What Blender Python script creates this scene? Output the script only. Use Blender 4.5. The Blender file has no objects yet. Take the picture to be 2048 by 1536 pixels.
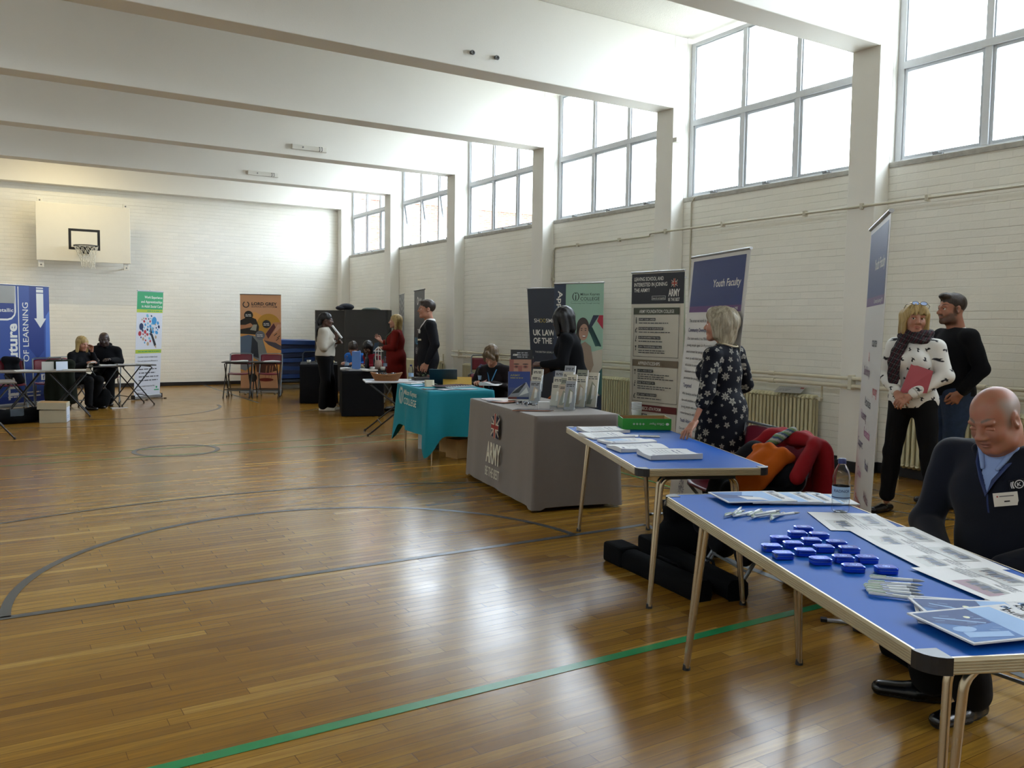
import bpy, bmesh, math, random
import numpy as np
from mathutils import Vector, Matrix
random.seed(7)
S = bpy.context.scene
COL = S.collection
PI = math.pi
R = math.radians

# ---------------------------------------------------------------- camera
YAW, PITCH, ROLL, FPX, CAMH = 0.5578, 0.0678, 0.0133, 1701.5, 1.45
_f = Vector((math.sin(YAW) * math.cos(PITCH), math.cos(YAW) * math.cos(PITCH), -math.sin(PITCH)))
_r = Vector((math.cos(YAW), -math.sin(YAW), 0))
_u = _r.cross(_f)
_rr = _r * math.cos(ROLL) + _u * math.sin(ROLL)
_uu = -_r * math.sin(ROLL) + _u * math.cos(ROLL)
cam = bpy.data.cameras.new('camera')
cam.sensor_fit = 'HORIZONTAL'
cam.sensor_width = 36.0
cam.lens = 36.0 * FPX / 2048.0
cam.clip_start = 0.05
cam.clip_end = 400
camo = bpy.data.objects.new('camera', cam)
COL.objects.link(camo)
camo.matrix_world = Matrix(((_rr.x, _uu.x, -_f.x, 0), (_rr.y, _uu.y, -_f.y, 0), (_rr.z, _uu.z, -_f.z, CAMH), (0, 0, 0, 1)))
S.camera = camo

# ---------------------------------------------------------------- sky, exposure
W = bpy.data.worlds.new('overcast_sky')
S.world = W
W.use_nodes = True
_bg = W.node_tree.nodes['Background']
_bg.inputs[0].default_value = (0.82, 0.905, 1.0, 1)
_bg.inputs[1].default_value = 11.0
S.view_settings.view_transform = 'Standard'
S.view_settings.look = 'None'
S.view_settings.gamma = 1
S.view_settings.use_curve_mapping = False
S.view_settings.exposure = 0.9
S.cycles.max_bounces = 10
S.cycles.diffuse_bounces = 6
S.cycles.glossy_bounces = 4
S.cycles.transmission_bounces = 6
S.cycles.transparent_max_bounces = 12
S.cycles.caustics_reflective = False
S.cycles.caustics_refractive = False
S.cycles.sample_clamp_indirect = 6.0
S.cycles.use_denoising = True

# ---------------------------------------------------------------- room constants
XW, XC, XL = 7.78, 7.565, -4.2          # right wall, column faces, left wall
YF, YB = 20.39, -6.6                    # far wall, wall behind the camera
Y0, SP, CT = 5.367, 2.953, 0.32         # first column, spacing, column depth along the wall
ZB, ZC = 4.253, 5.16                    # underside of the beams, ceiling
ZS, ZT = 3.13, 5.1                      # window sill and head
KS = range(-4, 6)


ZL = 4.7                                # sill of the unseen windows added along the left wall for light


def portal(y0, y1, left=False):
    zs = ZL if left else ZS
    L = bpy.data.lights.new('window_portal', 'AREA')
    L.shape = 'RECTANGLE'
    L.size = ZT - zs
    L.size_y = y1 - y0
    L.cycles.is_portal = True
    o = bpy.data.objects.new('window_portal', L)
    COL.objects.link(o)
    o.location = (XL - 0.22 if left else XW + 0.22, (y0 + y1) / 2, (zs + ZT) / 2)
    o.rotation_euler = (0, -PI / 2 if left else PI / 2, 0)      # -Z of the light points to -X
    o['kind'] = 'helper'


for k in KS:
    portal(Y0 + SP * (k - 1) + CT, Y0 + SP * k)
    portal(Y0 + SP * (k - 1) + CT, Y0 + SP * k, True)


# ---------------------------------------------------------------- materials
MATS = {}


def srgb(h):
    if isinstance(h, str):
        h = h.lstrip('#')
        c = [int(h[i:i + 2], 16) / 255 for i in (0, 2, 4)]
    else:
        c = h
    return tuple((x / 12.92 if x <= 0.04045 else ((x + 0.055) / 1.055) ** 2.4) for x in c) + (1,)


def mat(name, col, rough=0.6, metal=0.0, spec=0.5, noise=0.0, nscale=12.0, bump=0.0, bscale=60.0, emit=0.0, sheen=0.0, coat=0.0):
    """plain principled material; noise varies the colour, bump roughens it"""
    if name in MATS:
        return MATS[name]
    m = bpy.data.materials.new(name)
    m.use_nodes = True
    nt = m.node_tree
    b = nt.nodes['Principled BSDF']
    c = srgb(col)
    b.inputs['Base Color'].default_value = c
    b.inputs['Roughness'].default_value = rough
    b.inputs['Metallic'].default_value = metal
    b.inputs['Specular IOR Level'].default_value = spec
    if sheen:
        b.inputs['Sheen Weight'].default_value = sheen
    if coat:
        b.inputs['Coat Weight'].default_value = coat
        b.inputs['Coat Roughness'].default_value = 0.08
    if emit:
        b.inputs['Emission Color'].default_value = c
        b.inputs['Emission Strength'].default_value = emit
    if noise or bump:
        tc = nt.nodes.new('ShaderNodeTexCoord')
    if noise:
        n = nt.nodes.new('ShaderNodeTexNoise')
        n.inputs['Scale'].default_value = nscale
        n.inputs['Detail'].default_value = 4
        mx = nt.nodes.new('ShaderNodeMix')
        mx.data_type = 'RGBA'
        mx.inputs['A'].default_value = tuple(x * (1 - noise) for x in c[:3]) + (1,)
        mx.inputs['B'].default_value = tuple(min(1, x * (1 + noise)) for x in c[:3]) + (1,)
        nt.links.new(tc.outputs['Object'], n.inputs['Vector'])
        nt.links.new(n.outputs['Fac'], mx.inputs['Factor'])
        nt.links.new(mx.outputs['Result'], b.inputs['Base Color'])
    if bump:
        n2 = nt.nodes.new('ShaderNodeTexNoise')
        n2.inputs['Scale'].default_value = bscale
        n2.inputs['Detail'].default_value = 3
        bp = nt.nodes.new('ShaderNodeBump')
        bp.inputs['Strength'].default_value = bump
        bp.inputs['Distance'].default_value = 0.01
        nt.links.new(tc.outputs['Object'], n2.inputs['Vector'])
        nt.links.new(n2.outputs['Fac'], bp.inputs['Height'])
        nt.links.new(bp.outputs['Normal'], b.inputs['Normal'])
    MATS[name] = m
    return m


class NT:
    """tiny helper to wire node trees"""
    def __init__(s, name):
        s.m = bpy.data.materials.new(name)
        s.m.use_nodes = True
        s.t = s.m.node_tree
        s.b = s.t.nodes['Principled BSDF']
        MATS[name] = s.m

    def n(s, kind, **kw):
        x = s.t.nodes.new(kind)
        for k, v in kw.items():
            if k in x.inputs:
                x.inputs[k].default_value = v
            else:
                setattr(x, k, v)
        return x

    def l(s, a, b):
        s.t.links.new(a, b)

    def xyz(s):
        tc = s.n('ShaderNodeTexCoord')
        sp = s.n('ShaderNodeSeparateXYZ')
        s.l(tc.outputs['Object'], sp.inputs[0])
        return tc, sp

    def comb(s, a, b, c=None):
        cb = s.n('ShaderNodeCombineXYZ')
        s.l(a, cb.inputs[0])
        s.l(b, cb.inputs[1])
        if c is not None:
            s.l(c, cb.inputs[2])
        return cb.outputs[0]

    def mix(s, fac, a, b, mode='MIX'):
        mx = s.n('ShaderNodeMix', data_type='RGBA', blend_type=mode)
        for v, nm in ((fac, 'Factor'), (a, 'A'), (b, 'B')):
            if isinstance(v, (int, float, tuple)):
                mx.inputs[nm].default_value = v
            else:
                s.l(v, mx.inputs[nm])
        return mx.outputs['Result']

    def math(s, op, a, b=None, c=None):
        x = s.n('ShaderNodeMath', operation=op)
        for i, v in enumerate((a, b, c)):
            if v is None:
                continue
            if isinstance(v, (int, float)):
                x.inputs[i].default_value = v
            else:
                s.l(v, x.inputs[i])
        return x.outputs[0]

    def ramp(s, fac, stops):
        r = s.n('ShaderNodeValToRGB')
        e = r.color_ramp.elements
        while len(e) < len(stops):
            e.new(0.5)
        for i, (p, c) in enumerate(stops):
            e[i].position = p
            e[i].color = c if len(c) == 4 else tuple(c) + (1,)
        s.l(fac, r.inputs[0])
        return r.outputs[0]


def brick_paint(name, axis):
    n = NT(name)
    tc, sp = n.xyz()
    a = sp.outputs[axis]
    v = n.comb(a, sp.outputs[2])
    wob = n.n('ShaderNodeTexNoise', Scale=3.0, Detail=3.0)
    n.l(tc.outputs['Object'], wob.inputs['Vector'])
    vm = n.n('ShaderNodeVectorMath', operation='SCALE')
    n.l(wob.outputs['Color'], vm.inputs[0])
    vm.inputs['Scale'].default_value = 0.012
    va = n.n('ShaderNodeVectorMath', operation='ADD')
    n.l(v, va.inputs[0])
    n.l(vm.outputs[0], va.inputs[1])
    br = n.n('ShaderNodeTexBrick')
    br.inputs['Scale'].default_value = 1.0
    br.inputs['Brick Width'].default_value = 0.225
    br.inputs['Row Height'].default_value = 0.075
    br.inputs['Mortar Size'].default_value = 0.006
    br.inputs['Mortar Smooth'].default_value = 0.6
    br.inputs['Color1'].default_value = (0, 0, 0, 1)
    br.inputs['Color2'].default_value = (1, 1, 1, 1)
    n.l(va.outputs[0], br.inputs['Vector'])
    # how deep each joint is differs along the wall: most perpends are filled with paint
    big = n.n('ShaderNodeTexNoise', Scale=1.6, Detail=4.0)
    n.l(n.comb(n.math('MULTIPLY', a, 0.5), n.math('MULTIPLY', sp.outputs[2], 5.0)), big.inputs['Vector'])
    sv = n.n('ShaderNodeSeparateXYZ')
    n.l(va.outputs[0], sv.inputs[0])
    fr = n.math('ABSOLUTE', n.math('SUBTRACT', n.math('FRACT', n.math('DIVIDE', sv.outputs[1], 0.075)), 0.5))
    bed = n.math('MINIMUM', n.math('MAXIMUM', n.math('MULTIPLY_ADD', fr, 14.0, -5.9), 0.0), 1.0)     # bed joints show, perpends barely
    joint = n.math('MAXIMUM', bed, n.math('MULTIPLY', br.outputs['Fac'], 0.16))
    depth = n.math('MULTIPLY', joint, n.ramp(big.outputs['Fac'], [(0.36, (0.10,) * 3), (0.70, (1,) * 3)]))
    fine = n.n('ShaderNodeTexNoise', Scale=55.0, Detail=3.0)
    n.l(tc.outputs['Object'], fine.inputs['Vector'])
    base = n.mix(br.outputs['Color'], srgb('#e4e3dc'), srgb('#eae8e0'))
    stain = n.n('ShaderNodeTexNoise', Scale=0.9, Detail=5.0)
    n.l(tc.outputs['Object'], stain.inputs['Vector'])
    base = n.mix(n.ramp(stain.outputs['Fac'], [(0.3, (0, 0, 0)), (0.75, (0.6,) * 3)]), base, srgb('#dedaca'))
    base = n.mix(n.math('MULTIPLY', depth, 0.42), base, srgb('#938a76'))
    # chips and holes
    vo = n.n('ShaderNodeTexVoronoi', Scale=0.9)
    n.l(tc.outputs['Object'], vo.inputs['Vector'])
    hole = n.math('LESS_THAN', vo.outputs['Distance'], 0.012)
    base = n.mix(hole, base, srgb('#55503f'))
    n.l(base, n.b.inputs['Base Color'])
    n.b.inputs['Roughness'].default_value = 0.5
    h = n.math('SUBTRACT', n.math('MULTIPLY', fine.outputs['Fac'], 0.25), depth)
    bp = n.n('ShaderNodeBump', Strength=0.55, Distance=0.008)
    n.l(h, bp.inputs['Height'])
    n.l(bp.outputs['Normal'], n.b.inputs['Normal'])
    return n.m


BRICK_YZ = brick_paint('painted_brick_side', 1)
BRICK_XZ = brick_paint('painted_brick_end', 0)
PLASTER = mat('white_plaster', '#e2e0d9', 0.6, bump=0.08, bscale=90, noise=0.02, nscale=2)
CEILM = mat('ceiling_board', '#dcdad2', 0.9, bump=0.35, bscale=70, noise=0.05, nscale=25)


def floor_mat():
    n = NT('varnished_wood_strip')
    tc, sp = n.xyz()
    v = n.comb(sp.outputs[0], sp.outputs[1])

    def bricks(scale_w, row, shift, c1, c2):
        br = n.n('ShaderNodeTexBrick')
        br.offset = 0.37
        br.offset_frequency = 3
        br.squash = 0.7
        br.squash_frequency = 2
        br.inputs['Scale'].default_value = 1.0
        br.inputs['Brick Width'].default_value = scale_w
        br.inputs['Row Height'].default_value = row
        br.inputs['Mortar Size'].default_value = 0.0016
        br.inputs['Mortar Smooth'].default_value = 0.3
        br.inputs['Color1'].default_value = c1
        br.inputs['Color2'].default_value = c2
        n.l(v, br.inputs['Vector'])
        return br
    br = bricks(0.86, 0.062, 0, (0, 0, 0, 1), (1, 1, 1, 1))
    wood = n.ramp(br.outputs['Color'], [(0.0, srgb('#785219')), (0.2, srgb('#8c631f')), (0.65, srgb('#976d22')), (0.93, srgb('#a47c2e')), (1.0, srgb('#bb9449'))])
    gr = n.n('ShaderNodeTexNoise', Scale=1.0, Detail=6.0, Roughness=0.6)
    n.l(n.comb(n.math('MULTIPLY', sp.outputs[0], 3.0), n.math('MULTIPLY', sp.outputs[1], 70.0), br.outputs['Color']), gr.inputs['Vector'])
    wood = n.mix(n.ramp(gr.outputs['Fac'], [(0.35, (0.55,) * 3), (0.7, (0,) * 3)]), wood, srgb('#62441d'))
    bl = n.n('ShaderNodeTexNoise', Scale=0.7, Detail=4.0)
    n.l(tc.outputs['Object'], bl.inputs['Vector'])
    wood = n.mix(n.ramp(bl.outputs['Fac'], [(0.35, (0,) * 3), (0.8, (0.35,) * 3)]), wood, srgb('#7a6138'))
    vo = n.n('ShaderNodeTexVoronoi', Scale=1.3)
    n.l(tc.outputs['Object'], vo.inputs['Vector'])
    wood = n.mix(n.math('LESS_THAN', vo.outputs['Distance'], 0.012), wood, srgb('#3a2712'))
    crack = n.n('ShaderNodeTexNoise', Scale=1.3, Detail=3.0)
    n.l(tc.outputs['Object'], crack.inputs['Vector'])
    gap = n.math('MULTIPLY', br.outputs['Fac'], n.ramp(crack.outputs['Fac'], [(0.35, (0.35,) * 3), (0.62, (1,) * 3)]))
    wood = n.mix(n.math('MULTIPLY', gap, 0.9), wood, srgb('#4a3215'))
    n.l(wood, n.b.inputs['Base Color'])
    wear = n.n('ShaderNodeTexNoise', Scale=4.0, Detail=5.0)
    n.l(tc.outputs['Object'], wear.inputs['Vector'])
    n.l(n.math('MULTIPLY_ADD', wear.outputs['Fac'], 0.12, 0.15), n.b.inputs['Roughness'])
    n.b.inputs['Specular IOR Level'].default_value = 0.2
    pl = n.math('MULTIPLY_ADD', br.outputs['Color'], 0.6, n.math('MULTIPLY', gap, -1.2))
    wav = n.n('ShaderNodeTexNoise', Scale=9.0, Detail=2.0)
    n.l(tc.outputs['Object'], wav.inputs['Vector'])
    pl = n.math('ADD', pl, n.math('MULTIPLY', wav.outputs['Fac'], 1.6))
    bp = n.n('ShaderNodeBump', Strength=0.12, Distance=0.002)
    n.l(pl, bp.inputs['Height'])
    n.l(bp.outputs['Normal'], n.b.inputs['Normal'])
    return n.m


FLOORM = floor_mat()


def glass_mat():
    m = bpy.data.materials.new('window_glass')
    m.use_nodes = True
    nt = m.node_tree
    nt.nodes.remove(nt.nodes['Principled BSDF'])
    out = nt.nodes['Material Output']
    tr = nt.nodes.new('ShaderNodeBsdfTransparent')
    tr.inputs[0].default_value = (0.94, 0.96, 0.97, 1)
    gl = nt.nodes.new('ShaderNodeBsdfGlossy')
    gl.inputs['Roughness'].default_value = 0.02
    fr = nt.nodes.new('ShaderNodeLayerWeight')     # the facing term is the same on both sides of the pane
    pw = nt.nodes.new('ShaderNodeMath')
    pw.operation = 'POWER'
    pw.inputs[1].default_value = 5.0
    ma = nt.nodes.new('ShaderNodeMath')
    ma.operation = 'MULTIPLY_ADD'
    ma.inputs[1].default_value = 0.6
    ma.inputs[2].default_value = 0.03
    mx = nt.nodes.new('ShaderNodeMixShader')
    nt.links.new(fr.outputs['Facing'], pw.inputs[0])
    nt.links.new(pw.outputs[0], ma.inputs[0])
    nt.links.new(ma.outputs[0], mx.inputs[0])
    nt.links.new(tr.outputs[0], mx.inputs[1])
    nt.links.new(gl.outputs[0], mx.inputs[2])
    nt.links.new(mx.outputs[0], out.inputs[0])
    return m


GLASS = glass_mat()


# ---------------------------------------------------------------- mesh builder
def frame_from(n):
    n = Vector(n).normalized()
    a = Vector((0, 0, 1)) if abs(n.z) < 0.95 else Vector((1, 0, 0))
    u = n.cross(a).normalized()
    return u, n.cross(u).normalized()


class MB:
    def __init__(s):
        s.v, s.f, s.m, s.sm, s.mats = [], [], [], [], []
        s.T = None

    def mi(s, m):
        if m not in s.mats:
            s.mats.append(m)
        return s.mats.index(m)

    def add(s, vs, fs, m, smooth=False, flip=False):
        b = len(s.v)
        if s.T is not None:
            vs = [s.T @ Vector(p) for p in vs]
        s.v.extend(tuple(p) for p in vs)
        i = s.mi(m)
        for f in fs:
            s.f.append(tuple(b + j for j in (reversed(f) if flip else f)))
            s.m.append(i)
            s.sm.append(smooth)

    def box(s, c, d, m, rot=None):
        x, y, z = (q / 2 for q in d)
        vs = [Vector((sx * x, sy * y, sz * z)) for sz in (-1, 1) for sy in (-1, 1) for sx in (-1, 1)]
        if rot is not None:
            vs = [rot @ p for p in vs]
        vs = [p + Vector(c) for p in vs]
        s.add(vs, [(0, 2, 3, 1), (4, 5, 7, 6), (0, 1, 5, 4), (2, 6, 7, 3), (0, 4, 6, 2), (1, 3, 7, 5)], m)

    def bx(s, x0, x1, y0, y1, z0, z1, m):
        s.box(((x0 + x1) / 2, (y0 + y1) / 2, (z0 + z1) / 2), (x1 - x0, y1 - y0, z1 - z0), m)

    def tube(s, pts, r, m, n=10, closed=False, caps=True, flat=1.0):
        pts = [Vector(p) for p in pts]
        N = len(pts)
        rs = r if isinstance(r, (list, tuple)) else [r] * N
        u = None
        vs = []
        for i, p in enumerate(pts):
            if closed:
                t = pts[(i + 1) % N] - pts[i - 1]
            else:
                t = pts[min(i + 1, N - 1)] - pts[max(i - 1, 0)]
            t.normalize()
            if u is None:
                u, w = frame_from(t)
            else:
                u = (u - t * u.dot(t)).normalized()
                w = t.cross(u)
            for j in range(n):
                a = 2 * PI * j / n
                vs.append(p + u * math.cos(a) * rs[i] + w * math.sin(a) * rs[i] * flat)
        fs = []
        for i in range(N if closed else N - 1):
            i2 = (i + 1) % N
            for j in range(n):
                j2 = (j + 1) % n
                fs.append((i * n + j, i * n + j2, i2 * n + j2, i2 * n + j))
        s.add(vs, fs, m, True)
        if caps and not closed:
            s.add(vs[:n], [tuple(range(n))], m, False, True)
            s.add(vs[-n:], [tuple(range(n))], m)

    def lathe(s, prof, m, c=(0, 0, 0), n=20, smooth=True, sx=1.0, sy=1.0):
        vs, fs = [], []
        for r, z in prof:
            for j in range(n):
                a = 2 * PI * j / n
                vs.append((c[0] + r * math.cos(a) * sx, c[1] + r * math.sin(a) * sy, c[2] + z))
        for i in range(len(prof) - 1):
            for j in range(n):
                j2 = (j + 1) % n
                fs.append((i * n + j, i * n + j2, (i + 1) * n + j2, (i + 1) * n + j))
        s.add(vs, fs, m, smooth)

    def ell(s, c, r, m, nu=16, nv=10, rot=None):
        vs, fs = [], []
        for i in range(nv + 1):
            t = PI * i / nv
            for j in range(nu):
                a = 2 * PI * j / nu
                p = Vector((r[0] * math.sin(t) * math.cos(a), r[1] * math.sin(t) * math.sin(a), r[2] * math.cos(t)))
                if rot is not None:
                    p = rot @ p
                vs.append(p + Vector(c))
        for i in range(nv):
            for j in range(nu):
                j2 = (j + 1) % nu
                fs.append((i * nu + j, (i + 1) * nu + j, (i + 1) * nu + j2, i * nu + j2))
        s.add(vs, fs, m, True)

    def prism(s, pts, z0, z1, m, smooth=False):
        n = len(pts)
        vs = [(x, y, z0) for x, y in pts] + [(x, y, z1) for x, y in pts]
        s.add(vs, [tuple(range(n - 1, -1, -1)), tuple(range(n, 2 * n))], m)
        s.add(vs, [(i, (i + 1) % n, n + (i + 1) % n, n + i) for i in range(n)], m, smooth)

    def surf(s, fn, nu, nv, m, closed_u=False, smooth=True):
        vs = [fn(i / (nu if closed_u else nu - 1), j / (nv - 1)) for j in range(nv) for i in range(nu)]
        fs = []
        for j in range(nv - 1):
            for i in range(nu if closed_u else nu - 1):
                i2 = (i + 1) % nu
                fs.append((j * nu + i, j * nu + i2, (j + 1) * nu + i2, (j + 1) * nu + i))
        s.add(vs, fs, m, smooth)

    def build(s, name, parent=None, loc=None, rz=0.0, bevel=0.0, seg=2, solid=0.0, sub=0, weld=False):
        me = bpy.data.meshes.new(name)
        me.from_pydata(s.v, [], s.f)
        for m in s.mats:
            me.materials.append(m)
        me.polygons.foreach_set('material_index', s.m)
        me.polygons.foreach_set('use_smooth', s.sm)
        if weld:
            b = bmesh.new()
            b.from_mesh(me)
            bmesh.ops.remove_doubles(b, verts=b.verts, dist=1e-5)
            b.to_mesh(me)
            b.free()
        me.update()
        o = bpy.data.objects.new(name, me)
        COL.objects.link(o)
        if parent is not None:
            o.parent = parent
        if loc is not None:
            o.location = loc
        o.rotation_euler.z = rz
        if solid:
            q = o.modifiers.new('solid', 'SOLIDIFY')
            q.thickness = solid
            q.offset = 0
        if bevel:
            q = o.modifiers.new('bevel', 'BEVEL')
            q.width = bevel
            q.segments = seg
            q.limit_method = 'ANGLE'
            q.angle_limit = R(40)
        if sub:
            q = o.modifiers.new('sub', 'SUBSURF')
            q.levels = q.render_levels = sub
        return o


def tag(o, label, cat, group=None, kind=None):
    o['label'] = label
    o['category'] = cat
    if group:
        o['group'] = group
    if kind:
        o['kind'] = kind
    return o


def thing(name, label, cat, loc=(0, 0, 0), rz=0.0, group=None):
    o = bpy.data.objects.new(name, None)
    o.empty_display_size = 0.1
    COL.objects.link(o)
    o.location = loc
    o.rotation_euler.z = rz
    return tag(o, label, cat, group)


def struct(o):
    o['kind'] = 'structure'
    return o


def copy_tree(o, parent=None):
    c = o.copy()
    COL.objects.link(c)
    if parent is not None:
        c.parent = parent
    for ch in list(o.children):
        copy_tree(ch, c)
    return c


# text turned into flat mesh faces, cached per string
_TX = {}


def text_geo(st, bold=0.0):
    key = (st, bold)
    if key in _TX:
        return _TX[key]
    cu = bpy.data.curves.new('lettering', 'FONT')
    cu.body = st
    cu.size = 1.0
    cu.resolution_u = 3
    cu.offset = bold
    o = bpy.data.objects.new('lettering', cu)
    COL.objects.link(o)
    dg = bpy.context.evaluated_depsgraph_get()
    me = o.evaluated_get(dg).to_mesh()
    vs = [(v.co.x, v.co.y) for v in me.vertices]
    fs = [tuple(p.vertices) for p in me.polygons]
    o.evaluated_get(dg).to_mesh_clear()
    bpy.data.objects.remove(o)
    bpy.data.curves.remove(cu)
    xs = [p[0] for p in vs] or [0]
    w0, w1 = min(xs), max(xs)
    vs = [(x - w0, y) for x, y in vs]
    _TX[key] = (vs, fs, w1 - w0)
    return _TX[key]


class Panel:
    """2-D drawing on a flat sheet: origin o, unit axes ux / uy, normal n; every layer sits a hair in front of the last"""
    def __init__(s, mb, o, ux, uy, step=0.0006):
        s.mb, s.o, s.ux, s.uy = mb, Vector(o), Vector(ux), Vector(uy)
        s.n = s.ux.cross(s.uy).normalized()
        s.z = 0.0
        s.step = step
        s.bend = None

    def P(s, x, y):
        q = s.o + s.ux * x + s.uy * y + s.n * s.z
        return q + s.bend(x, y) if s.bend else q

    def up(s, k=1):
        s.z += s.step * k
        return s

    def poly(s, pts, m):
        s.mb.add([s.P(*p) for p in pts], [tuple(range(len(pts)))], m)

    def rect(s, x0, y0, x1, y1, m):
        s.poly([(x0, y0), (x1, y0), (x1, y1), (x0, y1)], m)

    def circ(s, x, y, r, m, n=28, ry=None, rot=0.0):
        ry = ry or r
        c, d = math.cos(rot), math.sin(rot)
        s.poly([(x + r * math.cos(2 * PI * i / n) * c - ry * math.sin(2 * PI * i / n) * d,
                 y + r * math.cos(2 * PI * i / n) * d + ry * math.sin(2 * PI * i / n) * c) for i in range(n)], m)

    def ring(s, x, y, r0, r1, m, a0=0.0, a1=2 * PI, n=32):
        for i in range(n):
            p, q = a0 + (a1 - a0) * i / n, a0 + (a1 - a0) * (i + 1) / n
            s.poly([(x + r0 * math.cos(p), y + r0 * math.sin(p)), (x + r1 * math.cos(p), y + r1 * math.sin(p)),
                    (x + r1 * math.cos(q), y + r1 * math.sin(q)), (x + r0 * math.cos(q), y + r0 * math.sin(q))], m)

    def text(s, st, x, y, h, m, w=None, align='l', bold=0.0, xs=1.0, rot=0.0, skew=0.0):
        """h = capital height; w squeezes the line to that width"""
        vs, fs, tw = text_geo(st, bold)
        k = h / 0.73
        kx = k * xs if w is None else w / max(tw, 1e-6)
        off = {'l': 0, 'c': -tw * kx / 2, 'r': -tw * kx}[align]
        c, d = math.cos(rot), math.sin(rot)
        out = []
        for a, b in vs:
            px, py = a * kx + off + skew * b * k, b * k
            out.append(s.P(x + px * c - py * d, y + px * d + py * c))
        s.mb.add(out, fs, m)

    def lines(s, x0, x1, ys, h, m, rag=0.25, seed=1):
        """rows of unreadably small print"""
        rnd = random.Random(seed)
        for y in ys:
            x = x0
            end = x0 + (x1 - x0) * (1 - rag * rnd.random())
            while x < end:
                w = h * rnd.uniform(1.2, 4.2)
                s.rect(x, y, min(x + w, end), y + h * 0.62, m)
                x += w + h * 0.55
# ================================================================ the hall
mb = MB()
mb.bx(XL - 0.3, XW + 0.3, YB - 0.3, YF + 0.3, -0.2, 0.0, FLOORM)
struct(mb.build('floor'))
mb = MB()
mb.bx(XL - 0.3, XW + 0.45, YB - 0.3, YF + 0.3, ZC, ZC + 0.25, CEILM)
struct(mb.build('ceiling'))
mb = MB()
mb.bx(XL - 0.3, XW + 0.3, YF, YF + 0.3, 0, ZC, BRICK_XZ)
struct(mb.build('wall_far'))
mb = MB()
mb.bx(XL - 0.3, XW + 0.3, YB - 0.3, YB, 0, ZC, BRICK_XZ)
struct(mb.build('wall_back'))
mb = MB()
mb.bx(XL - 0.3, XL, YB, YF, 0, ZL, BRICK_YZ)
for k in KS:
    mb.bx(XL - 0.3, XL, Y0 + SP * k, Y0 + SP * k + CT, ZL, ZC, PLASTER)
mb.bx(XL - 0.3, XL, YB, Y0 - SP * 5 + CT, ZL, ZC, PLASTER)
struct(mb.build('wall_left'))
mb = MB()
mb.bx(XW, XW + 0.3, YB, YF, 0, ZS - 0.05, BRICK_YZ)
for k in KS:
    mb.bx(XW, XW + 0.3, Y0 + SP * k, Y0 + SP * k + CT, ZS - 0.05, ZC, PLASTER)
mb.bx(XW, XW + 0.3, YB, Y0 - SP * 5 + CT, ZS - 0.05, ZC, PLASTER)
struct(mb.build('wall_right'))

for i, k in enumerate(KS):
    y = Y0 + SP * k
    mb = MB()
    mb.bx(XC, XW, y, y + CT, 0, ZC, PLASTER)
    struct(mb.build('trim_%d' % (i + 1), bevel=0.008))
    mb = MB()
    mb.bx(XL, XC + 0.0005, y, y + CT, ZB, ZC, PLASTER)
    struct(mb.build('trim_%d' % (i + 21), bevel=0.008))

BLACKP = mat('black_skirting_paint', '#17171a', 0.45)
mb = MB()
mb.bx(XL, XW, YF - 0.025, YF, 0, 0.085, BLACKP)
struct(mb.build('baseboard_far', bevel=0.004))
mb = MB()
for k in KS:
    y = Y0 + SP * k
    mb.bx(XW - 0.02, XW, y - SP + CT, y, 0, 0.11, BLACKP)
    mb.bx(XC - 0.02, XC, y - 0.02, y + CT + 0.02, 0, 0.11, BLACKP)
    mb.bx(XC, XW, y - 0.02, y, 0, 0.11, BLACKP)
struct(mb.build('baseboard_right', bevel=0.004))

# ---- windows: three lights wide, two high, in every bay of the right wall
WFR = mat('white_window_frame', '#c9ccd0', 0.4, noise=0.05, nscale=18)
WEDGE = mat('aluminium_sash', '#b9bec4', 0.35, metal=0.3)
SILLM = mat('flaking_sill', '#a9a79f', 0.8, noise=0.3, nscale=14, bump=0.3, bscale=40)
FX = XW + 0.10
CATCH = mat('dull_metal_catch', '#8a8c8f', 0.4, metal=0.8)


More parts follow.
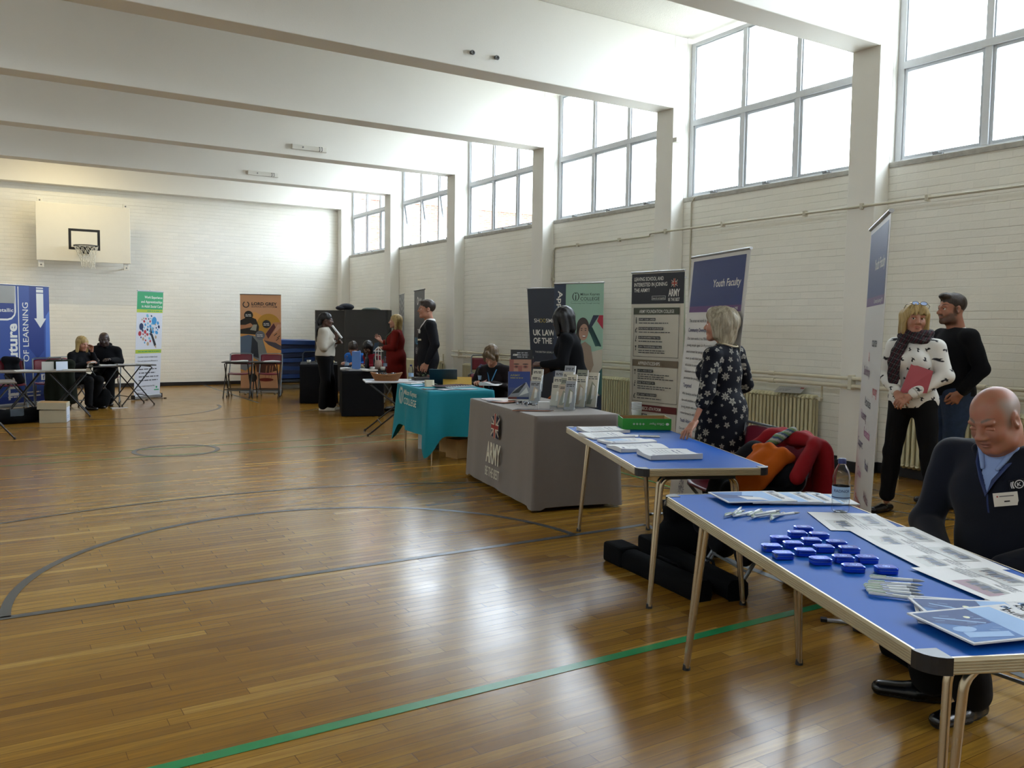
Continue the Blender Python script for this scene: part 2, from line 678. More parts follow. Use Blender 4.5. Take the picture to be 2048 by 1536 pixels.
def window(i, y1, y0, tilt=False, near=True):
    """y1 = far jamb, y0 = near jamb"""
    mb = MB()
    zt = (ZS + ZT) / 2 - 0.03
    ws = [y1 - 0.10 - (y1 - y0 - 0.2) * q / 3 for q in (0, 1, 2, 3)]
    d0, d1 = FX - 0.03, FX + 0.05
    mb.bx(d0, d1, y1 - 0.07, y1, ZS, ZT, WFR)
    mb.bx(d0, d1, y0, y0 + 0.07, ZS, ZT, WFR)
    mb.bx(d0, d1, y0 + 0.07, y1 - 0.07, ZT - 0.05, ZT, WFR)
    mb.bx(d0, d1, y0 + 0.07, y1 - 0.07, ZS, ZS + 0.035, WFR)
    mb.bx(d0 - 0.01, d1, y0 + 0.07, y1 - 0.07, zt - 0.035, zt + 0.035, WFR)
    for q in (1, 2):
        mb.bx(d0 - 0.005, d1, ws[q] - 0.033, ws[q] + 0.033, ZS + 0.035, ZT - 0.05, WFR)
    o = struct(mb.build('window_%d' % i, bevel=0.006))
    if not near:
        return
    for q in range(3):
        ya, yb = ws[q + 1], ws[q]
        ya += 0.033 if q < 2 else -0.03
        yb -= 0.033 if q > 0 else -0.03
        for low in (1, 0):
            z0, z1 = (ZS + 0.035, zt - 0.035) if low else (zt + 0.035, ZT - 0.05)
            sh = MB()
            e = 0.032 if low else 0.014
            xs0, xs1 = FX - 0.015, FX + 0.025
            M = None
            if tilt and low and k_tilt(q):
                # top-hung casement pushed outwards at the bottom
                M = Matrix.Translation((FX, 0, z1)) @ Matrix.Rotation(-R(9), 4, 'Y') @ Matrix.Translation((-FX, 0, -z1))
            sh.T = M
            for (a, b, c, d) in ((ya, ya + e, z0, z1), (yb - e, yb, z0, z1), (ya + e, yb - e, z0, z0 + e), (ya + e, yb - e, z1 - e, z1)):
                sh.bx(xs0, xs1, a, b, c, d, WEDGE)
            so = sh.build('sash', o, bevel=0.003)
            gl = MB()
            gl.T = M
            gl.bx(FX + 0.004, FX + 0.008, ya + e - 0.004, yb - e + 0.004, z0 + e - 0.004, z1 - e + 0.004, GLASS)
            gl.build('pane', so)
        if True:
            c = MB()
            c.bx(FX - 0.055, FX - 0.03, (ya + yb) / 2 - 0.05, (ya + yb) / 2 + 0.05, ZS + 0.015, ZS + 0.035, CATCH)
            c.bx(FX - 0.062, FX - 0.05, (ya + yb) / 2 - 0.012, (ya + yb) / 2 + 0.05, ZS + 0.03, ZS + 0.05, CATCH)
            c.build('catch', o, bevel=0.003)
    sl = MB()
    sl.bx(XW - 0.012, FX - 0.03, y0 + 0.002, y1 - 0.002, ZS - 0.05, ZS + 0.005, SILLM)
    sl.build('sill', o, bevel=0.006)


def k_tilt(q):
    return True


for i, k in enumerate(KS):
    window(i + 1, Y0 + SP * k, Y0 + SP * (k - 1) + CT, tilt=(k == 4), near=(k >= -1))

for i, k in enumerate(KS):          # the left wall is never in the frame: its windows are added for their light
    y1, y0 = Y0 + SP * k, Y0 + SP * (k - 1) + CT
    mb = MB()
    for a, b_, c, d in ((y0, y0 + 0.07, ZL, ZT + 0.06), (y1 - 0.07, y1, ZL, ZT + 0.06), (y0, y1, ZL, ZL + 0.06), (y0, y1, ZT - 0.02, ZT + 0.06),
                        ((y0 + y1) / 2 - 0.04, (y0 + y1) / 2 + 0.04, ZL, ZT)):
        mb.bx(XL - 0.15, XL - 0.08, a, b_, c, d, WFR)
    struct(mb.build('window_%d' % (i + 31)))

# ---- what the far windows look out on
GRND = mat('outside_paving', '#a8a59c', 0.9, noise=0.1, nscale=2)
mb = MB()
mb.bx(XW + 0.3, 60, -60, 90, -0.3, -0.12, GRND)
struct(mb.build('ground_outside'))
nb = NT('red_facing_brick')
tc, sp = nb.xyz()
br = nb.n('ShaderNodeTexBrick')
br.inputs['Scale'].default_value = 1.0
br.inputs['Brick Width'].default_value = 0.225
br.inputs['Row Height'].default_value = 0.075
br.inputs['Mortar Size'].default_value = 0.008
br.inputs['Color1'].default_value = srgb('#a8654c')
br.inputs['Color2'].default_value = srgb('#7d4436')
br.inputs['Mortar'].default_value = srgb('#b5aa9b')
nb.l(nb.comb(nb.math('ADD', sp.outputs[0], sp.outputs[1]), sp.outputs[2]), br.inputs['Vector'])
nb.l(br.outputs['Color'], nb.b.inputs['Base Color'])
nb.b.inputs['Roughness'].default_value = 0.85
REDB = nb.m
b = thing('brick_building', 'red brick building outside, seen blown out through the far high windows', 'building', (0, 0, -0.12))
mb = MB()
mb.bx(8.6, 30, 30, 38, 0, 6.2, REDB)
mb.build('wall', b)
mb = MB()
mb.bx(8.5, 30.1, 29.9, 38.1, 6.2, 6.32, mat('roof_coping', '#b9b5ab', 0.7))
mb.build('roof_edge', b)
mb = MB()
mb.bx(8.6, 13.6, 31, 38, 6.32, 9.6, REDB)
mb.build('upper_storey', b)
mb = MB()
mb.tube([(12.9, 29.88, 0), (12.9, 29.88, 6.2), (12.9, 30.9, 6.7), (12.9, 30.9, 9.6)], 0.09, mat('grey_downpipe', '#6a7078', 0.5))
mb.build('downpipe', b)

# ---- painted court lines
LDARK = mat('court_line_dark', '#3d4247', 0.3, spec=0.45)
LGREEN = mat('court_line_green', '#1f7f4a', 0.3, spec=0.45)


def strip(name, pts, w, m, label, closed=False):
    mb = MB()
    P = [Vector((x, y)) for x, y in pts]
    n = len(P)
    L, Rr = [], []
    for i in range(n):
        a = P[i - 1] if (i > 0 or closed) else P[i]
        c = P[(i + 1) % n] if (i < n - 1 or closed) else P[i]
        t = (c - a).normalized()
        q = Vector((-t.y, t.x)) * w / 2
        L.append(P[i] + q)
        Rr.append(P[i] - q)
    vs = [(p.x, p.y, 0.002) for p in L] + [(p.x, p.y, 0.002) for p in Rr]
    mb.add(vs, [(n + i, n + (i + 1) % n, (i + 1) % n, i) for i in range(n if closed else n - 1)], m)
    o = struct(mb.build(name))
    o['label'] = label
    return o


def arc(cx, cy, r, a0, a1, n=72):
    return [(cx + r * math.cos(R(a0 + (a1 - a0) * i / n)), cy + r * math.sin(R(a0 + (a1 - a0) * i / n))) for i in range(n + 1)]


strip('floor_marking', arc(1.775, 4.74, 1.71, 0, 180), 0.05, LDARK, 'dark semicircle painted on the near floor')
strip('floor_marking', [(0.03, 4.735), (4.13, 4.735)], 0.05, LDARK, 'straight dark line closing the near semicircle')
strip('floor_marking', [(4.13, 4.735), (4.02, 4.2), (3.5, 0.2)], 0.05, LDARK, 'dark lane line under the blue tables')
strip('floor_marking', arc(1.75, 2.56, 4.73, 0, 180, 96), 0.035, LDARK, 'wide dark arc crossing the middle of the floor')
strip('floor_marking', arc(1.84, 10.09, 0.44, 0, 355, 71), 0.05, LDARK, 'small dark circle at the centre of the floor', True)
strip('floor_marking', [(-4, 9.75), (7.7, 9.75)], 0.025, LGREEN, 'nearer thin green line by the small circle')
strip('floor_marking', [(-4, 10.31), (7.7, 10.31)], 0.025, LGREEN, 'farther thin green line by the small circle')
strip('floor_marking', [(-4, 2.862), (3.85, 2.862)], 0.055, LGREEN, 'broad green line across the near floor')
strip('floor_marking', [(5.42, 6.62), (5.30, 5.6)], 0.03, LGREEN, 'short green line between the tables')
strip('floor_marking', arc(1.8, 17.6, 4.72, 180, 360, 96), 0.035, LDARK, 'wide dark arc near the far tables')
strip('floor_marking', arc(1.8, 15.44, 1.71, 180, 360), 0.05, LDARK, 'dark semicircle near the far tables')
strip('floor_marking', [(4.33, 20.35), (4.24, 15.47)], 0.05, LDARK, 'dark lane line leading to the far wall')
strip('floor_marking', [(6.9, -4), (6.9, 20)], 0.03, LDARK, 'thin dark side line along the right wall')
strip('floor_marking', [(6.59, -4), (6.59, 20)], 0.03, LDARK, 'second thin dark side line along the right wall')
# ================================================================ people: smooth bodies grown from signed-distance fields
def V3(*a):
    return np.array(a, float)


def nrm(v):
    return v / (np.linalg.norm(v) + 1e-12)


def rot_frame(z, x):
    z = nrm(np.array(z, float))
    x = np.array(x, float)
    x = nrm(x - z * x.dot(z))
    y = np.cross(z, x)
    return np.stack([x, y, z], 1)          # columns are the axes


def rot_ypr(yaw=0, pitch=0, roll=0):
    """yaw turns to the person's left, pitch looks up, roll tips towards the right shoulder"""
    cy, sy, cp, sp, cr, sr = (f(R(a)) for a in (yaw, pitch, roll) for f in (math.cos, math.sin))
    Z = np.array([[cy, -sy, 0], [sy, cy, 0], [0, 0, 1]])
    X = np.array([[1, 0, 0], [0, cp, -sp], [0, sp, cp]])
    Yr = np.array([[cr, 0, sr], [0, 1, 0], [-sr, 0, cr]])
    return Z @ X @ Yr


class Field:
    def __init__(s):
        s.p = []

    def cone(s, a, b, ra, rb, k=0.03, u=None, f=1.0, sub=False):
        s.p.append(('c', np.array(a, float), np.array(b, float), ra, rb, k, u, f, sub))
        return s

    def ell(s, c, r, M=None, k=0.03, sub=False):
        s.p.append(('e', np.array(c, float), np.array(r, float), M, k, sub))
        return s

    def plane(s, p, n, k=0.005):
        """cut away everything on the side n points to"""
        s.p.append(('p', np.array(p, float), nrm(np.array(n, float)), k))
        return s

    def bounds(s):
        lo, hi = np.full(3, 1e9), np.full(3, -1e9)
        for q in s.p:
            if q[0] == 'c' and not q[8]:
                r = max(q[3], q[4]) * max(1, q[7])
                lo = np.minimum(lo, np.minimum(q[1], q[2]) - r)
                hi = np.maximum(hi, np.maximum(q[1], q[2]) + r)
            elif q[0] == 'e' and not q[5]:
                r = max(q[2])
                lo = np.minimum(lo, q[1] - r)
                hi = np.maximum(hi, q[1] + r)
        return lo, hi

    def mesh(s, h, noise=None):
        lo, hi = s.bounds()
        lo = lo - 3 * h - 0.015
        hi = hi + 3 * h + 0.015
        n = np.ceil((hi - lo) / h).astype(int) + 1
        F = np.full(n, 0.5, np.float32)
        ax = [lo[i] + h * np.arange(n[i]) for i in range(3)]
        for q in s.p:
            if q[0] == 'c':
                _, a, b, ra, rb, k, u, f, sub = q
                rr = max(ra, rb) * max(1, f) + k + 2 * h
                l2, h2 = np.minimum(a, b) - rr, np.maximum(a, b) + rr
            elif q[0] == 'e':
                _, c, r, M, k, sub = q
                rr = max(r) + k + 2 * h
                l2, h2 = c - rr, c + rr
            else:
                l2, h2 = lo, hi
            i0 = np.clip(np.floor((l2 - lo) / h).astype(int), 0, n)
            i1 = np.clip(np.ceil((h2 - lo) / h).astype(int) + 1, 0, n)
            if np.any(i1 <= i0):
                continue
            X = ax[0][i0[0]:i1[0], None, None]
            Y = ax[1][None, i0[1]:i1[1], None]
            Z = ax[2][None, None, i0[2]:i1[2]]
            if q[0] == 'p':
                _, p, nn, k = q
                d = (X - p[0]) * nn[0] + (Y - p[1]) * nn[1] + (Z - p[2]) * nn[2]
                sub = None
            elif q[0] == 'c':
                ab = b - a
                L2 = max(ab.dot(ab), 1e-12)
                px, py, pz = X - a[0], Y - a[1], Z - a[2]
                t = np.clip((px * ab[0] + py * ab[1] + pz * ab[2]) / L2, 0, 1)
                px, py, pz = px - t * ab[0], py - t * ab[1], pz - t * ab[2]
                d2 = px * px + py * py + pz * pz
                if u is not None:
                    du = px * u[0] + py * u[1] + pz * u[2]
                    d2 = np.maximum(d2 + du * du * (1 / (f * f) - 1), 0)
                d = np.sqrt(d2) - (ra + t * (rb - ra))
            else:
                px, py, pz = X - c[0], Y - c[1], Z - c[2]
                if M is not None:
                    qx = px * M[0, 0] + py * M[1, 0] + pz * M[2, 0]
                    qy = px * M[0, 1] + py * M[1, 1] + pz * M[2, 1]
                    qz = px * M[0, 2] + py * M[1, 2] + pz * M[2, 2]
                else:
                    qx, qy, qz = px, py, pz
                k0 = np.sqrt((qx / r[0]) ** 2 + (qy / r[1]) ** 2 + (qz / r[2]) ** 2)
                k1 = np.sqrt((qx / r[0] ** 2) ** 2 + (qy / r[1] ** 2) ** 2 + (qz / r[2] ** 2) ** 2)
                d = k0 * (k0 - 1) / np.maximum(k1, 1e-6)
            S0 = F[i0[0]:i1[0], i0[1]:i1[1], i0[2]:i1[2]]
            if sub is None or sub:
                dd = d if sub is None else -d
                hh = np.clip(0.5 - 0.5 * (S0 - dd) / k, 0, 1)
                S0[...] = S0 + (dd - S0) * hh + k * hh * (1 - hh)
            else:
                hh = np.clip(0.5 + 0.5 * (S0 - d) / k, 0, 1)
                S0[...] = S0 + (d - S0) * hh - k * hh * (1 - hh)
        if noise is not None:
            G = np.meshgrid(*ax, indexing='ij', sparse=True)
            F = F + noise(*G).astype(np.float32)
        return surfnet(F, lo, h)


def surfnet(F, lo, h):
    ins = F < 0
    c = [ins[i:ins.shape[0] - 1 + i, j:ins.shape[1] - 1 + j, k:ins.shape[2] - 1 + k] for i in (0, 1) for j in (0, 1) for k in (0, 1)]
    cnt = sum(q.astype(np.uint8) for q in c)
    act = (cnt > 0) & (cnt < 8)
    I = np.argwhere(act)
    ids = np.full(act.shape, -1, np.int64)
    ids[act] = np.arange(len(I))
    P = np.zeros((len(I), 3))
    N = np.zeros(len(I))
    offs = [(i, j, k) for i in (0, 1) for j in (0, 1) for k in (0, 1)]
    val = {o: F[I[:, 0] + o[0], I[:, 1] + o[1], I[:, 2] + o[2]] for o in offs}
    for a in offs:
        for d in range(3):
            if a[d] == 1:
                continue
            b = list(a)
            b[d] = 1
            b = tuple(b)
            fa, fb = val[a], val[b]
            m = (fa < 0) != (fb < 0)
            t = np.where(m, fa / np.where(m, fa - fb, 1), 0)
            p = np.array(a, float)[None, :].repeat(len(I), 0)
            p[:, d] = t
            P[m] += p[m]
            N[m] += 1
    P = (P / N[:, None] + I) * h + lo
    Q = []
    for d in range(3):
        s0 = [slice(None)] * 3
        s1 = [slice(None)] * 3
        s0[d] = slice(0, -1)
        s1[d] = slice(1, None)
        A, B = ins[tuple(s0)], ins[tuple(s1)]
        E = np.argwhere(A != B)
        e1, e2 = (d + 1) % 3, (d + 2) % 3
        ok = (E[:, e1] > 0) & (E[:, e2] > 0) & (E[:, e1] < F.shape[e1] - 1) & (E[:, e2] < F.shape[e2] - 1)
        E = E[ok]
        fl = A[tuple(E.T)]

        def cell(o1, o2):
            q = E.copy()
            q[:, e1] -= o1
            q[:, e2] -= o2
            return ids[q[:, 0], q[:, 1], q[:, 2]]
        q = np.stack([cell(1, 1), cell(0, 1), cell(0, 0), cell(1, 0)], 1)
        q[~fl] = q[~fl][:, ::-1]
        Q.append(q)
    return P, np.concatenate(Q)


def merge(parts):
    vs, fs, ms, b = [], [], [], 0
    names = set(a for q in parts if len(q) > 3 for a in q[3])
    at = {a: [] for a in names}
    for q in parts:
        P, Q, m = q[:3]
        vs.append(P)
        fs.append(Q + b)
        ms.append(np.broadcast_to(np.asarray(m, np.int32), (len(Q),)))
        for a in names:
            at[a].append(q[3][a] if len(q) > 3 and a in q[3] else np.zeros(len(P)))
        b += len(P)
    return np.concatenate(vs), np.concatenate(fs), np.concatenate(ms), {a: np.concatenate(v) for a, v in at.items()}


def np_obj(name, P, Q, mi, mats, parent, attrs=None):
    me = bpy.data.meshes.new(name)
    me.vertices.add(len(P))
    me.vertices.foreach_set('co', P.astype(np.float32).ravel())
    me.loops.add(4 * len(Q))
    me.loops.foreach_set('vertex_index', Q.astype(np.int32).ravel())
    me.polygons.add(len(Q))
    me.polygons.foreach_set('loop_start', np.arange(0, 4 * len(Q), 4, dtype=np.int32))
    me.polygons.foreach_set('loop_total', np.full(len(Q), 4, np.int32))
    for m in mats:
        me.materials.append(m)
    me.polygons.foreach_set('material_index', np.ascontiguousarray(mi, np.int32))
    me.polygons.foreach_set('use_smooth', np.ones(len(Q), bool))
    me.update(calc_edges=True)
    for a, v in (attrs or {}).items():
        me.attributes.new(a, 'FLOAT', 'POINT').data.foreach_set('value', np.ascontiguousarray(v, np.float32))
    o = bpy.data.objects.new(name, me)
    COL.objects.link(o)
    o.parent = parent
    return o


def sphere_q(c, r, n=10, M=None):
    """small quad sphere"""
    P, Q = Field().ell(c, (r, r, r) if np.isscalar(r) else r, M).mesh(2 * (r if np.isscalar(r) else min(r)) / n)
    return P, Q


SKINS = {}


def soft_mask(n, attr, noise=0.0, scale=200.0):
    at = n.n('ShaderNodeAttribute', attribute_name=attr)
    f = at.outputs['Fac']
    if noise:
        tc = n.n('ShaderNodeTexCoord')
        no = n.n('ShaderNodeTexNoise', Scale=scale, Detail=3.0)
        n.l(tc.outputs['Object'], no.inputs['Vector'])
        f = n.math('MULTIPLY', f, n.math('MULTIPLY_ADD', no.outputs['Fac'], noise * 2, 1 - noise))
    f = n.math('MINIMUM', n.math('MAXIMUM', f, 0.0), 1.0)
    return f


def skin_mat(name, col, lip='#8a5048', brow='#2a2019', stubble='#3a2c24', grow=0.8):
    n = NT('skin_' + name)
    tc, sp = n.xyz()
    no = n.n('ShaderNodeTexNoise', Scale=30.0, Detail=4.0)
    n.l(tc.outputs['Object'], no.inputs['Vector'])
    c = srgb(col)
    red = (min(1, c[0] * 1.05), c[1] * 0.86, c[2] * 0.82, 1)
    b = n.mix(n.ramp(no.outputs['Fac'], [(0.35, (0, 0, 0)), (0.7, (1, 1, 1))]), c, red)
    b = n.mix(soft_mask(n, 'lip'), b, srgb(lip))
    b = n.mix(n.math('MULTIPLY', soft_mask(n, 'stubble', 0.5, 260.0), grow), b, srgb(stubble))
    b = n.mix(n.math('MULTIPLY', soft_mask(n, 'brow', 0.4, 300.0), 0.9), b, srgb(brow))
    n.l(b, n.b.inputs['Base Color'])
    n.b.inputs['Roughness'].default_value = 0.5
    n.b.inputs['Subsurface Weight'].default_value = 0.12
    n.b.inputs['Subsurface Radius'].default_value = (0.02, 0.008, 0.004)
    n.b.inputs['Subsurface Scale'].default_value = 0.3
    return n.m


def printed_mat(name, base, ink, rough=0.85, w=0.5, ink_noise=0.0):
    """cloth with a print: the point attribute 'print' says where the ink lies"""
    n = NT(name)
    at = n.n('ShaderNodeAttribute', attribute_name='print')
    f = n.math('MINIMUM', n.math('MAXIMUM', n.math('MULTIPLY_ADD', at.outputs['Fac'], 1 / w, 0.5), 0.0), 1.0)
    n.l(n.mix(f, srgb(base), srgb(ink)), n.b.inputs['Base Color'])
    n.b.inputs['Roughness'].default_value = rough
    n.b.inputs['Specular IOR Level'].default_value = 0.2
    return n.m


def hair_mat(name, c0, c1, sx=60.0, sz=6.0):
    n = NT('hair_' + name)
    tc, sp = n.xyz()
    wv = n.n('ShaderNodeTexNoise', Scale=9.0, Detail=2.0)
    n.l(tc.outputs['Object'], wv.inputs['Vector'])
    no = n.n('ShaderNodeTexNoise', Scale=1.0, Detail=5.0, Roughness=0.65, Distortion=0.4)
    n.l(n.comb(n.math('MULTIPLY_ADD', sp.outputs[0], sx, n.math('MULTIPLY', wv.outputs['Fac'], 3.0)), n.math('MULTIPLY', sp.outputs[1], sx),
               n.math('MULTIPLY', sp.outputs[2], sz)), no.inputs['Vector'])
    f = n.ramp(no.outputs['Fac'], [(0.32, (0, 0, 0)), (0.68, (1, 1, 1))])
    n.l(n.mix(f, srgb(c0), srgb(c1)), n.b.inputs['Base Color'])
    n.b.inputs['Roughness'].default_value = 0.48
    n.b.inputs['Specular IOR Level'].default_value = 0.35
    bp = n.n('ShaderNodeBump', Strength=0.6, Distance=0.006)
    n.l(no.outputs['Fac'], bp.inputs['Height'])
    n.l(bp.outputs['Normal'], n.b.inputs['Normal'])
    return n.m


def cloth_mat(name, col, rough=0.85, noise=0.08, sheen=0.0, bump=0.15, weave=500):
    return mat(name, col, rough, spec=0.2, noise=noise, nscale=25, bump=bump, bscale=weave, sheen=sheen)


EYEW = mat('eye_white', '#d8d2c8', 0.3)
EYEI = mat('eye_iris', '#2b2018', 0.2)


def head_parts(hc, M, sc, h, opt):
    """returns mesh pieces and materials of a head; hc = skull centre, M = head axes"""
    F = Field()

    def T(x, y, z):
        return hc + M @ (V3(x, y, z) * sc)
    w = opt.get('wide', 1.0)
    fat = opt.get('jowl', 0.0)

    def E(c, r, k=0.02, sub=False, N=None):
        F.ell(T(*c), np.array(r) * sc, M if N is None else M @ N, k * sc, sub)
    E((0, -0.014, 0.032), (0.077 * w, 0.098, 0.083), 0.02)
    E((0, 0.022, -0.03), (0.062 * w, 0.070, 0.080), 0.03)
    E((0, 0.066, -0.098), (0.026 * w, 0.018, 0.018), 0.03)
    for s in (-1, 1):
        F.cone(T(s * 0.054 * w, -0.005, -0.055), T(s * 0.020, 0.06, -0.100), 0.018 * sc, 0.016 * sc, 0.025 * sc)
        E((s * 0.037 * w, 0.056, -0.034), (0.024, 0.026, 0.024), 0.025)
        if fat:
            E((s * 0.046 * w, 0.025, -0.082), (0.026 * (1 + fat), 0.034, 0.030), 0.03)
        E((s * 0.031, 0.0955, 0.000), (0.019, 0.018, 0.0105), 0.010, True)
        E((s * 0.078 * w, -0.010, -0.006), (0.010, 0.021, 0.033), 0.008, N=rot_ypr(-s * 22, 12, 0))
        E((s * 0.090 * w, -0.004, -0.004), (0.008, 0.011, 0.018), 0.006, True)
        E((s * 0.014, 0.0985, -0.034), (0.010, 0.012, 0.009), 0.008)
        F.cone(T(s * 0.016, 0.085, 0.021), T(s * 0.046, 0.075, 0.019), 0.008 * sc, 0.007 * sc, 0.012 * sc)
    F.cone(T(0, 0.082, 0.014), T(0, 0.108, -0.030), 0.0085 * sc, 0.0125 * sc, 0.014 * sc)
    E((0, 0.0845, -0.0615), (0.023, 0.0115, 0.0065), 0.008)
    E((0, 0.084, -0.0725), (0.019, 0.0105, 0.0065), 0.008)
    F.cone(T(-0.021, 0.092, -0.0675), T(0.021, 0.092, -0.0675), 0.0022 * sc, 0.0022 * sc, 0.004 * sc, sub=True)
    for nb in opt.get('neck', []):
        F.cone(*nb)
    P, Q = F.mesh(h)
    L = ((P - hc) @ M) / sc                # points in head axes
    x, y, z = np.abs(L[:, 0]), L[:, 1], L[:, 2]
    sstep = lambda e, wd: np.clip(e / wd + .5, 0, 1)
    lip = sstep(0.0085 * np.sqrt(np.clip(1 - (x / .024) ** 2, 0, 1)) - np.abs(z + .067), .004) * (y > .072) * (x < .024)
    arc = 0.0275 + 0.006 * np.sin(np.clip((x - 0.014) / 0.034, 0, 1) * PI * 0.75)
    brow = sstep(.0042 * opt.get('bushy', 1.0) * np.clip((.052 - x) / .02, .2, 1) - np.abs(z - arc), .004) * (x > .012) * (x < .052) * (y > .04)
    at = dict(lip=lip * .8, brow=brow, stubble=np.zeros(len(P)))
    fn = opt.get('paint')
    if fn is not None:
        fn(L, at, sstep)
    mi = np.zeros(len(Q), np.int32)
    pc = [(P, Q, mi, at)]
    gz = opt.get('gaze', (0, 0))
    lid = opt.get('lid', 0.0)
    for s in (-1, 1):
        if lid < 0.9:
            c = T(s * 0.031, 0.0745, 0.001)
            p, q = sphere_q(c, 0.0125 * sc, 9)
            l2 = ((p[q].mean(1) - c) @ M) / (0.0125 * sc)
            g = nrm(V3(gz[0], 1, gz[1]))
            pc.append((p, q, np.where(l2 @ g > 0.80, 2, 1)))
        # upper lid rolls down over the eye as far as the look is lowered
        f = Field()
        for t in np.linspace(-0.9, 0.9, 5):
            zz = 0.006 - 0.012 * lid
            f.ell(T(s * (0.031 + 0.014 * t), 0.0815 - 0.004 * t * t, zz + 0.003 * (1 - t * t)), np.array((0.0075, 0.0055, 0.0036 + 0.0035 * lid)) * sc, M, 0.004 * sc)
        p, q = f.mesh(max(h * 0.7, 0.0025))
        pc.append((p, q, 0))
    return pc


def hand_field(w, d, n, s, curl=0.35, spread=0.10, sc=1.0, thumb=0.5, ind=None):
    """w wrist, d towards the fingers, n out of the back of the hand, s = +1 right hand / -1 left hand (thumb side)"""
    d, n = nrm(np.array(d, float)), np.array(n, float)
    n = nrm(n - d * n.dot(d))
    x = np.cross(d, n) * -s                      # towards the thumb
    F = Field()

    def T(a, b, c):
        return np.array(w, float) + (x * a + d * b + n * c) * sc
    lens = (0.072, 0.080, 0.074, 0.058)
    xs = (0.030, 0.010, -0.011, -0.030)
    F.cone(T(0, -0.03, 0), T(0, 0.015, 0), 0.023 * sc, 0.024 * sc, 0.015, x, 1.15)
    for i in range(4):
        F.cone(T(xs[i] * 0.55, 0.012, 0), T(xs[i], 0.082 - 0.004 * abs(i - 1), 0.002), 0.0155 * sc, 0.0115 * sc, 0.012)
    for i in range(4):
        c = curl if ind is None else ind[i]
        p = T(xs[i], 0.084 - 0.004 * abs(i - 1), 0.002)
        a = 0.25 * c
        sp = (1.5 - i) * spread
        for j, fr in enumerate((0.45, 0.31, 0.24)):
            a += c * (0.75, 0.95, 0.6)[j]
            dv = d * math.cos(a) - n * math.sin(a)
            dv = nrm(dv + x * sp * math.cos(a))
            q = p + dv * lens[i] * fr * sc
            F.cone(p, q, (0.0098 - 0.0008 * j) * sc, (0.0092 - 0.001 * j) * sc, 0.004)
            p = q
    p = T(0.020, 0.022, -0.006)
    q = T(0.046, 0.050, -0.010 - 0.018 * thumb)
    F.cone(p, q, 0.0165 * sc, 0.0118 * sc, 0.01)
    r = q + (d * 0.030 + x * (0.016 - 0.022 * thumb) - n * 0.014 * thumb) * sc
    F.cone(q, r, 0.0108 * sc, 0.0100 * sc, 0.005)
    t = r + (d * 0.024 - x * 0.010 * thumb - n * 0.010 * thumb) * sc
    F.cone(r, t, 0.0100 * sc, 0.0080 * sc, 0.005)
    return F


STAND = dict(pelvis=(0, 0, .93), chest=(0, 0.005, 1.225), neck=(0, -.02, 1.42), head=(0, .015, 1.575),
             sh_r=(.175, -.01, 1.385), sh_l=(-.175, -.01, 1.385), el_r=(.225, -.03, 1.12), el_l=(-.225, -.03, 1.12),
             wr_r=(.225, .04, .87), wr_l=(-.225, .04, .87), hip_r=(.088, 0, .91), hip_l=(-.088, 0, .91),
             kn_r=(.095, .02, .50), kn_l=(-.095, .02, .50), an_r=(.095, -.02, .09), an_l=(-.095, -.02, .09),
             to_r=(.115, .15, .03), to_l=(-.115, .15, .03))
SIT = dict(pelvis=(0, 0, .53), chest=(0, 0.03, .85), neck=(0, .0, 1.04), head=(0, .04, 1.175),
           sh_r=(.175, 0.01, .995), sh_l=(-.175, 0.01, .995), el_r=(.23, .06, .74), el_l=(-.23, .06, .74),
           wr_r=(.13, .28, .76), wr_l=(-.13, .28, .76), hip_r=(.09, .02, .52), hip_l=(-.09, .02, .52),
           kn_r=(.11, .43, .50), kn_l=(-.11, .43, .50), an_r=(.11, .40, .09), an_l=(-.11, .40, .09),
           to_r=(.125, .57, .03), to_l=(-.125, .57, .03))


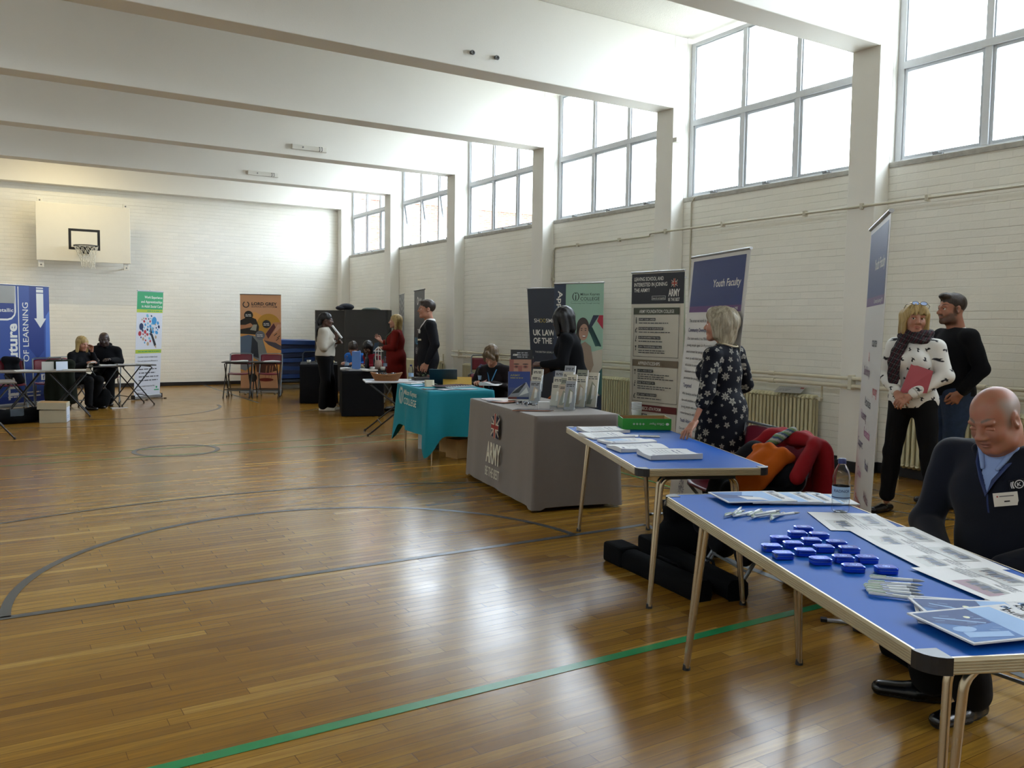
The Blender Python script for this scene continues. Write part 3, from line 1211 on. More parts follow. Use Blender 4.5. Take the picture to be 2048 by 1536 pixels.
class Human:
    def __init__(s, name, label, loc, face, H=1.70, base=STAND, pose=None, skin=None, sex='m', girth=1.0, head=None,
                 hrot=(0, 0, 0), h=0.009, hh=0.006, hands=None, hscale=1.0):
        s.k = H / 1.70
        s.h, s.hh = h, hh
        fx, fy = face
        s.root = thing(name, label, 'person', (loc[0], loc[1], loc[2] if len(loc) > 2 else 0), math.atan2(-fx, fy))
        J = dict(base)
        J.update(pose or {})
        s.J = {a: np.array(b, float) * s.k for a, b in J.items()}
        s.sex, s.g = sex, girth
        for sd in ('r', 'l'):
            s.J['sh_' + sd] = s.J['sh_' + sd] * V3(.95, 1, 1) - V3(0, 0, .026 * s.k)
        s.J['head'] = s.J['head'] + V3(0, 0, .008)
        s.M = rot_ypr(*hrot)
        s.hs = hscale * s.k
        J = s.J
        s.spine = rot_frame(J['chest'] - J['pelvis'], J['sh_r'] - J['sh_l'])
        s.upper = rot_frame(J['neck'] - J['chest'], J['sh_r'] - J['sh_l'])
        s.skin = skin
        # ---- the body: one skin from scalp to ankles
        F = Field()
        s.torso(F, -0.014)
        s.arms(F, -0.008, 1.0)
        s.legs(F, -0.010, 1.0)
        parts = []
        P, Q = F.mesh(max(h, 0.009))
        parts.append((P, Q, 0))
        o = dict(head or {})
        nk = J['neck']
        hc = J['head']
        r0 = (0.056 if sex == 'm' else 0.047) * s.k * o.get('neckw', 1.0)
        o['neck'] = [(nk - V3(0, 0, .03) * s.k, hc + s.M @ V3(0, -0.022, -0.06) * s.hs, r0 * 1.1, r0, 0.03)]
        parts += head_parts(hc, s.M, s.hs, hh, o)
        for sd, e in (hands or {}).items():
            sg = 1 if sd == 'r' else -1
            w = J['wr_' + sd]
            e = dict(e)
            d = np.array(e.pop('d', w - J['el_' + sd]), float)
            n = np.array(e.pop('n', (sg, 0.2, 0)), float)
            e.setdefault('sc', s.k * (1.0 if sex == 'm' else 0.92))
            P, Q = hand_field(w, d, n, sg, **e).mesh(max(0.0042, hh * 0.75))
            parts.append((P, Q, 0))
        P, Q, mi, at = merge(parts)
        s.body = np_obj('body', P, Q, mi, [skin, EYEW, EYEI], s.root, at)

    # ---- volumes shared by skin and clothes; e = how far the cloth stands off
    def torso(s, F, e=0.0, low=True, top=True):
        J, k, g = s.J, s.k, s.g
        A, B = s.spine, s.upper
        pel, ch, nk = J['pelvis'], J['chest'], J['neck']
        fem = s.sex == 'f'
        if low:
            F.ell(pel, np.array([(.168 if fem else .160) * g, (.115) * g, .13]) * k + e, A, 0.05)
        wa = pel + (ch - pel) * 0.48
        F.ell(wa + A[:, 1] * (.012 * (g - 1) * 6) * k, np.array([(.130 if fem else .150) * g, (.098 + .05 * (g - 1)) * g, .16]) * k + e, A, 0.06)
        if top:
            F.ell(ch, np.array([(.140 if fem else .160) * g, .106 * g, .150]) * k + e, A, 0.05)
            F.ell(ch + (nk - ch) * .55, np.array([(.095 if fem else .115), .075, .075]) * k + e, B, 0.05)
            if fem:
                for sd in (-1, 1):
                    F.ell(ch + A @ (V3(sd * .068, .085, .005) * k), np.array([.062, .058, .065]) * k + e, A, 0.035)
            for sd in ('r', 'l'):
                F.cone(nk - B[:, 2] * .03 * k, J['sh_' + sd], .042 * k + e, (.046 if fem else .054) * k + e, 0.04)

    def arms(s, F, e=0.0, upto=1.0, e2=None, only=('r', 'l')):
        J, k = s.J, s.k
        e2 = e if e2 is None else e2
        m = .9 if s.sex == 'f' else 1.0
        for sd in only:
            a, b, c = J['sh_' + sd], J['el_' + sd], J['wr_' + sd]
            F.cone(a, a + (b - a) * min(1, upto * 2), .050 * k * m * s.g ** .5 + e, .041 * k * m + e, 0.02)
            if upto > 0.5:
                t = min(1, (upto - 0.5) * 2)
                F.cone(b, b + (c - b) * t, .040 * k * m + e, (.040 + (.026 - .040) * t) * k * m + e2, 0.018)

    def legs(s, F, e=0.0, upto=1.0, flare=0.0, only=('r', 'l')):
        J, k, g = s.J, s.k, s.g
        for sd in only:
            a, b, c = J['hip_' + sd], J['kn_' + sd], J['an_' + sd]
            F.cone(a, b, .085 * k * g + e, .056 * k + e, 0.04)
            u = b + (c - b) * upto
            F.cone(b, u, .055 * k + e, (.055 - .019 * upto) * k + e + flare, 0.03)
            q = nrm(np.cross(J['kn_r'] - J['kn_l'] + V3(1e-3, 0, 0), c - b))
            F.ell(b + (c - b) * .3 + q * -.012 * k, np.array([.052, .056, .11]) * k + e, rot_frame(b - c, V3(1, 0, 0)), 0.03)

    def put(s, name, F, mats, paint=None, h=None, noise=None, cuts=()):
        for p, n in cuts:
            F.plane(p, n)
        P, Q = F.mesh(h or s.h, noise)
        if getattr(s, 'keep', False):
            s.front, s.keep = s.loc(P), False
        mi = np.zeros(len(Q), np.int32)
        at = None
        if paint is not None:
            r = paint(P)
            if r.dtype.kind == 'f':
                at = {'print': r}
            else:
                mi = paint(P[Q].mean(1))
        return np_obj(name, P, Q, mi, mats if isinstance(mats, (list, tuple)) else [mats], s.root, at)

    def shirt(s, name, mats, e=.012, upto=1.0, hem=None, paint=None, h=None, cuff=.010, wrinkle=.004, drape=None, cut=True):
        F = Field()
        s.torso(F, e)
        s.arms(F, e, upto, cuff)
        if drape:
            drape(F)
        J = s.J
        if hem is not None:
            p = J['pelvis'] + s.spine[:, 2] * hem * s.k
            F.plane(p, -s.spine[:, 2])
        nk = J['neck'] + s.upper[:, 2] * .012 * s.k
        s.keep = True
        return s.put(name, F, mats, paint, h, folds(wrinkle), [(nk, s.upper[:, 2])] if cut else [])

    def trousers(s, mats, e=.010, upto=.93, flare=.012, paint=None, name='trousers', h=None, wrinkle=.004):
        F = Field()
        J = s.J
        F.ell(J['pelvis'], np.array([(.165 if s.sex == 'f' else .158) * s.g, .115 * s.g, .12]) * s.k + e, s.spine, 0.05)
        F.plane(J['pelvis'] + s.spine[:, 2] * .09 * s.k, s.spine[:, 2])
        s.legs(F, e, upto, flare)
        return s.put(name, F, mats, paint, h, folds(wrinkle, 30))

    def shoes(s, m, sole=None, low=False, h=None, only=('r', 'l')):
        J, k = s.J, s.k
        for sd in only:
            a, t = J['an_' + sd], J['to_' + sd]
            d = nrm(t - a)
            F = Field()
            fl = nrm(V3(d[0], d[1], 0))
            zb = min(a[2], t[2]) - .03 * k
            hl = V3(a[0], a[1], zb + .028 * k) - fl * .045 * k
            tip = V3(t[0], t[1], zb + .026 * k)
            x = np.cross(fl, V3(0, 0, 1))
            mid = (hl + tip) / 2
            F.cone(hl, mid, .032 * k, .036 * k, 0.02, x, 1.05)
            F.cone(mid, tip + fl * .02 * k, .037 * k, .028 * k, 0.02, x, 1.2)
            if not low:
                F.cone(a + V3(0, 0, .0) * k, hl + fl * .05 * k, .040 * k, .036 * k, 0.02)
            F.plane((0, 0, zb), (0, 0, -1))
            s.put('shoe', F, [m, sole or m], (lambda C, z0=zb: (C[:, 2] < z0 + .016 * k).astype(np.int32)), h or max(.005, s.hh))

    def hair(s, F, m, h=None, name='hair', noise=None):
        return s.put(name, F, m, None, h or s.hh, noise)

    def T(s, x, y, z):
        return s.J['head'] + s.M @ (V3(x, y, z) * s.hs)

    def hE(s, F, c, r, k=.02, sub=False, N=None):
        F.ell(s.T(*c), np.array(r) * s.hs, s.M if N is None else s.M @ N, k * s.hs, sub)

    def hC(s, F, a, b, ra, rb, k=.02, sub=False):
        F.cone(s.T(*a), s.T(*b), ra * s.hs, rb * s.hs, k * s.hs, sub=sub)

    def loc(s, C):
        """face centres in chest axes (x right, y front, z up from the chest)"""
        return (C - s.J['chest']) @ s.spine / s.k


def folds(amp, fr=24.0):
    if not amp:
        return None

    def f(X, Y, Z):
        a = np.sin(fr * Z + 7 * X + 3 * np.sin(9 * Y + 2)) * np.sin(fr * .6 * X - 5 * Z + 1.3)
        b = np.sin(fr * .9 * Y + fr * .8 * Z + 2.1 + 2 * np.sin(11 * X))
        return amp * (0.6 * a + 0.4 * b)
    return f


def strands(amp, M=None, fr=110.0):
    def f(X, Y, Z):
        return amp * (np.sin(fr * X + 22 * Z + 2 * np.sin(14 * Y)) * np.sin(fr * .8 * Y - 16 * Z) + .4 * np.sin(40 * X + 35 * Y + 8 * Z))
    return f
# ================================================================ fixed things on walls and beams
PIPE = mat('cream_pipe_paint', '#cfcab6', 0.45)
RADM = mat('cream_radiator_paint', '#cfc9a8', 0.45)


def radiator(y0, y1, label):
    t = thing('radiator', label, 'radiator', (7.66, (y0 + y1) / 2, 0), 0, 'cream column radiators along the right wall')
    L = y1 - y0
    n = int(L / 0.052)
    mb = MB()
    for i in range(n):
        y = -L / 2 + (i + 0.5) * L / n
        for dx in (-0.05, 0.0, 0.05):
            mb.tube([(dx, y, 0.16), (dx, y, 0.70)], 0.0175, RADM, 8)
        mb.tube([(-0.055, y, 0.155), (-0.03, y, 0.135), (0.03, y, 0.135), (0.055, y, 0.155)], 0.021, RADM, 8)
        mb.tube([(-0.055, y, 0.705), (-0.03, y, 0.73), (0.03, y, 0.73), (0.055, y, 0.705)], 0.021, RADM, 8)
    mb.tube([(0, -L / 2, 0.145), (0, L / 2, 0.145)], 0.022, RADM, 10)
    mb.tube([(0, -L / 2, 0.715), (0, L / 2, 0.715)], 0.022, RADM, 10)
    mb.build('sections', t)
    for s in (-1, 1):
        mb = MB()
        mb.tube([(-.05, s * (L / 2 - 0.03), 0.0), (-.05, s * (L / 2 - 0.03), 0.15)], 0.014, RADM, 8)
        mb.build('foot', t)
    mb = MB()
    mb.tube([(0.0, -L / 2, 0.715), (0.0, -L / 2 - 0.07, 0.715), (0.0, -L / 2 - 0.07, 0.89)], 0.013, PIPE, 8)
    mb.tube([(0.0, -L / 2 - 0.07, 0.715), (-0.045, -L / 2 - 0.07, 0.715)], 0.019, PIPE, 10)
    mb.build('valve', t)
    return t


radiator(2.95, 5.05, 'cream column radiator behind the two people talking')
radiator(6.05, 8.12, 'cream column radiator behind the chair with the red coat')
radiator(9.05, 11.0, 'cream column radiator beside the army recruitment banner')
radiator(11.95, 13.95, 'cream column radiator behind the person in the dark blazer')
radiator(14.9, 16.9, 'cream column radiator behind the woman in red')

t = thing('heating_pipes', 'pair of cream heating pipes running along the right wall above the radiators', 'pipe', (0, 0, 0))
for z, r in ((0.965, 0.019), (0.885, 0.022)):
    mb = MB()
    mb.tube([(XC - 0.05, YB + 0.3, z), (XC - 0.05, 14.1, z), (XC - 0.02, 14.25, z), (XC + 0.15, 14.28, z)], r, PIPE, 10)
    for q in range(12):
        mb.tube([(XC - 0.05, 0.6 + q * 1.18, z), (XC - 0.05, 0.68 + q * 1.18, z)], r * 1.35, PIPE, 10)
    mb.build('pipe', t)
for y in (2.85, 5.52, 8.48, 11.43, 13.9):
    mb = MB()
    mb.bx(XC - 0.075, XC, y - 0.02, y + 0.02, 0.85, 1.0, PIPE)
    mb.build('bracket', t, bevel=0.004)

t = thing('wall_conduit', 'thin painted conduit running along the right wall below the windows', 'pipe', (0, 0, 0))
CON = mat('painted_conduit', '#bdb8a6', 0.5)
mb = MB()
X2 = XC - 0.015
mb.tube([(X2, YB + 0.3, 2.70), (X2, 8.66, 2.70), (X2 + 0.02, 8.72, 2.70), (XW - 0.02, 8.95, 2.70), (XW - 0.02, 11.18, 2.70), (XW - 0.02, 11.24, 2.66), (XW - 0.02, 11.24, 1.0)], 0.013, CON, 8)
mb.build('conduit', t)
for y in (1.0, 2.2, 3.5, 4.8, 5.5, 6.2, 7.4, 8.4):
    mb = MB()
    mb.bx(X2 - 0.02, XC if y < 5.7 and y > 5.3 or y > 8.3 else XC + 0.02, y - 0.015, y + 0.015, 2.67, 2.73, CON)
    mb.build('clip', t, bevel=0.003)
for y, z in ((9.6, 2.7), (10.6, 2.7), (11.24, 2.2), (11.24, 1.6)):
    mb = MB()
    mb.bx(XW - 0.04, XW, y - 0.02, y + 0.02, z - 0.025, z + 0.025, CON)
    mb.build('clip', t, bevel=0.003)
t = thing('wall_conduit', 'thin painted conduit dropping from a window corner behind the tall blue banner', 'pipe', (0, 0, 0))
mb = MB()
mb.tube([(XW - 0.015, 8.1, 3.12), (XW - 0.015, 8.16, 3.06), (XW - 0.015, 8.16, 0.98)], 0.010, CON, 8)
mb.build('conduit', t)

WHITEP = mat('white_gloss_paint', '#d8d6cd', 0.35)
STEELD = mat('dull_steel', '#77787a', 0.4, metal=0.9)
for k, lab in ((3, 'white lamp batten on the nearer beam face, without its tube'), (4, 'white lamp batten on the farther beam face, without its tube')):
    y = Y0 + SP * k
    t = thing('lamp_batten', lab, 'light fitting', (4.77 if k == 3 else 4.82, y, 4.395), 0, 'empty lamp battens on the beams')
    mb = MB()
    mb.bx(-0.30, 0.30, -0.06, 0, -0.042, 0.042, WHITEP)
    mb.build('housing', t, bevel=0.006)
    mb = MB()
    mb.tube([(-0.12, -0.062, 0.0), (-0.12, -0.075, 0.0)], 0.012, STEELD, 8)
    mb.build('screw', t)
    mb = MB()
    for x in (0.16, 0.2):
        mb.tube([(x, -0.06, 0.03), (x, -0.10, 0.025), (x, -0.10, -0.03), (x, -0.07, -0.04)], 0.006, STEELD, 6)
    mb.build('hook', t)
for x, lab in ((4.61, 'small metal ring bolt on the second beam, farther from the window'), (4.92, 'small metal ring bolt on the second beam, nearer the window')):
    t = MB()
    t.tube([(0, 0, 0), (0, -0.03, 0)], 0.022, STEELD, 10)
    t.tube([(0.02 * math.cos(a), -0.04, 0.02 * math.sin(a) - 0.01) for a in np.linspace(0, 2 * PI, 12, False)], 0.007, STEELD, 6, True)
    tag(t.build('ring_bolt', None, (x, Y0 + SP, 4.42)), lab, 'bolt', 'ring bolts on the beam')
mb = MB()
mb.bx(-0.10, 0.0, -0.07, 0.0, -0.03, 0.03, WHITEP)
tag(mb.build('window_stay', None, (XC + 0.1, Y0 + SP, 3.85), bevel=0.004), 'small pale metal bracket on the side of the second window pier', 'bracket')

# warm lamp high in the last bay, the one lamp that is lit
LAMPM = mat('lamp_tube', '#fff0c8', 0.4, emit=2.0)
t = thing('ceiling_light', 'fluorescent ceiling light hidden behind the last beam, above the hoop', 'light fitting', (1.35, 18.55, ZC))
mb = MB()
mb.bx(-0.75, 0.75, -0.07, 0.07, -0.09, 0, WHITEP)
mb.build('housing', t, bevel=0.006)
mb = MB()
mb.tube([(-0.70, 0, -0.115), (0.70, 0, -0.115)], 0.018, LAMPM, 10)
mb.build('tube', t)
Lm = bpy.data.lights.new('ceiling_lamp', 'AREA')
Lm.shape = 'RECTANGLE'
Lm.size, Lm.size_y = 1.4, 0.08
Lm.energy = 30
Lm.color = (1.0, 0.83, 0.48)
lo = bpy.data.objects.new('ceiling_lamp', Lm)
COL.objects.link(lo)
lo.parent = t
lo.location = (0, 0, -0.15)
lo['kind'] = 'helper'

# ---- basketball hoop
BBM = mat('white_backboard', '#dad6c8', 0.45, noise=0.03, nscale=6)
BLK = mat('black_paint', '#141416', 0.5)
NETM = mat('white_net_cord', '#cfccc0', 0.8)
t = thing('basketball_hoop', 'white basketball backboard with black target square, rim and net on the far wall', 'basketball hoop', (1.87, YF, 0))
mb = MB()
mb.bx(-0.88, 0.88, -0.51, -0.48, 2.67, 3.845, BBM)
bo = mb.build('backboard', t, bevel=0.006)
mb = MB()
for (a, b, c, d) in ((-0.295, 0.295, 3.295, 3.345), (-0.295, 0.295, 2.915, 2.965), (-0.295, -0.245, 2.965, 3.295), (0.245, 0.295, 2.965, 3.295)):
    mb.bx(a, b, -0.5115, -0.5095, c, d, BLK)
mb.build('target_square', bo)
for x in (-0.80, 0.80):
    mb = MB()
    mb.bx(x - 0.05, x + 0.05, -0.478, -0.43, 2.53, 3.93, WHITEP)
    w = mb.build('batten', t, bevel=0.005)
    for z in (2.58, 3.88):
        mb = MB()
        mb.tube([(x, -0.478, z), (x, -0.487, z)], 0.016, STEELD, 10)
        mb.tube([(x, -0.478, z), (x, 0, z)], 0.012, WHITEP, 8)
        mb.build('bolt', w)
mb = MB()
rz_, ry = 2.98, -0.80
mb.tube([(0.228 * math.cos(a), ry + 0.228 * math.sin(a), rz_) for a in np.linspace(0, 2 * PI, 36, False)], 0.011, BLK, 8, True)
mb.tube([(-0.13, ry + 0.18, rz_ - 0.01), (-0.06, -0.52, rz_ - 0.12)], 0.008, BLK, 6)
mb.tube([(0.13, ry + 0.18, rz_ - 0.01), (0.06, -0.52, rz_ - 0.12)], 0.008, BLK, 6)
mb.bx(-0.08, 0.08, -0.58, -0.51, rz_ - 0.15, rz_ + 0.01, BLK)
rim = mb.build('rim', t)
mb = MB()
NS = 14
for s in (-1, 1):
    for i in range(NS):
        pts = []
        for q in range(6):
            u = q / 5
            r = 0.225 - 0.105 * min(1, u * 1.6) + 0.01 * u
            a = 2 * PI * (i + s * q * 0.5) / NS
            pts.append((r * math.cos(a) + 0.04 * u, ry + r * math.sin(a), rz_ - 0.01 - 0.43 * u + 0.02 * math.sin(i * 2.3) * u))
        mb.tube(pts, 0.0045, NETM, 5, caps=False)
mb.build('net', rim)

# ================================================================ tables
BLUET = mat('blue_laminate', '#1150a4', 0.5, spec=0.08, noise=0.04, nscale=3)
EDGE = mat('ribbed_aluminium_edge', '#b4a98e', 0.38, metal=0.55)
CHROME = mat('tubular_steel', '#b9ab94', 0.22, metal=0.95)
RUB = mat('black_rubber', '#121214', 0.6)
CAPM = mat('black_corner_cap', '#15161a', 0.4)


def blue_table(label, loc, rz, L=1.80, Wd=0.69, H=0.74):
    t = thing('folding_table', label, 'table', (loc[0], loc[1], 0), rz, 'blue topped folding tables')
    th = 0.036
    x, y = Wd / 2, L / 2
    c = 0.05

    def outline(e):
        return [(-x + c, -y - e), (x - c, -y - e), (x + e, -y + c), (x + e, y - c), (x - c, y + e), (-x + c, y + e), (-x - e, y - c), (-x - e, -y + c)]
    mb = MB()
    mb.prism(outline(0), H - th + 0.002, H, BLUET)
    mb.build('tabletop', t)
    # ribbed edging: five ridges along every straight side
    for a, b in (((-x + c, -y), (x - c, -y)), ((x, -y + c), (x, y - c)), ((x - c, y), (-x + c, y)), ((-x, y - c), (-x, -y + c))):
        a, b = Vector((*a, 0)), Vector((*b, 0))
        d = (b - a).normalized()
        n = Vector((d.y, -d.x, 0))
        prof = [(0, 0.0015), (0.006, 0.0015), (0.007, -0.001)]
        for q in range(5):
            z = -0.0035 - q * 0.0065
            prof += [(0.008, z), (0.0105, z - 0.0022), (0.0105, z - 0.0042), (0.008, z - 0.006)]
        prof += [(0.007, -th - 0.001), (0, -th - 0.001)]
        vs = [a + n * o + Vector((0, 0, H + z)) for o, z in prof] + [b + n * o + Vector((0, 0, H + z)) for o, z in prof]
        m = len(prof)
        mb = MB()
        mb.add(vs, [(i, i + 1, m + i + 1, m + i) for i in range(m - 1)], EDGE, False, True)
        mb.build('edge_trim', t)
    for sx, sy in ((-1, -1), (1, -1), (1, 1), (-1, 1)):
        mb = MB()
        pts = []
        for q in range(7):
            a = (PI / 2) * q / 6
            pts.append((sx * (x - c + (c + 0.011) * math.cos(a)), sy * (y - c + (c + 0.011) * math.sin(a))))
        pts.append((sx * (x - c), sy * (y - c)))
        if sx * sy < 0:
            pts.reverse()
        mb.prism(pts, H - th - 0.002, H + 0.0022, CAPM)
        mb.build('corner_cap', t)
    for sx in (-1, 1):
        for sy in (-1, 1):
            mb = MB()
            fx, fy = sx * (x - 0.09), sy * (y - 0.065)
            for off in (0.0, 0.055):
                tx, ty = sx * (x - 0.14), sy * (y - 0.075 - off)
                pts = [Vector((fx, fy - sy * off * 0.18, 0.012)), Vector((tx, ty, H - 0.115))]
                for q in range(1, 6):
                    a = (PI / 2) * q / 5
                    pts.append(Vector((tx - sx * 0.06 * (1 - math.cos(a)), ty, H - 0.115 + 0.06 * math.sin(a))))
                pts.append(Vector((tx - sx * 0.15, ty, H - 0.055)))
                mb.tube(pts, 0.0115, CHROME, 10)
            lg = mb.build('leg', t)
            mb = MB()
            mb.tube([(fx, fy - sy * .005, 0.0), (fx, fy - sy * .005, 0.024)], [0.017, 0.0145], RUB, 10)
            mb.build('foot', lg)
    for sy in (-1, 1):
        mb = MB()
        mb.bx(-0.19, 0.19, sy * (y - 0.11) - 0.05, sy * (y - 0.11) + 0.05, H - th - 0.03, H - th, RUB)
        mb.build('leg_bracket', t)
    return t


T2 = ((3.475, 3.945), R(-23.7))
T3 = ((2.415, 1.735), R(-23.7))
blue_table('blue folding table behind the nearest one, with leaflets and a green paper box on it', *T2)
blue_table('nearest blue folding table, with pens, tins and magazines laid out on it', *T3)

DESK = mat('grey_brown_desk_top', '#6a6258', 0.45, noise=0.06)
DESKD = mat('dark_desk_top', '#2a2622', 0.5)
BLKMET = mat('black_steel_tube', '#1b1b1d', 0.4, metal=0.4)


def exam_desk(label, x, y, rz, w=0.60, d=0.55, H=0.70, top=None, group='folding exam desks'):
    """crossed legs lie in the planes of the two ends"""
    t = thing('folding_desk', label, 'desk', (x, y, 0), rz, group)
    mb = MB()
    mb.bx(-w / 2, w / 2, -d / 2, d / 2, H - 0.018, H, top or DESK)
    mb.build('desktop', t, bevel=0.004)
    for k, e in ((1, 0.02), (-1, 0.045)):
        for s in (-1, 1):
            yy = s * (d / 2 - e)
            mb = MB()
            mb.tube([(-k * (w / 2 - 0.03), yy, 0.01), (k * (w / 2 - 0.07), yy, H - 0.045), (k * (w / 2 - 0.09), yy - s * 0.02, H - 0.03)], 0.0105, BLKMET, 8)
            lg = mb.build('leg', t)
            mb = MB()
            mb.tube([(-k * (w / 2 - 0.03), yy, 0), (-k * (w / 2 - 0.035), yy, 0.03)], 0.014, RUB, 8)
            mb.build('foot', lg)
        mb = MB()
        mb.tube([(k * (w / 2 - 0.09), -(d / 2 - e - 0.02), H - 0.03), (k * (w / 2 - 0.09), d / 2 - e - 0.02, H - 0.03)], 0.0105, BLKMET, 8)
        mb.build('crossbar', t)
        mb = MB()
        mb.tube([(-k * w * 0.28, -(d / 2 - e), 0.16), (-k * w * 0.28, d / 2 - e, 0.16)], 0.008, BLKMET, 8)
        mb.build('crossbar', t)
    return t


a23 = R(-23)
for q, lab in ((-1, 'folding desk in front of the orange banner, the half nearer the hoop'), (1, 'folding desk in front of the orange banner, the half nearer the blue mats')):
    exam_desk(lab, 4.46 + q * 0.27 * math.cos(a23), 16.70 + q * 0.27 * math.sin(a23), a23 + PI / 2, 0.54, 0.52, 0.70, DESKD)
exam_desk('folding desk cut off by the left edge, nearest of the left tables', 0.02, 12.10, R(4), 0.62, 0.60, 0.70)
exam_desk('folding desk with a white folded card, middle of the left tables, right half', 1.10, 14.48, R(-3), 0.62, 0.60, 0.70, DESK)
exam_desk('folding desk with a white folded card, middle of the left tables, left half', 0.50, 14.42, R(-3), 0.58, 0.60, 0.70, DESK)
exam_desk('folding desk in front of the seated pair, next to the green topped banner', 2.22, 16.05, R(14), 0.62, 0.52, 0.70, DESKD)
exam_desk('folding desk in front of the seated pair, right before the blonde woman', 1.66, 15.78, R(14), 0.56, 0.52, 0.70, DESKD)
exam_desk('folding desk with a white top carrying the bread basket, behind the teal cloth', 4.72, 10.42, R(-18), 0.92, 0.58, 0.71, mat('white_desk_top', '#c9cad0', 0.35))

# ================================================================ tablecloths
TEAL = mat('teal_polyester', '#157a89', 0.75, spec=0.25, noise=0.05, nscale=20)
GREYC = mat('taupe_grey_polyester', '#746c66', 0.8, spec=0.2, noise=0.04, nscale=20, sheen=0.2)
BLACKC = mat('black_tablecloth', '#0d0d10', 0.9, spec=0.2)
WHITEL = mat('white_cloth_print', '#c9c5b2', 0.8)


def cloth(w, l, H, drop, m, fold=0.018, wave=0.02, thick=0.003, corner=0.55, seed=1, hang=None, flare=.05):
    """a cloth over a w x l top: rings of points, the corners gathered into a fold; hang(i,u) may alter the drop"""
    rnd = random.Random(seed)
    ph = [rnd.random() * 6.28 for _ in range(4)]
    N = 160
    rad = 0.03
    pts = []
    per = 2 * (w + l)
    for i in range(N):
        s_ = per * i / N
        if s_ < w:
            p, n = Vector((-w / 2 + s_, -l / 2, 0)), Vector((0, -1, 0))
        elif s_ < w + l:
            p, n = Vector((w / 2, -l / 2 + s_ - w, 0)), Vector((1, 0, 0))
        elif s_ < 2 * w + l:
            p, n = Vector((w / 2 - (s_ - w - l), l / 2, 0)), Vector((0, 1, 0))
        else:
            p, n = Vector((-w / 2, l / 2 - (s_ - 2 * w - l), 0)), Vector((-1, 0, 0))
        cd = min(math.hypot(p.x - sx * w / 2, p.y - sy * l / 2) for sx in (-1, 1) for sy in (-1, 1))
        cn = math.exp(-(cd / 0.10) ** 2)
        dg = Vector((p.x / w, p.y / l, 0)).normalized()
        pts.append((p, n, cn, dg, s_))
    rows = [(0.0, 0.0)]
    K = 14
    vs = []
    for p, n, cn, dg, s_ in pts:
        vs.append((p.x * .985, p.y * .985, H))
    for j in range(K + 1):
        u = j / K
        for i, (p, n, cn, dg, s_) in enumerate(pts):
            dr = drop if hang is None else hang(p, cn, s_)
            wv = (math.sin(s_ * 9 + ph[0]) * .6 + math.sin(s_ * 17 + ph[1]) * .4) * wave * u * (1 - cn)
            out = 0.006 + flare * u * (1 - cn) * 0.5 + wv + cn * corner * fold * 8 * u
            dv = n.lerp(dg, cn)
            q = p + dv * out
            vs.append((q.x, q.y, H - 0.004 - dr * u))
    fs = []
    for j in range(K + 1):
        for i in range(N):
            i2 = (i + 1) % N
            fs.append((j * N + i, (j + 1) * N + i, (j + 1) * N + i2, j * N + i2))
    mb = MB()
    mb.add(vs, fs, m, True)
    mb.add(vs[:N], [tuple(range(N))], m, False)
    return mb


def plain_table(name, label, x, y, rz, w, l, H, legs=True, pos=None):
    t = thing(name, label, 'table', (x, y, 0), rz)
    mb = MB()
    mb.bx(-w / 2 + .006, w / 2 - .006, -l / 2 + .006, l / 2 - .006, H - .035, H - .004, DESK)
    mb.build('tabletop', t)
    for sx in (-1, 1):
        for sy in (-1, 1):
            mb = MB()
            mb.tube([(sx * (w / 2 - .07), sy * (l / 2 - .09), 0.0), (sx * (w / 2 - .08), sy * (l / 2 - .10), H - .035)], .0125, CHROME, 10)
            mb.build('leg', t)
    return t


# --- the recruiting table under its grey cloth
AT = dict(x=4.165, y=6.235, rz=R(-11.5), w=0.72, l=1.67, H=0.755)
plain_table('folding_table', 'table hidden under the grey printed cloth', AT['x'], AT['y'], AT['rz'], AT['w'], AT['l'], AT['H'] - .004)


def army_hang(p, cn, s_):
    return 0.715 if cn < .5 else 0.735


mb = cloth(AT['w'], AT['l'], AT['H'], .72, GREYC, wave=.010, hang=army_hang, flare=.07, corner=.30, seed=4)
# print on the long side that faces the hall
UJB, UJR, UJW = mat('flag_navy_print', '#1b1c38', .8), mat('flag_red_print', '#8c2a24', .8), WHITEL


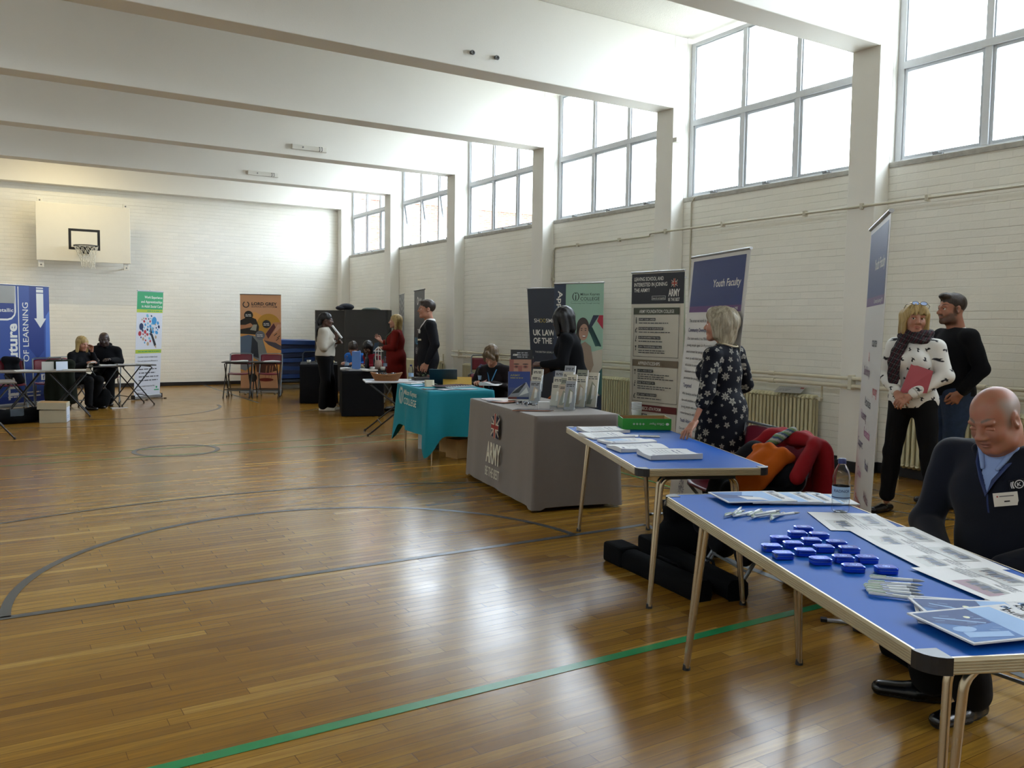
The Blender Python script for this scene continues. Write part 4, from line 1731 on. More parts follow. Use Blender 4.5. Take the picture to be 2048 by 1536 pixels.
def army_mark(p, x, y, s, big=True, m=None):
    """broken, brush-stroked flag above two lines of lettering"""
    m = m or WHITEL
    r = random.Random(5)
    w, h = .19 * s, .19 * s
    y0 = y + .36 * s
    p.up()
    p.poly([(x - w * .5, y0), (x + w * .5, y0 - .01 * s), (x + w * .52, y0 + h * .9), (x + w * .02, y0 + h * 1.02), (x - w * .5, y0 + h * .92)], UJB)
    p.up()
    c = (x, y0 + h * .47)
    for a in (38, 142, 218, 322):
        d = (math.cos(R(a)), math.sin(R(a)))
        q = (-d[1], d[0])
        for off, wd, mm, ln in ((.0, .026, UJW, .13), (.004, .011, UJR, .125)):
            p.poly([(c[0] + d[0] * .02 * s + q[0] * (off - wd / 2) * s, c[1] + d[1] * .02 * s + q[1] * (off - wd / 2) * s),
                    (c[0] + d[0] * ln * s + q[0] * (off - wd * .2) * s, c[1] + d[1] * ln * s + q[1] * (off - wd * .2) * s),
                    (c[0] + d[0] * ln * s + q[0] * (off + wd * .4) * s, c[1] + d[1] * ln * s + q[1] * (off + wd * .4) * s),
                    (c[0] + d[0] * .02 * s + q[0] * (off + wd / 2) * s, c[1] + d[1] * .02 * s + q[1] * (off + wd / 2) * s)], mm)
        p.up()
    for wd, mm in ((.056, UJW), (.034, UJR)):
        p.rect(c[0] - w * .5, c[1] - wd / 2 * s, c[0] + w * .5, c[1] + wd / 2 * s, mm)
        p.rect(c[0] - wd / 2 * s, c[1] - h * .52, c[0] + wd / 2 * s, c[1] + h * .62, mm)
        p.up()
    p.text('ARMY', x, y + .125 * s, .185 * s, m, w=.37 * s, align='c', bold=.028)
    p.text('BE THE BEST', x, y, .085 * s, m, w=.37 * s, align='c', bold=.008)


o = mb.build('tablecloth', None, (AT['x'], AT['y'], 0), AT['rz'])
tag(o, 'taupe grey tablecloth printed with a flag and army lettering', 'tablecloth')
# the lettering follows the slight outward slope of the hanging side
mb = MB()
p = Panel(mb, (-AT['w'] / 2 - .054, 0.0, 0.035), (0, -1, 0), (.035 / .715, 0, 1), .0012)
p.z = .016
army_mark(p, .02, .10, .98)
mb.build('printed_lettering', o)

# --- the college table under its teal cloth
CT_ = dict(x=4.45, y=8.60, rz=R(-9.5), w=0.74, l=1.26, H=0.755)
plain_table('folding_table', 'table hidden under the teal cloth', CT_['x'], CT_['y'], CT_['rz'], CT_['w'], CT_['l'], CT_['H'] - .004)


def teal_hang(p, cn, s_):
    d = .43 + .06 * math.sin(s_ * 2.1 + .5)
    return d + cn * .24


mb = cloth(CT_['w'], CT_['l'], CT_['H'], .45, TEAL, wave=.028, hang=teal_hang, corner=.55, flare=.05, seed=9)
o = mb.build('tablecloth', None, (CT_['x'], CT_['y'], 0), CT_['rz'])
tag(o, 'teal tablecloth with pale college lettering on its near side', 'tablecloth')
mb = MB()
p = Panel(mb, (-CT_['w'] / 2 - .030, .0, .30), (0, -1, 0), (.018 / .45, 0, 1), .001)
p.z = .030


def college_logo(p, x, y, s, m, sub=True, back=None):
    """an eye-like mark of two arcs round an i, then the name on two lines"""
    for sg in (-1, 1):
        for i in range(12):
            a0, a1 = R(-78 + 156 * i / 12), R(-78 + 156 * (i + 1) / 12)
            q = []
            for a, rr in ((a0, 1), (a0, .84 if i not in (0,) else 1), (a1, .84 if i not in (11,) else 1), (a1, 1)):
                q.append((x + sg * .105 * s * math.cos(a) ** 1.3 * (1 if rr == 1 else .74), y + .115 * s * math.sin(a) * (1 if rr == 1 else .93)))
            p.poly(q if sg > 0 else q[::-1], m)
    p.poly([(x - .016 * s, y - .07 * s), (x, y - .11 * s), (x + .016 * s, y - .07 * s), (x + .012 * s, y + .04 * s), (x - .012 * s, y + .04 * s)], m)
    p.circ(x, y + .082 * s, .019 * s, m, 14)
    p.text('Milton Keynes', x + .14 * s, y + .025 * s, .065 * s, m, w=.56 * s, bold=.006)
    p.text('COLLEGE', x + .14 * s, y - .095 * s, .085 * s, m, w=.56 * s, bold=.004)


college_logo(p, -.30, .34, .90, WHITEL)
mb.build('printed_lettering', o)

# --- black cloths
BT = dict(x=5.265, y=13.12, rz=R(-19), w=0.64, l=1.22, H=0.715)
plain_table('folding_table', 'table hidden under the nearer black cloth', BT['x'], BT['y'], BT['rz'], BT['w'], BT['l'], BT['H'] - .004)
o = cloth(BT['w'], BT['l'], BT['H'], .70, BLACKC, wave=.006, seed=2, flare=.01, corner=.06).build('tablecloth', None, (BT['x'], BT['y'], 0), BT['rz'])
tag(o, 'black tablecloth reaching the floor, beside the woman in the cream jumper', 'tablecloth')
plain_table('folding_table', 'table hidden under the farther black cloth', 5.36, 15.45, R(-19), .66, 1.1, .711)
o = cloth(.66, 1.1, .715, .70, BLACKC, wave=.008, seed=3, flare=.01, corner=.06).build('tablecloth', None, (5.36, 15.45, 0), R(-19))
tag(o, 'farther black tablecloth, half hidden behind the woman in the cream jumper', 'tablecloth')

# ================================================================ chairs
BURG = mat('burgundy_plastic', '#6d1a2c', 0.4, spec=0.5)
GREYF = mat('grey_chair_frame', '#6f7478', 0.4, metal=0.5)


def make_chair(label, loc, rz, group='burgundy folding chairs'):
    """front of the chair is +Y"""
    t = thing('folding_chair', label, 'chair', (loc[0], loc[1], 0), rz, group)
    mb = MB()

    def seat(u, v):
        x = (u - .5) * .40
        y = (v - .5) * .38
        rr = min(1, 4.6 * min(u, 1 - u)) ** .5
        return (x, y * (.86 + .14 * rr), .445 - .018 * math.sin(PI * u) * math.sin(PI * v) + .012 * (1 - rr))
    mb.surf(seat, 13, 11, BURG)
    mb.build('seat', t, solid=.014)
    mb = MB()

    def back(u, v):
        x = (u - .5) * .42
        zz = v * .20
        cut = .05 * (abs(u - .5) * 2) ** 6
        return (x, -.235 - .03 * math.sin(PI * u) - zz * .14, .60 + .02 + (zz - .1) * (1 - cut * 4) + .1)
    mb.surf(back, 15, 9, BURG)
    mb.build('backrest', t, solid=.012)
    for s in (-1, 1):
        mb = MB()
        x = s * .215
        mb.tube([(x, .20, .01), (x, -.20, .60), (x, -.255, .83)], .011, GREYF, 8)
        lg = mb.build('leg', t)
        mb = MB()
        mb.tube([(x, .205, 0), (x, .198, .03)], .0145, RUB, 8)
        mb.build('foot', lg)
        mb = MB()
        x = s * .195
        mb.tube([(x, -.22, .01), (x, .16, .435)], .011, GREYF, 8)
        lg = mb.build('leg', t)
        mb = MB()
        mb.tube([(x, -.224, 0), (x, -.215, .03)], .0145, RUB, 8)
        mb.build('foot', lg)
    mb = MB()
    mb.tube([(-.215, .125, .12), (.215, .125, .12)], .008, GREYF, 8)
    mb.build('crossbar', t)
    mb = MB()
    mb.tube([(-.195, -.13, .11), (.195, -.13, .11)], .008, GREYF, 8)
    mb.build('crossbar', t)
    mb = MB()
    mb.tube([(-.20, -.252, .815), (-.19, -.258, .838), (.19, -.258, .838), (.20, -.252, .815)], .009, GREYF, 8)
    mb.build('crossbar', t)
    return t


ch = make_chair('burgundy folding chair behind the desk before the orange banner, nearer the hoop', (4.30, 17.02), R(-23) + PI)


def chair_at(x, y, rz, label):
    c = copy_tree(ch)
    c.location = (x, y, 0)
    c.rotation_euler.z = rz
    c['label'] = label
    return c


chair_at(4.83, 16.80, R(-23) + PI, 'burgundy folding chair behind the desk before the orange banner, nearer the mats')
chair_at(4.02, 3.86, R(70), 'burgundy folding chair empty behind the middle blue table, beside the floral dress')
chair_at(3.72, 3.36, R(72), 'folding chair at the end of the middle blue table, buried under coats')
chair_at(3.46, 1.74, R(90), 'folding chair the balding man in navy fleece sits on')
chair_at(5.42, 8.88, R(129), 'folding chair the person in the dark blazer sits on')
chair_at(0.36, 15.15, R(184), 'burgundy folding chair with a dark jacket, before the blue banner')
chair_at(0.90, 15.35, R(180), 'burgundy folding chair before the blue banner, behind the white folded card')
chair_at(1.24, 15.82, R(219), 'folding chair the blonde woman in black sits on')
chair_at(1.86, 16.52, R(168), 'folding chair the bald man in black sits on')
chair_at(6.02, 14.92, R(133), 'folding chair the person in bright blue sits on')
chair_at(6.13, 14.24, R(107), 'folding chair the person in the red top sits on')

# a folded chair leaning by the radiator and a stack of folded chairs
t = thing('folded_chair', 'burgundy folding chair folded up and leaning by the radiator behind the suit', 'chair', (6.9, 11.9, 0), R(155))
mb = MB()
mb.surf(lambda u, v: ((u - .5) * .40, .03 + .02 * math.sin(PI * u), .30 + v * .38), 11, 7, BURG)
mb.build('seat', t, solid=.014)
mb = MB()
mb.surf(lambda u, v: ((u - .5) * .42, -.02 - .03 * math.sin(PI * u), .74 + v * .19), 11, 7, BURG)
mb.build('backrest', t, solid=.014)
for s in (-1, 1):
    mb = MB()
    mb.tube([(s * .215, .05, .0), (s * .215, -.02, .95), (s * .19, -.02, .975), (0, -.02, .98)], .0115, GREYF, 8)
    mb.build('leg', t)
    mb = MB()
    mb.tube([(s * .19, -.04, .02), (s * .19, .03, .70)], .0115, GREYF, 8)
    mb.build('leg', t)
st = thing('folded_chair', 'burgundy folded chair leaning beside the blazer, topmost of the tilted three', 'chair', (5.72, 9.75, 0), R(118), 'folded burgundy chairs leaning together')
mb = MB()
mb.surf(lambda u, v: ((u - .5) * .40 * (1 - .12 * (v - .5) ** 2 * 4), .03 + .03 * math.sin(PI * u) + v * .16, .42 + v * .40), 11, 7, BURG)
mb.build('backrest', st, solid=.016)
for s in (-1, 1):
    mb = MB()
    mb.tube([(s * .20, .0, .01), (s * .20, .19, .80), (s * .14, .20, .825)], .0115, GREYF, 8)
    mb.build('leg', st)
for q, lab in ((1, 'burgundy folded chair leaning beside the blazer, middle of the tilted three'), (2, 'burgundy folded chair leaning beside the blazer, lowest of the tilted three')):
    c = copy_tree(st)
    c.location = (5.72 + q * .055 * math.cos(R(28)), 9.75 - q * .06, -.0)
    c['label'] = lab

# ================================================================ mats at the far end
MATB = mat('blue_vinyl_mat', '#173f80', 0.5, noise=0.08, nscale=5)
MATS_ = mat('dark_mat_side', '#0c2148', 0.6, noise=0.1, nscale=8)
rnd = random.Random(3)
for q in range(9):
    mb = MB()
    w, d, hgt = .90, 1.6, .088
    N = 12

    def top(u, v, z):
        return ((u - .5) * w, (v - .5) * d, z + .014 * math.sin(3.1 * u + q) + .02 * (u - .3) * (q / 9))
    vs, fs = [], []
    for z in (0, hgt):
        for j in range(3):
            for i in range(N):
                vs.append(top(i / (N - 1), j / 2, z))
    m = 3 * N
    for j in range(2):
        for i in range(N - 1):
            fs.append((j * N + i, (j + 1) * N + i, (j + 1) * N + i + 1, j * N + i + 1))
            fs.append((m + j * N + i, m + j * N + i + 1, m + (j + 1) * N + i + 1, m + (j + 1) * N + i))
    mb.add(vs, fs, MATB, True)
    sd = []
    for i in range(N - 1):
        sd.append((i, i + 1, m + i + 1, m + i))
        sd.append((2 * N + i + 1, 2 * N + i, m + 2 * N + i, m + 2 * N + i + 1))
    for j in range(2):
        sd.append(((j + 1) * N, j * N, m + j * N, m + (j + 1) * N))
        sd.append((j * N + N - 1, (j + 1) * N + N - 1, m + (j + 1) * N + N - 1, m + j * N + N - 1))
    mb.add(vs, sd, MATS_ if q % 2 else MATB, False)
    ordn = ['lowest', 'second', 'third', 'fourth', 'fifth', 'sixth', 'seventh', 'eighth', 'ninth and topmost'][q]
    o = mb.build('gym_mat', None, (5.97 + rnd.uniform(-.02, .02), 19.15 + rnd.uniform(-.03, .03), .235 + q * .094), R(-8) + rnd.uniform(-.02, .02))
    tag(o, 'blue gym mat on the trolley, %s of nine from the bottom' % ordn, 'gym mat', 'blue gym mats piled on the trolley')
t = thing('mat_trolley', 'grey steel trolley carrying the pile of blue mats', 'trolley', (5.97, 19.15, 0), R(-8))
TROL = mat('blue_grey_steel', '#3c4a5c', 0.5, metal=0.3)
mb = MB()
mb.bx(-.47, .47, -.82, .82, .17, .215, TROL)
mb.build('platform', t, bevel=.006)
mb = MB()
mb.tube([(.14, -.84, .19), (.14, -.84, .78), (.18, -.84, .83), (.42, -.84, .83), (.46, -.84, .78), (.46, -.84, .19)], .019, TROL, 10)
mb.build('push_rail', t)
for sx in (-1, 1):
    for sy in (-1, 1):
        mb = MB()
        mb.tube([(sx * .38 - .02, sy * .70, .075), (sx * .38 + .02, sy * .70, .075)], .075, RUB, 14)
        mb.bx(sx * .38 - .03, sx * .38 + .03, sy * .70 - .02, sy * .70 + .02, .10, .17, TROL)
        mb.build('castor', t)

MATD = mat('charcoal_mat_cover', '#2c2c2c', 0.7, noise=0.1, nscale=6)
MATL = mat('charcoal_mat_strap', '#1c1c1d', 0.6)


def big_mat(label, x, y, rz, w, h, th):
    t = thing('crash_mat', label, 'gym mat', (x, y, 0), rz, 'charcoal crash mats stood on edge')
    mb = MB()
    N = 10
    for (z0, z1) in ((0.0, h),):
        pts = [(-w / 2, -th / 2), (w / 2, -th / 2), (w / 2, th / 2), (-w / 2, th / 2)]
        mb.prism(pts, z0, z1, MATD)
    mb.build('cover', t, bevel=.05, seg=4)
    mb = MB()
    for z in (h * .66, h * .30):
        mb.bx(-w / 2 + .05, w / 2 - .05, -th / 2 - .008, -th / 2 + .002, z - .025, z + .025, MATL)
    mb.build('strap', t)
    return t


big_mat('charcoal crash mat stood on edge, the one nearer the blue pile', 6.50, 17.72, R(-44), .80, 1.74, .30)
big_mat('charcoal crash mat stood on edge, the one nearer the windows', 6.98, 17.00, R(-44), .98, 1.755, .30)
mb = MB()
mb.ell((0, 0, .07), (.17, .12, .075), mat('navy_bag_cloth', '#12141f', .9), 16, 10)
mb.ell((-.13, 0, .045), (.11, .11, .05), MATS['navy_bag_cloth'], 14, 8)
tag(mb.build('bag', None, (6.66, 17.42, 1.745)), 'dark navy bag lying on top of the crash mats', 'bag')
mb = MB()
mb.lathe([(0.0, .05), (.10, .048), (.17, .03), (.20, .006), (.20, 0)], mat('dark_green_disc', '#22352e', .6), n=24)
tag(mb.build('training_disc', None, (7.03, 16.95, 1.755)), 'shallow dark green disc lying on top of the crash mats', 'disc')
# ================================================================ roll-up banners
ALU = mat('brushed_aluminium', '#a9abad', 0.35, metal=0.8)
WP = mat('white_print', '#cfcdc6', 0.5)
GP = mat('grey_print_text', '#3f4044', 0.6)
KP = mat('black_print', '#191a1e', 0.5)
INDIGO = mat('indigo_print_text', '#2b2c5c', 0.6)


def ink(name, col):
    return mat(name + '_ink', col, 0.42, spec=0.4)


def banner(label, L, Rt, H, draw, bg, lean=(0, 0), base=ALU, bow=0.0, foot=0.22):
    """L, Rt: ends of the sheet on the floor as the reader sees them; lean shifts the top"""
    L, Rt = Vector((*L, 0)), Vector((*Rt, 0))
    w = (Rt - L).length
    t = thing('roll_up_banner', label, 'banner', (L + Rt) / 2, 0)
    o = -(L + Rt) / 2
    ux = (Rt - L).normalized()
    up = (Vector((lean[0], lean[1], H))).normalized()
    n = ux.cross(up).normalized()
    h = H - .075
    O = L + o + Vector((0, 0, .07))
    mb = MB()
    q = [O - n * .0008, O + ux * w - n * .0008]
    back = [O - n * .002, O + ux * w - n * .002, O + ux * w + up * h - n * .002, O + up * h - n * .002]
    front = [v + n * .002 for v in back]
    mb.add(back + front, [(3, 2, 1, 0), (4, 5, 6, 7), (0, 1, 5, 4), (1, 2, 6, 5), (2, 3, 7, 6), (3, 0, 4, 7)], bg)
    p = Panel(mb, O + n * .0004, ux, up)
    p.up()
    draw(p, w, h)
    mb.build('graphic_panel', t)
    mb = MB()
    T0, T1 = O + up * h, O + up * h + ux * w
    mb.tube([T0 - ux * .004 + up * .004, T1 + ux * .004 + up * .004], .013, base, 10, flat=.7)
    mb.build('top_rail', t)
    mb = MB()
    mb.tube([(T0 + T1) / 2 - n * .012 + up * .02, (L + Rt) / 2 + o - n * .012 + Vector((0, 0, .06))], .009, ALU, 8)
    mb.build('pole', t)
    mb = MB()
    mb.T = Matrix(((ux.x, -ux.y, 0, 0), (ux.y, ux.x, 0, 0), (0, 0, 1, 0), (0, 0, 0, 1)))
    mb.box((0, 0, .045), (w + .03, .085, .07), base)
    mb.build('base_cassette', t, bevel=.018, seg=3)
    for s in (-1, 1):
        mb = MB()
        mb.T = Matrix(((ux.x, -ux.y, s * ux.x * w * .36, 0), (ux.y, ux.x, s * ux.y * w * .36, 0), (0, 0, 1, 0), (0, 0, 0, 1)))
        mb.T = Matrix.Translation(ux * (s * w * .36)) @ Matrix(((ux.x, -ux.y, 0, 0), (ux.y, ux.x, 0, 0), (0, 0, 1, 0), (0, 0, 0, 1)))
        mb.box((0, 0, .007), (.032, foot * 2, .012), ALU)
        f = mb.build('foot', t, bevel=.004)
        mb = MB()
        mb.T = Matrix.Translation(ux * (s * w * .36)) @ Matrix(((ux.x, -ux.y, 0, 0), (ux.y, ux.x, 0, 0), (0, 0, 1, 0), (0, 0, 0, 1)))
        for e in (-1, 1):
            mb.box((0, e * foot, .008), (.036, .03, .016), RUB)
        mb.build('foot_caps', f)
    for s in (-1, 1):
        mb = MB()
        mb.T = Matrix.Translation(ux * (s * (w / 2 + .02))) @ Matrix(((ux.x, -ux.y, 0, 0), (ux.y, ux.x, 0, 0), (0, 0, 1, 0), (0, 0, 0, 1)))
        mb.box((0, 0, .047), (.016, .095, .08), RUB)
        mb.build('end_cap', t, bevel=.01)
    return t


# --- the green college banner with the smiling woman
def d_college(p, w, h):
    nav, cream = ink('college_navy', '#1c2a40'), ink('college_cream', '#b5b0a2')
    teal, red = ink('college_teal', '#2c5a58'), ink('college_red', '#a01632')
    hair, face = ink('portrait_hair', '#2c211c'), ink('portrait_face', '#a5806c')
    p.rect(0, 0, .19, h, nav)
    p.poly([(.19, .0), (w, .0), (w, h - .84), (.19, h - .98)], cream)
    p.up()
    p.text('Apprenticeships', .065, h - .09, .075, WP, w=.92, rot=-PI / 2, bold=.02)
    college_logo(p, .35, h - .17, .53, ink('logo_dark', '#20332f'))
    p.rect(.27, h - .232, .72, h - .230, teal)
    p.text('Transforming Lives Through Learning', .27, h - .262, .016, ink('logo_dark2', '#2b4540'), w=.45)
    yt = h - .41
    p.poly([(.56, yt - .14), (.63, yt), (.72, yt), (.61, yt - .15), (.70, yt - .30), (.76, yt - .40), (.68, yt - .39), (.56, yt - .20)], nav)
    p.poly([(.72, yt), (w, yt), (w, yt - .18), (.69, yt - .075)], red)
    p.poly([(.56, yt - .19), (.61, yt - .14), (.76, yt - .39), (.67, yt - .40)], teal)
    p.up()
    cx, cy = .47, yt - .19
    p.circ(cx, cy + .035, .098, hair, 28, .125)
    p.poly([(cx - .12, cy - .17), (cx - .09, cy + .05), (cx - .02, cy - .02), (cx - .03, cy - .22)], hair)
    p.up()
    p.poly([(cx - .13, cy - .45), (cx - .06, cy - .20), (cx + .04, cy - .15), (cx + .13, cy - .21), (cx + .18, cy - .45), (cx + .10, cy - .62), (cx - .05, cy - .60)], ink('portrait_jersey', '#8f7d6c'))
    p.circ(cx + .015, cy - .03, .073, face, 28, .108, rot=-.12)
    p.up()
    for e in (-.018, .045):
        p.circ(cx + e, cy - .005, .014, hair, 12, .006)
        p.circ(cx + e, cy + .018, .02, hair, 12, .005)
    p.circ(cx + .022, cy - .082, .034, ink('portrait_lips', '#7c3d38'), 16, .018)
    p.up()
    p.circ(cx + .022, cy - .080, .028, WP, 16, .010)
    p.poly([(.60, h - 1.30), (w, h - 1.08), (w, h - 1.46)], teal)
    p.poly([(.19, 0), (w, 0), (w, h - 1.42), (.50, h - 1.55), (.19, h - 1.70)], nav)
    p.up()
    p.text('mkcollege.ac.uk', .38, .17, .022, WP)


banner('pale green college banner with a smiling woman printed on it', (6.47, 9.34), (6.72, 8.60), 2.02, d_college, ink('sage_sheet', '#8fb3a0'))


# --- the law firm banner behind it
def d_law(p, w, h):
    yel = ink('law_yellow', '#9a8a3c')
    p.text('SH', .10, h - .50, .06, WP, w=.095, bold=.004)
    p.text('OO', .20, h - .50, .06, yel, w=.11, bold=.004)
    p.text('SMITHS', .315, h - .50, .06, WP, w=.29, bold=.004)
    p.text('UK LAW FIRM', .07, h - .69, .085, WP, w=.62, bold=.03)
    p.text('OF THE YEAR', .07, h - .81, .085, WP, w=.60, bold=.03)
    p.text('THE BRITISH LEGAL AWARDS', .09, h - .95, .026, WP, w=.46)
    p.text('www.shoosmiths.co.uk', .18, h - 1.12, .02, yel, w=.34)
    p.poly([(w * .15, h * .10), (w, h * .38), (w, h * .10)], ink('law_orange', '#c25d17'))
    p.up()
    p.poly([(0, 0), (w, 0), (w, h * .24), (w * .05, h * .13)], ink('law_brick', '#7d2a1c'))


banner('dark navy law firm banner tucked behind the pale green banner', (7.02, 10.62), (7.30, 9.88), 2.02, d_law, ink('law_navy', '#1c2230'), lean=(-.08, .12))


# --- the army recruitment banner
def d_army(p, w, h):
    dark, olive, tan, dred = ink('army_dark', '#13151f'), ink('army_olive', '#3a4030'), ink('army_tan', '#6d6150'), ink('army_dark_red', '#551a1c')
    p.rect(.0, h - .325, w, h - .012, dark)
    p.up()
    for i, st in enumerate(('LEAVING SCHOOL AND', 'INTERESTED IN JOINING', 'THE ARMY?')):
        p.text(st, .035, h - .085 - .058 * i, .040, WP, w=(.40, .45, .215)[i], bold=.012)
    army_mark(p, w - .125, h - .30, .40, m=WP)
    p.rect(w - .42, h - .285, w - .235, h - .245, WP)
    p.up()
    p.rect(w - .417, h - .282, w - .238, h - .248, dark)
    p.up()
    p.text('Search armyjobs', w - .41, h - .275, .018, WP, w=.165)

    def box(y1, y0, bar, title, tw):
        for a, b, c, d in ((.045, y0, .049, y1), (w - .055, y0, w - .051, y1), (.045, y0, w - .051, y0 + .004)):
            p.rect(a, b, c, d, KP)
        p.rect(.040, y1 - .07, w - .048, y1, bar)
        p.up()
        p.text(title, .12, y1 - .055, .036, WP, w=tw, bold=.010)

    def row(y, st, n, icon):
        p.rect(.115, y, .115 + .0135 * len(st), y + .030, KP)
        if icon == 0:
            p.circ(.080, y + .028, .007, KP, 12)
            p.poly([(.073, y + .018), (.087, y + .018), (.085, y - .03), (.075, y - .03)], KP)
        elif icon == 1:
            p.text('£', .065, y - .025, .05, KP, bold=.01)
        elif icon == 2:
            p.circ(.086, y + .026, .006, KP, 12)
            p.poly([(.070, y - .025), (.082, y + .018), (.094, y + .012), (.080, y - .004), (.088, y - .028)], KP)
        else:
            p.poly([(.068, y + .024), (.094, y + .024), (.084, y + .004), (.084, y - .018), (.092, y - .024), (.070, y - .024), (.078, y - .018), (.078, y + .004)], KP)
        p.up()
        p.text(st, .12, y + .006, .018, WP, w=.0135 * len(st) - .012)
        p.lines(.12, w - .10, [y - .028 - .022 * k for k in range(n)], .014, GP, .35, len(st))
    box(h - .365, h - .875, olive, 'ARMY FOUNDATION COLLEGE', .47)
    for i, st in enumerate(('START YOUR CAREER', 'MORE MONEY IN YOUR POCKET', 'AN ENVIRONMENT FOR YOU', 'GAIN TRANSFERABLE SKILLS')):
        row(h - .50 - .095 * i, st, 1 if i < 3 else 2, i)
    box(h - .905, h - 1.345, tan, 'APPRENTICESHIPS', .30)
    for i, st in enumerate(('GET A HEAD START', 'FIND THE RIGHT FIT', 'GET WHAT YOU DESERVE')):
        row(h - 1.035 - .125 * i, st, (3, 2, 1)[i], (3, 2, 1)[i])
    box(h - 1.375, h - 1.80, dred, 'WELBECK 6TH FORM', .33)
    for i, st in enumerate(('BE THE BEST', 'BOARD AND STUDY')):
        row(h - 1.50 - .125 * i, st, 2, i)


banner('army recruitment banner with a black heading and printed boxes', (5.86, 7.02), (5.95, 6.32), 2.03, d_army, ink('stone_sheet', '#b9b4a6'))


def d_photo(p, w, h):
    p.rect(0, h * .55, w, h, ink('pale_green_sheet', '#a9b3a2'))
    p.lines(.05, w - .05, [h * .9 - .05 * k for k in range(9)], .02, GP, .4, 4)
    p.up()
    p.rect(0, .05, w, h * .42, ink('photo_mauve', '#8e7478'))
    p.up()
    p.circ(w * .35, h * .34, .13, KP, 20, .26)
    p.poly([(0, .05), (w * .7, .05), (w * .5, h * .24), (w * .2, h * .28), (0, h * .2)], KP)
    p.poly([(w * .2, .05), (w * .35, h * .26), (w * .45, .05)], WP)


banner('pale banner with a printed photograph, mostly hidden behind the army banner', (6.10, 7.22), (6.25, 6.56), 1.98, d_photo, ink('pale_pink_sheet', '#b3a8a2'), lean=(-.05, .02))


# --- the two youth banners
def youth_head(p, w, h):
    blue, pur = ink('youth_blue', '#1a2f68'), ink('youth_purple', '#523068')
    p.rect(.035, h - .37, w - .045, h - .03, blue)
    p.rect(.035, h - .415, w - .045, h - .37, pur)
    p.up()
    p.text('Youth Faculty', w - .085, h - .235, .055, WP, w=.40, align='r', bold=.012, skew=.12)
    p.text('Community Learning MK', w - .085, h - .403, .022, WP, w=.34, align='r', skew=.12)


def d_youth(p, w, h):
    youth_head(p, w, h)
    y = h - .49
    x = .055

    def head(st, tw):
        nonlocal y
        p.text(st, x, y, .030, INDIGO, w=tw, bold=.012)
        y -= .060

    def para(rows):
        nonlocal y
        for st in rows:
            p.text(st, x, y, .0215, GP, w=min(.012 * len(st), w - .10))
            y -= .0505
        y -= .012
    p.text('The areas we work in are:', x, y, .026, GP, w=.33, bold=.006)
    y -= .072
    head('Community Development', .36)
    para(('Our team work across Milton Keynes with', 'young people aged 13-19 providing a safe', 'environment for young people to have fun,', 'meet up with their peers. We provide an', 'education to young people and work with', 'volunteers throughout the year to develop', 'provision for young people in their area'))
    head('Targeted', .14)
    para(('We develop and facilitate the delivery of', 'fun and positive activities to support', 'young people who require additional help to', 'move forwards with their life'))
    head('Youth Advice and Guidance', .40)
    para(('Our role is to work with young people aged', '13 to 25 with SEND who are not in education,', 'employment or training (NEET). We support', 'young people to help them overcome barriers', 'so that they can successfully move on into', 'employment and training and be ready'))
    # thumb print mark low on the sheet
    rnd = random.Random(2)
    for k in range(150):
        r, a = math.sqrt(rnd.random()), rnd.random() * 6.28
        p.circ(.19 + .05 * r * math.cos(a), .15 + .07 * r * math.sin(a), .0045, INDIGO, 6, .0022, a)


banner('tall white and blue youth banner standing behind the woman in the floral dress', (4.62, 5.02), (4.36, 4.20), 2.00, d_youth, ink('youth_white', '#c3c1bd'), lean=(.0, -.20))


def d_cloud(p, w, h):
    youth_head(p, w, h)
    cols = [INDIGO, GP, ink('cloud_pink', '#a04a80'), ink('cloud_red', '#b01a2c'), ink('cloud_plum', '#5b2c58')]
    ws = (('course', .40, 1), ('&', .30, 3), ('Duke of Edinburgh', .12, 4), ('young', .55, 3), ('Activities', .25, 1), ('Volunteering', .10, 4), ('Residentials', .30, 2), ('Support', .06, 0),
          ('Youth', .42, 0), ('Clubs', .12, 2), ('Advice', .46, 4), ('Projects', .10, 3), ('Music', .50, 2), ('Sports', .30, 4), ('Cooking', .06, 0), ('Trips', .60, 4))
    for i, (st, x, c) in enumerate(ws):
        p.text(st, x, h - .62 - .078 * i, .050, cols[c], bold=.01, w=min(.26, .032 * len(st)))
    rnd = random.Random(5)
    for k in range(260):
        p.circ(.10 + .6 * rnd.random(), .04 + .26 * rnd.random() ** 1.4, .012, cols[2 if k % 3 else 4], 7, .006, rnd.random() * 3)


banner('white and blue youth banner seen almost edge-on beside the nearest blue table', (4.16, 3.02), (3.57, 2.50), 2.00, d_cloud, MATS['youth_white_ink'], lean=(-.06, -.10), foot=.17)


# --- the two narrow banners near the suit
def d_black(p, w, h):
    p.circ(.30, h - .17, .055, WP, 20, .07)
    p.up()
    p.circ(.30, h - .17, .028, KP, 16, .042)
    p.text('Bucks', .40, h - .17, .05, WP, w=.22, bold=.01)
    p.lines(.40, .66, [h - .21, h - .26], .02, GP, .1, 3)
    p.text('The', .30, h - .72, .09, WP, w=.30, bold=.01)
    p.text('RECIT', .08, h - .88, .11, ink('poster_cyan', '#5c94b0'), w=.62, bold=.025)
    p.text('@ BUC', .14, h - 1.02, .085, WP, w=.48, bold=.012)
    p.text('We\'re hiring', .10, h - 1.29, .035, WP, w=.30)
    for i, st in enumerate(('Acting', 'Arts', 'Media', 'Sport', 'Business', 'Engineering', 'Computing', 'Health')):
        p.circ(.09, h - 1.37 - .075 * i, .008, WP, 10)
        p.text(st, .20, h - 1.385 - .075 * i, .035, WP, w=.045 * len(st))


banner('narrow looking black poster banner with cyan lettering behind the man in the suit', (6.21, 13.10), (6.00, 12.28), 2.02, d_black, ink('black_sheet', '#15161a'), base=mat('black_rail', '#17181c', .4))


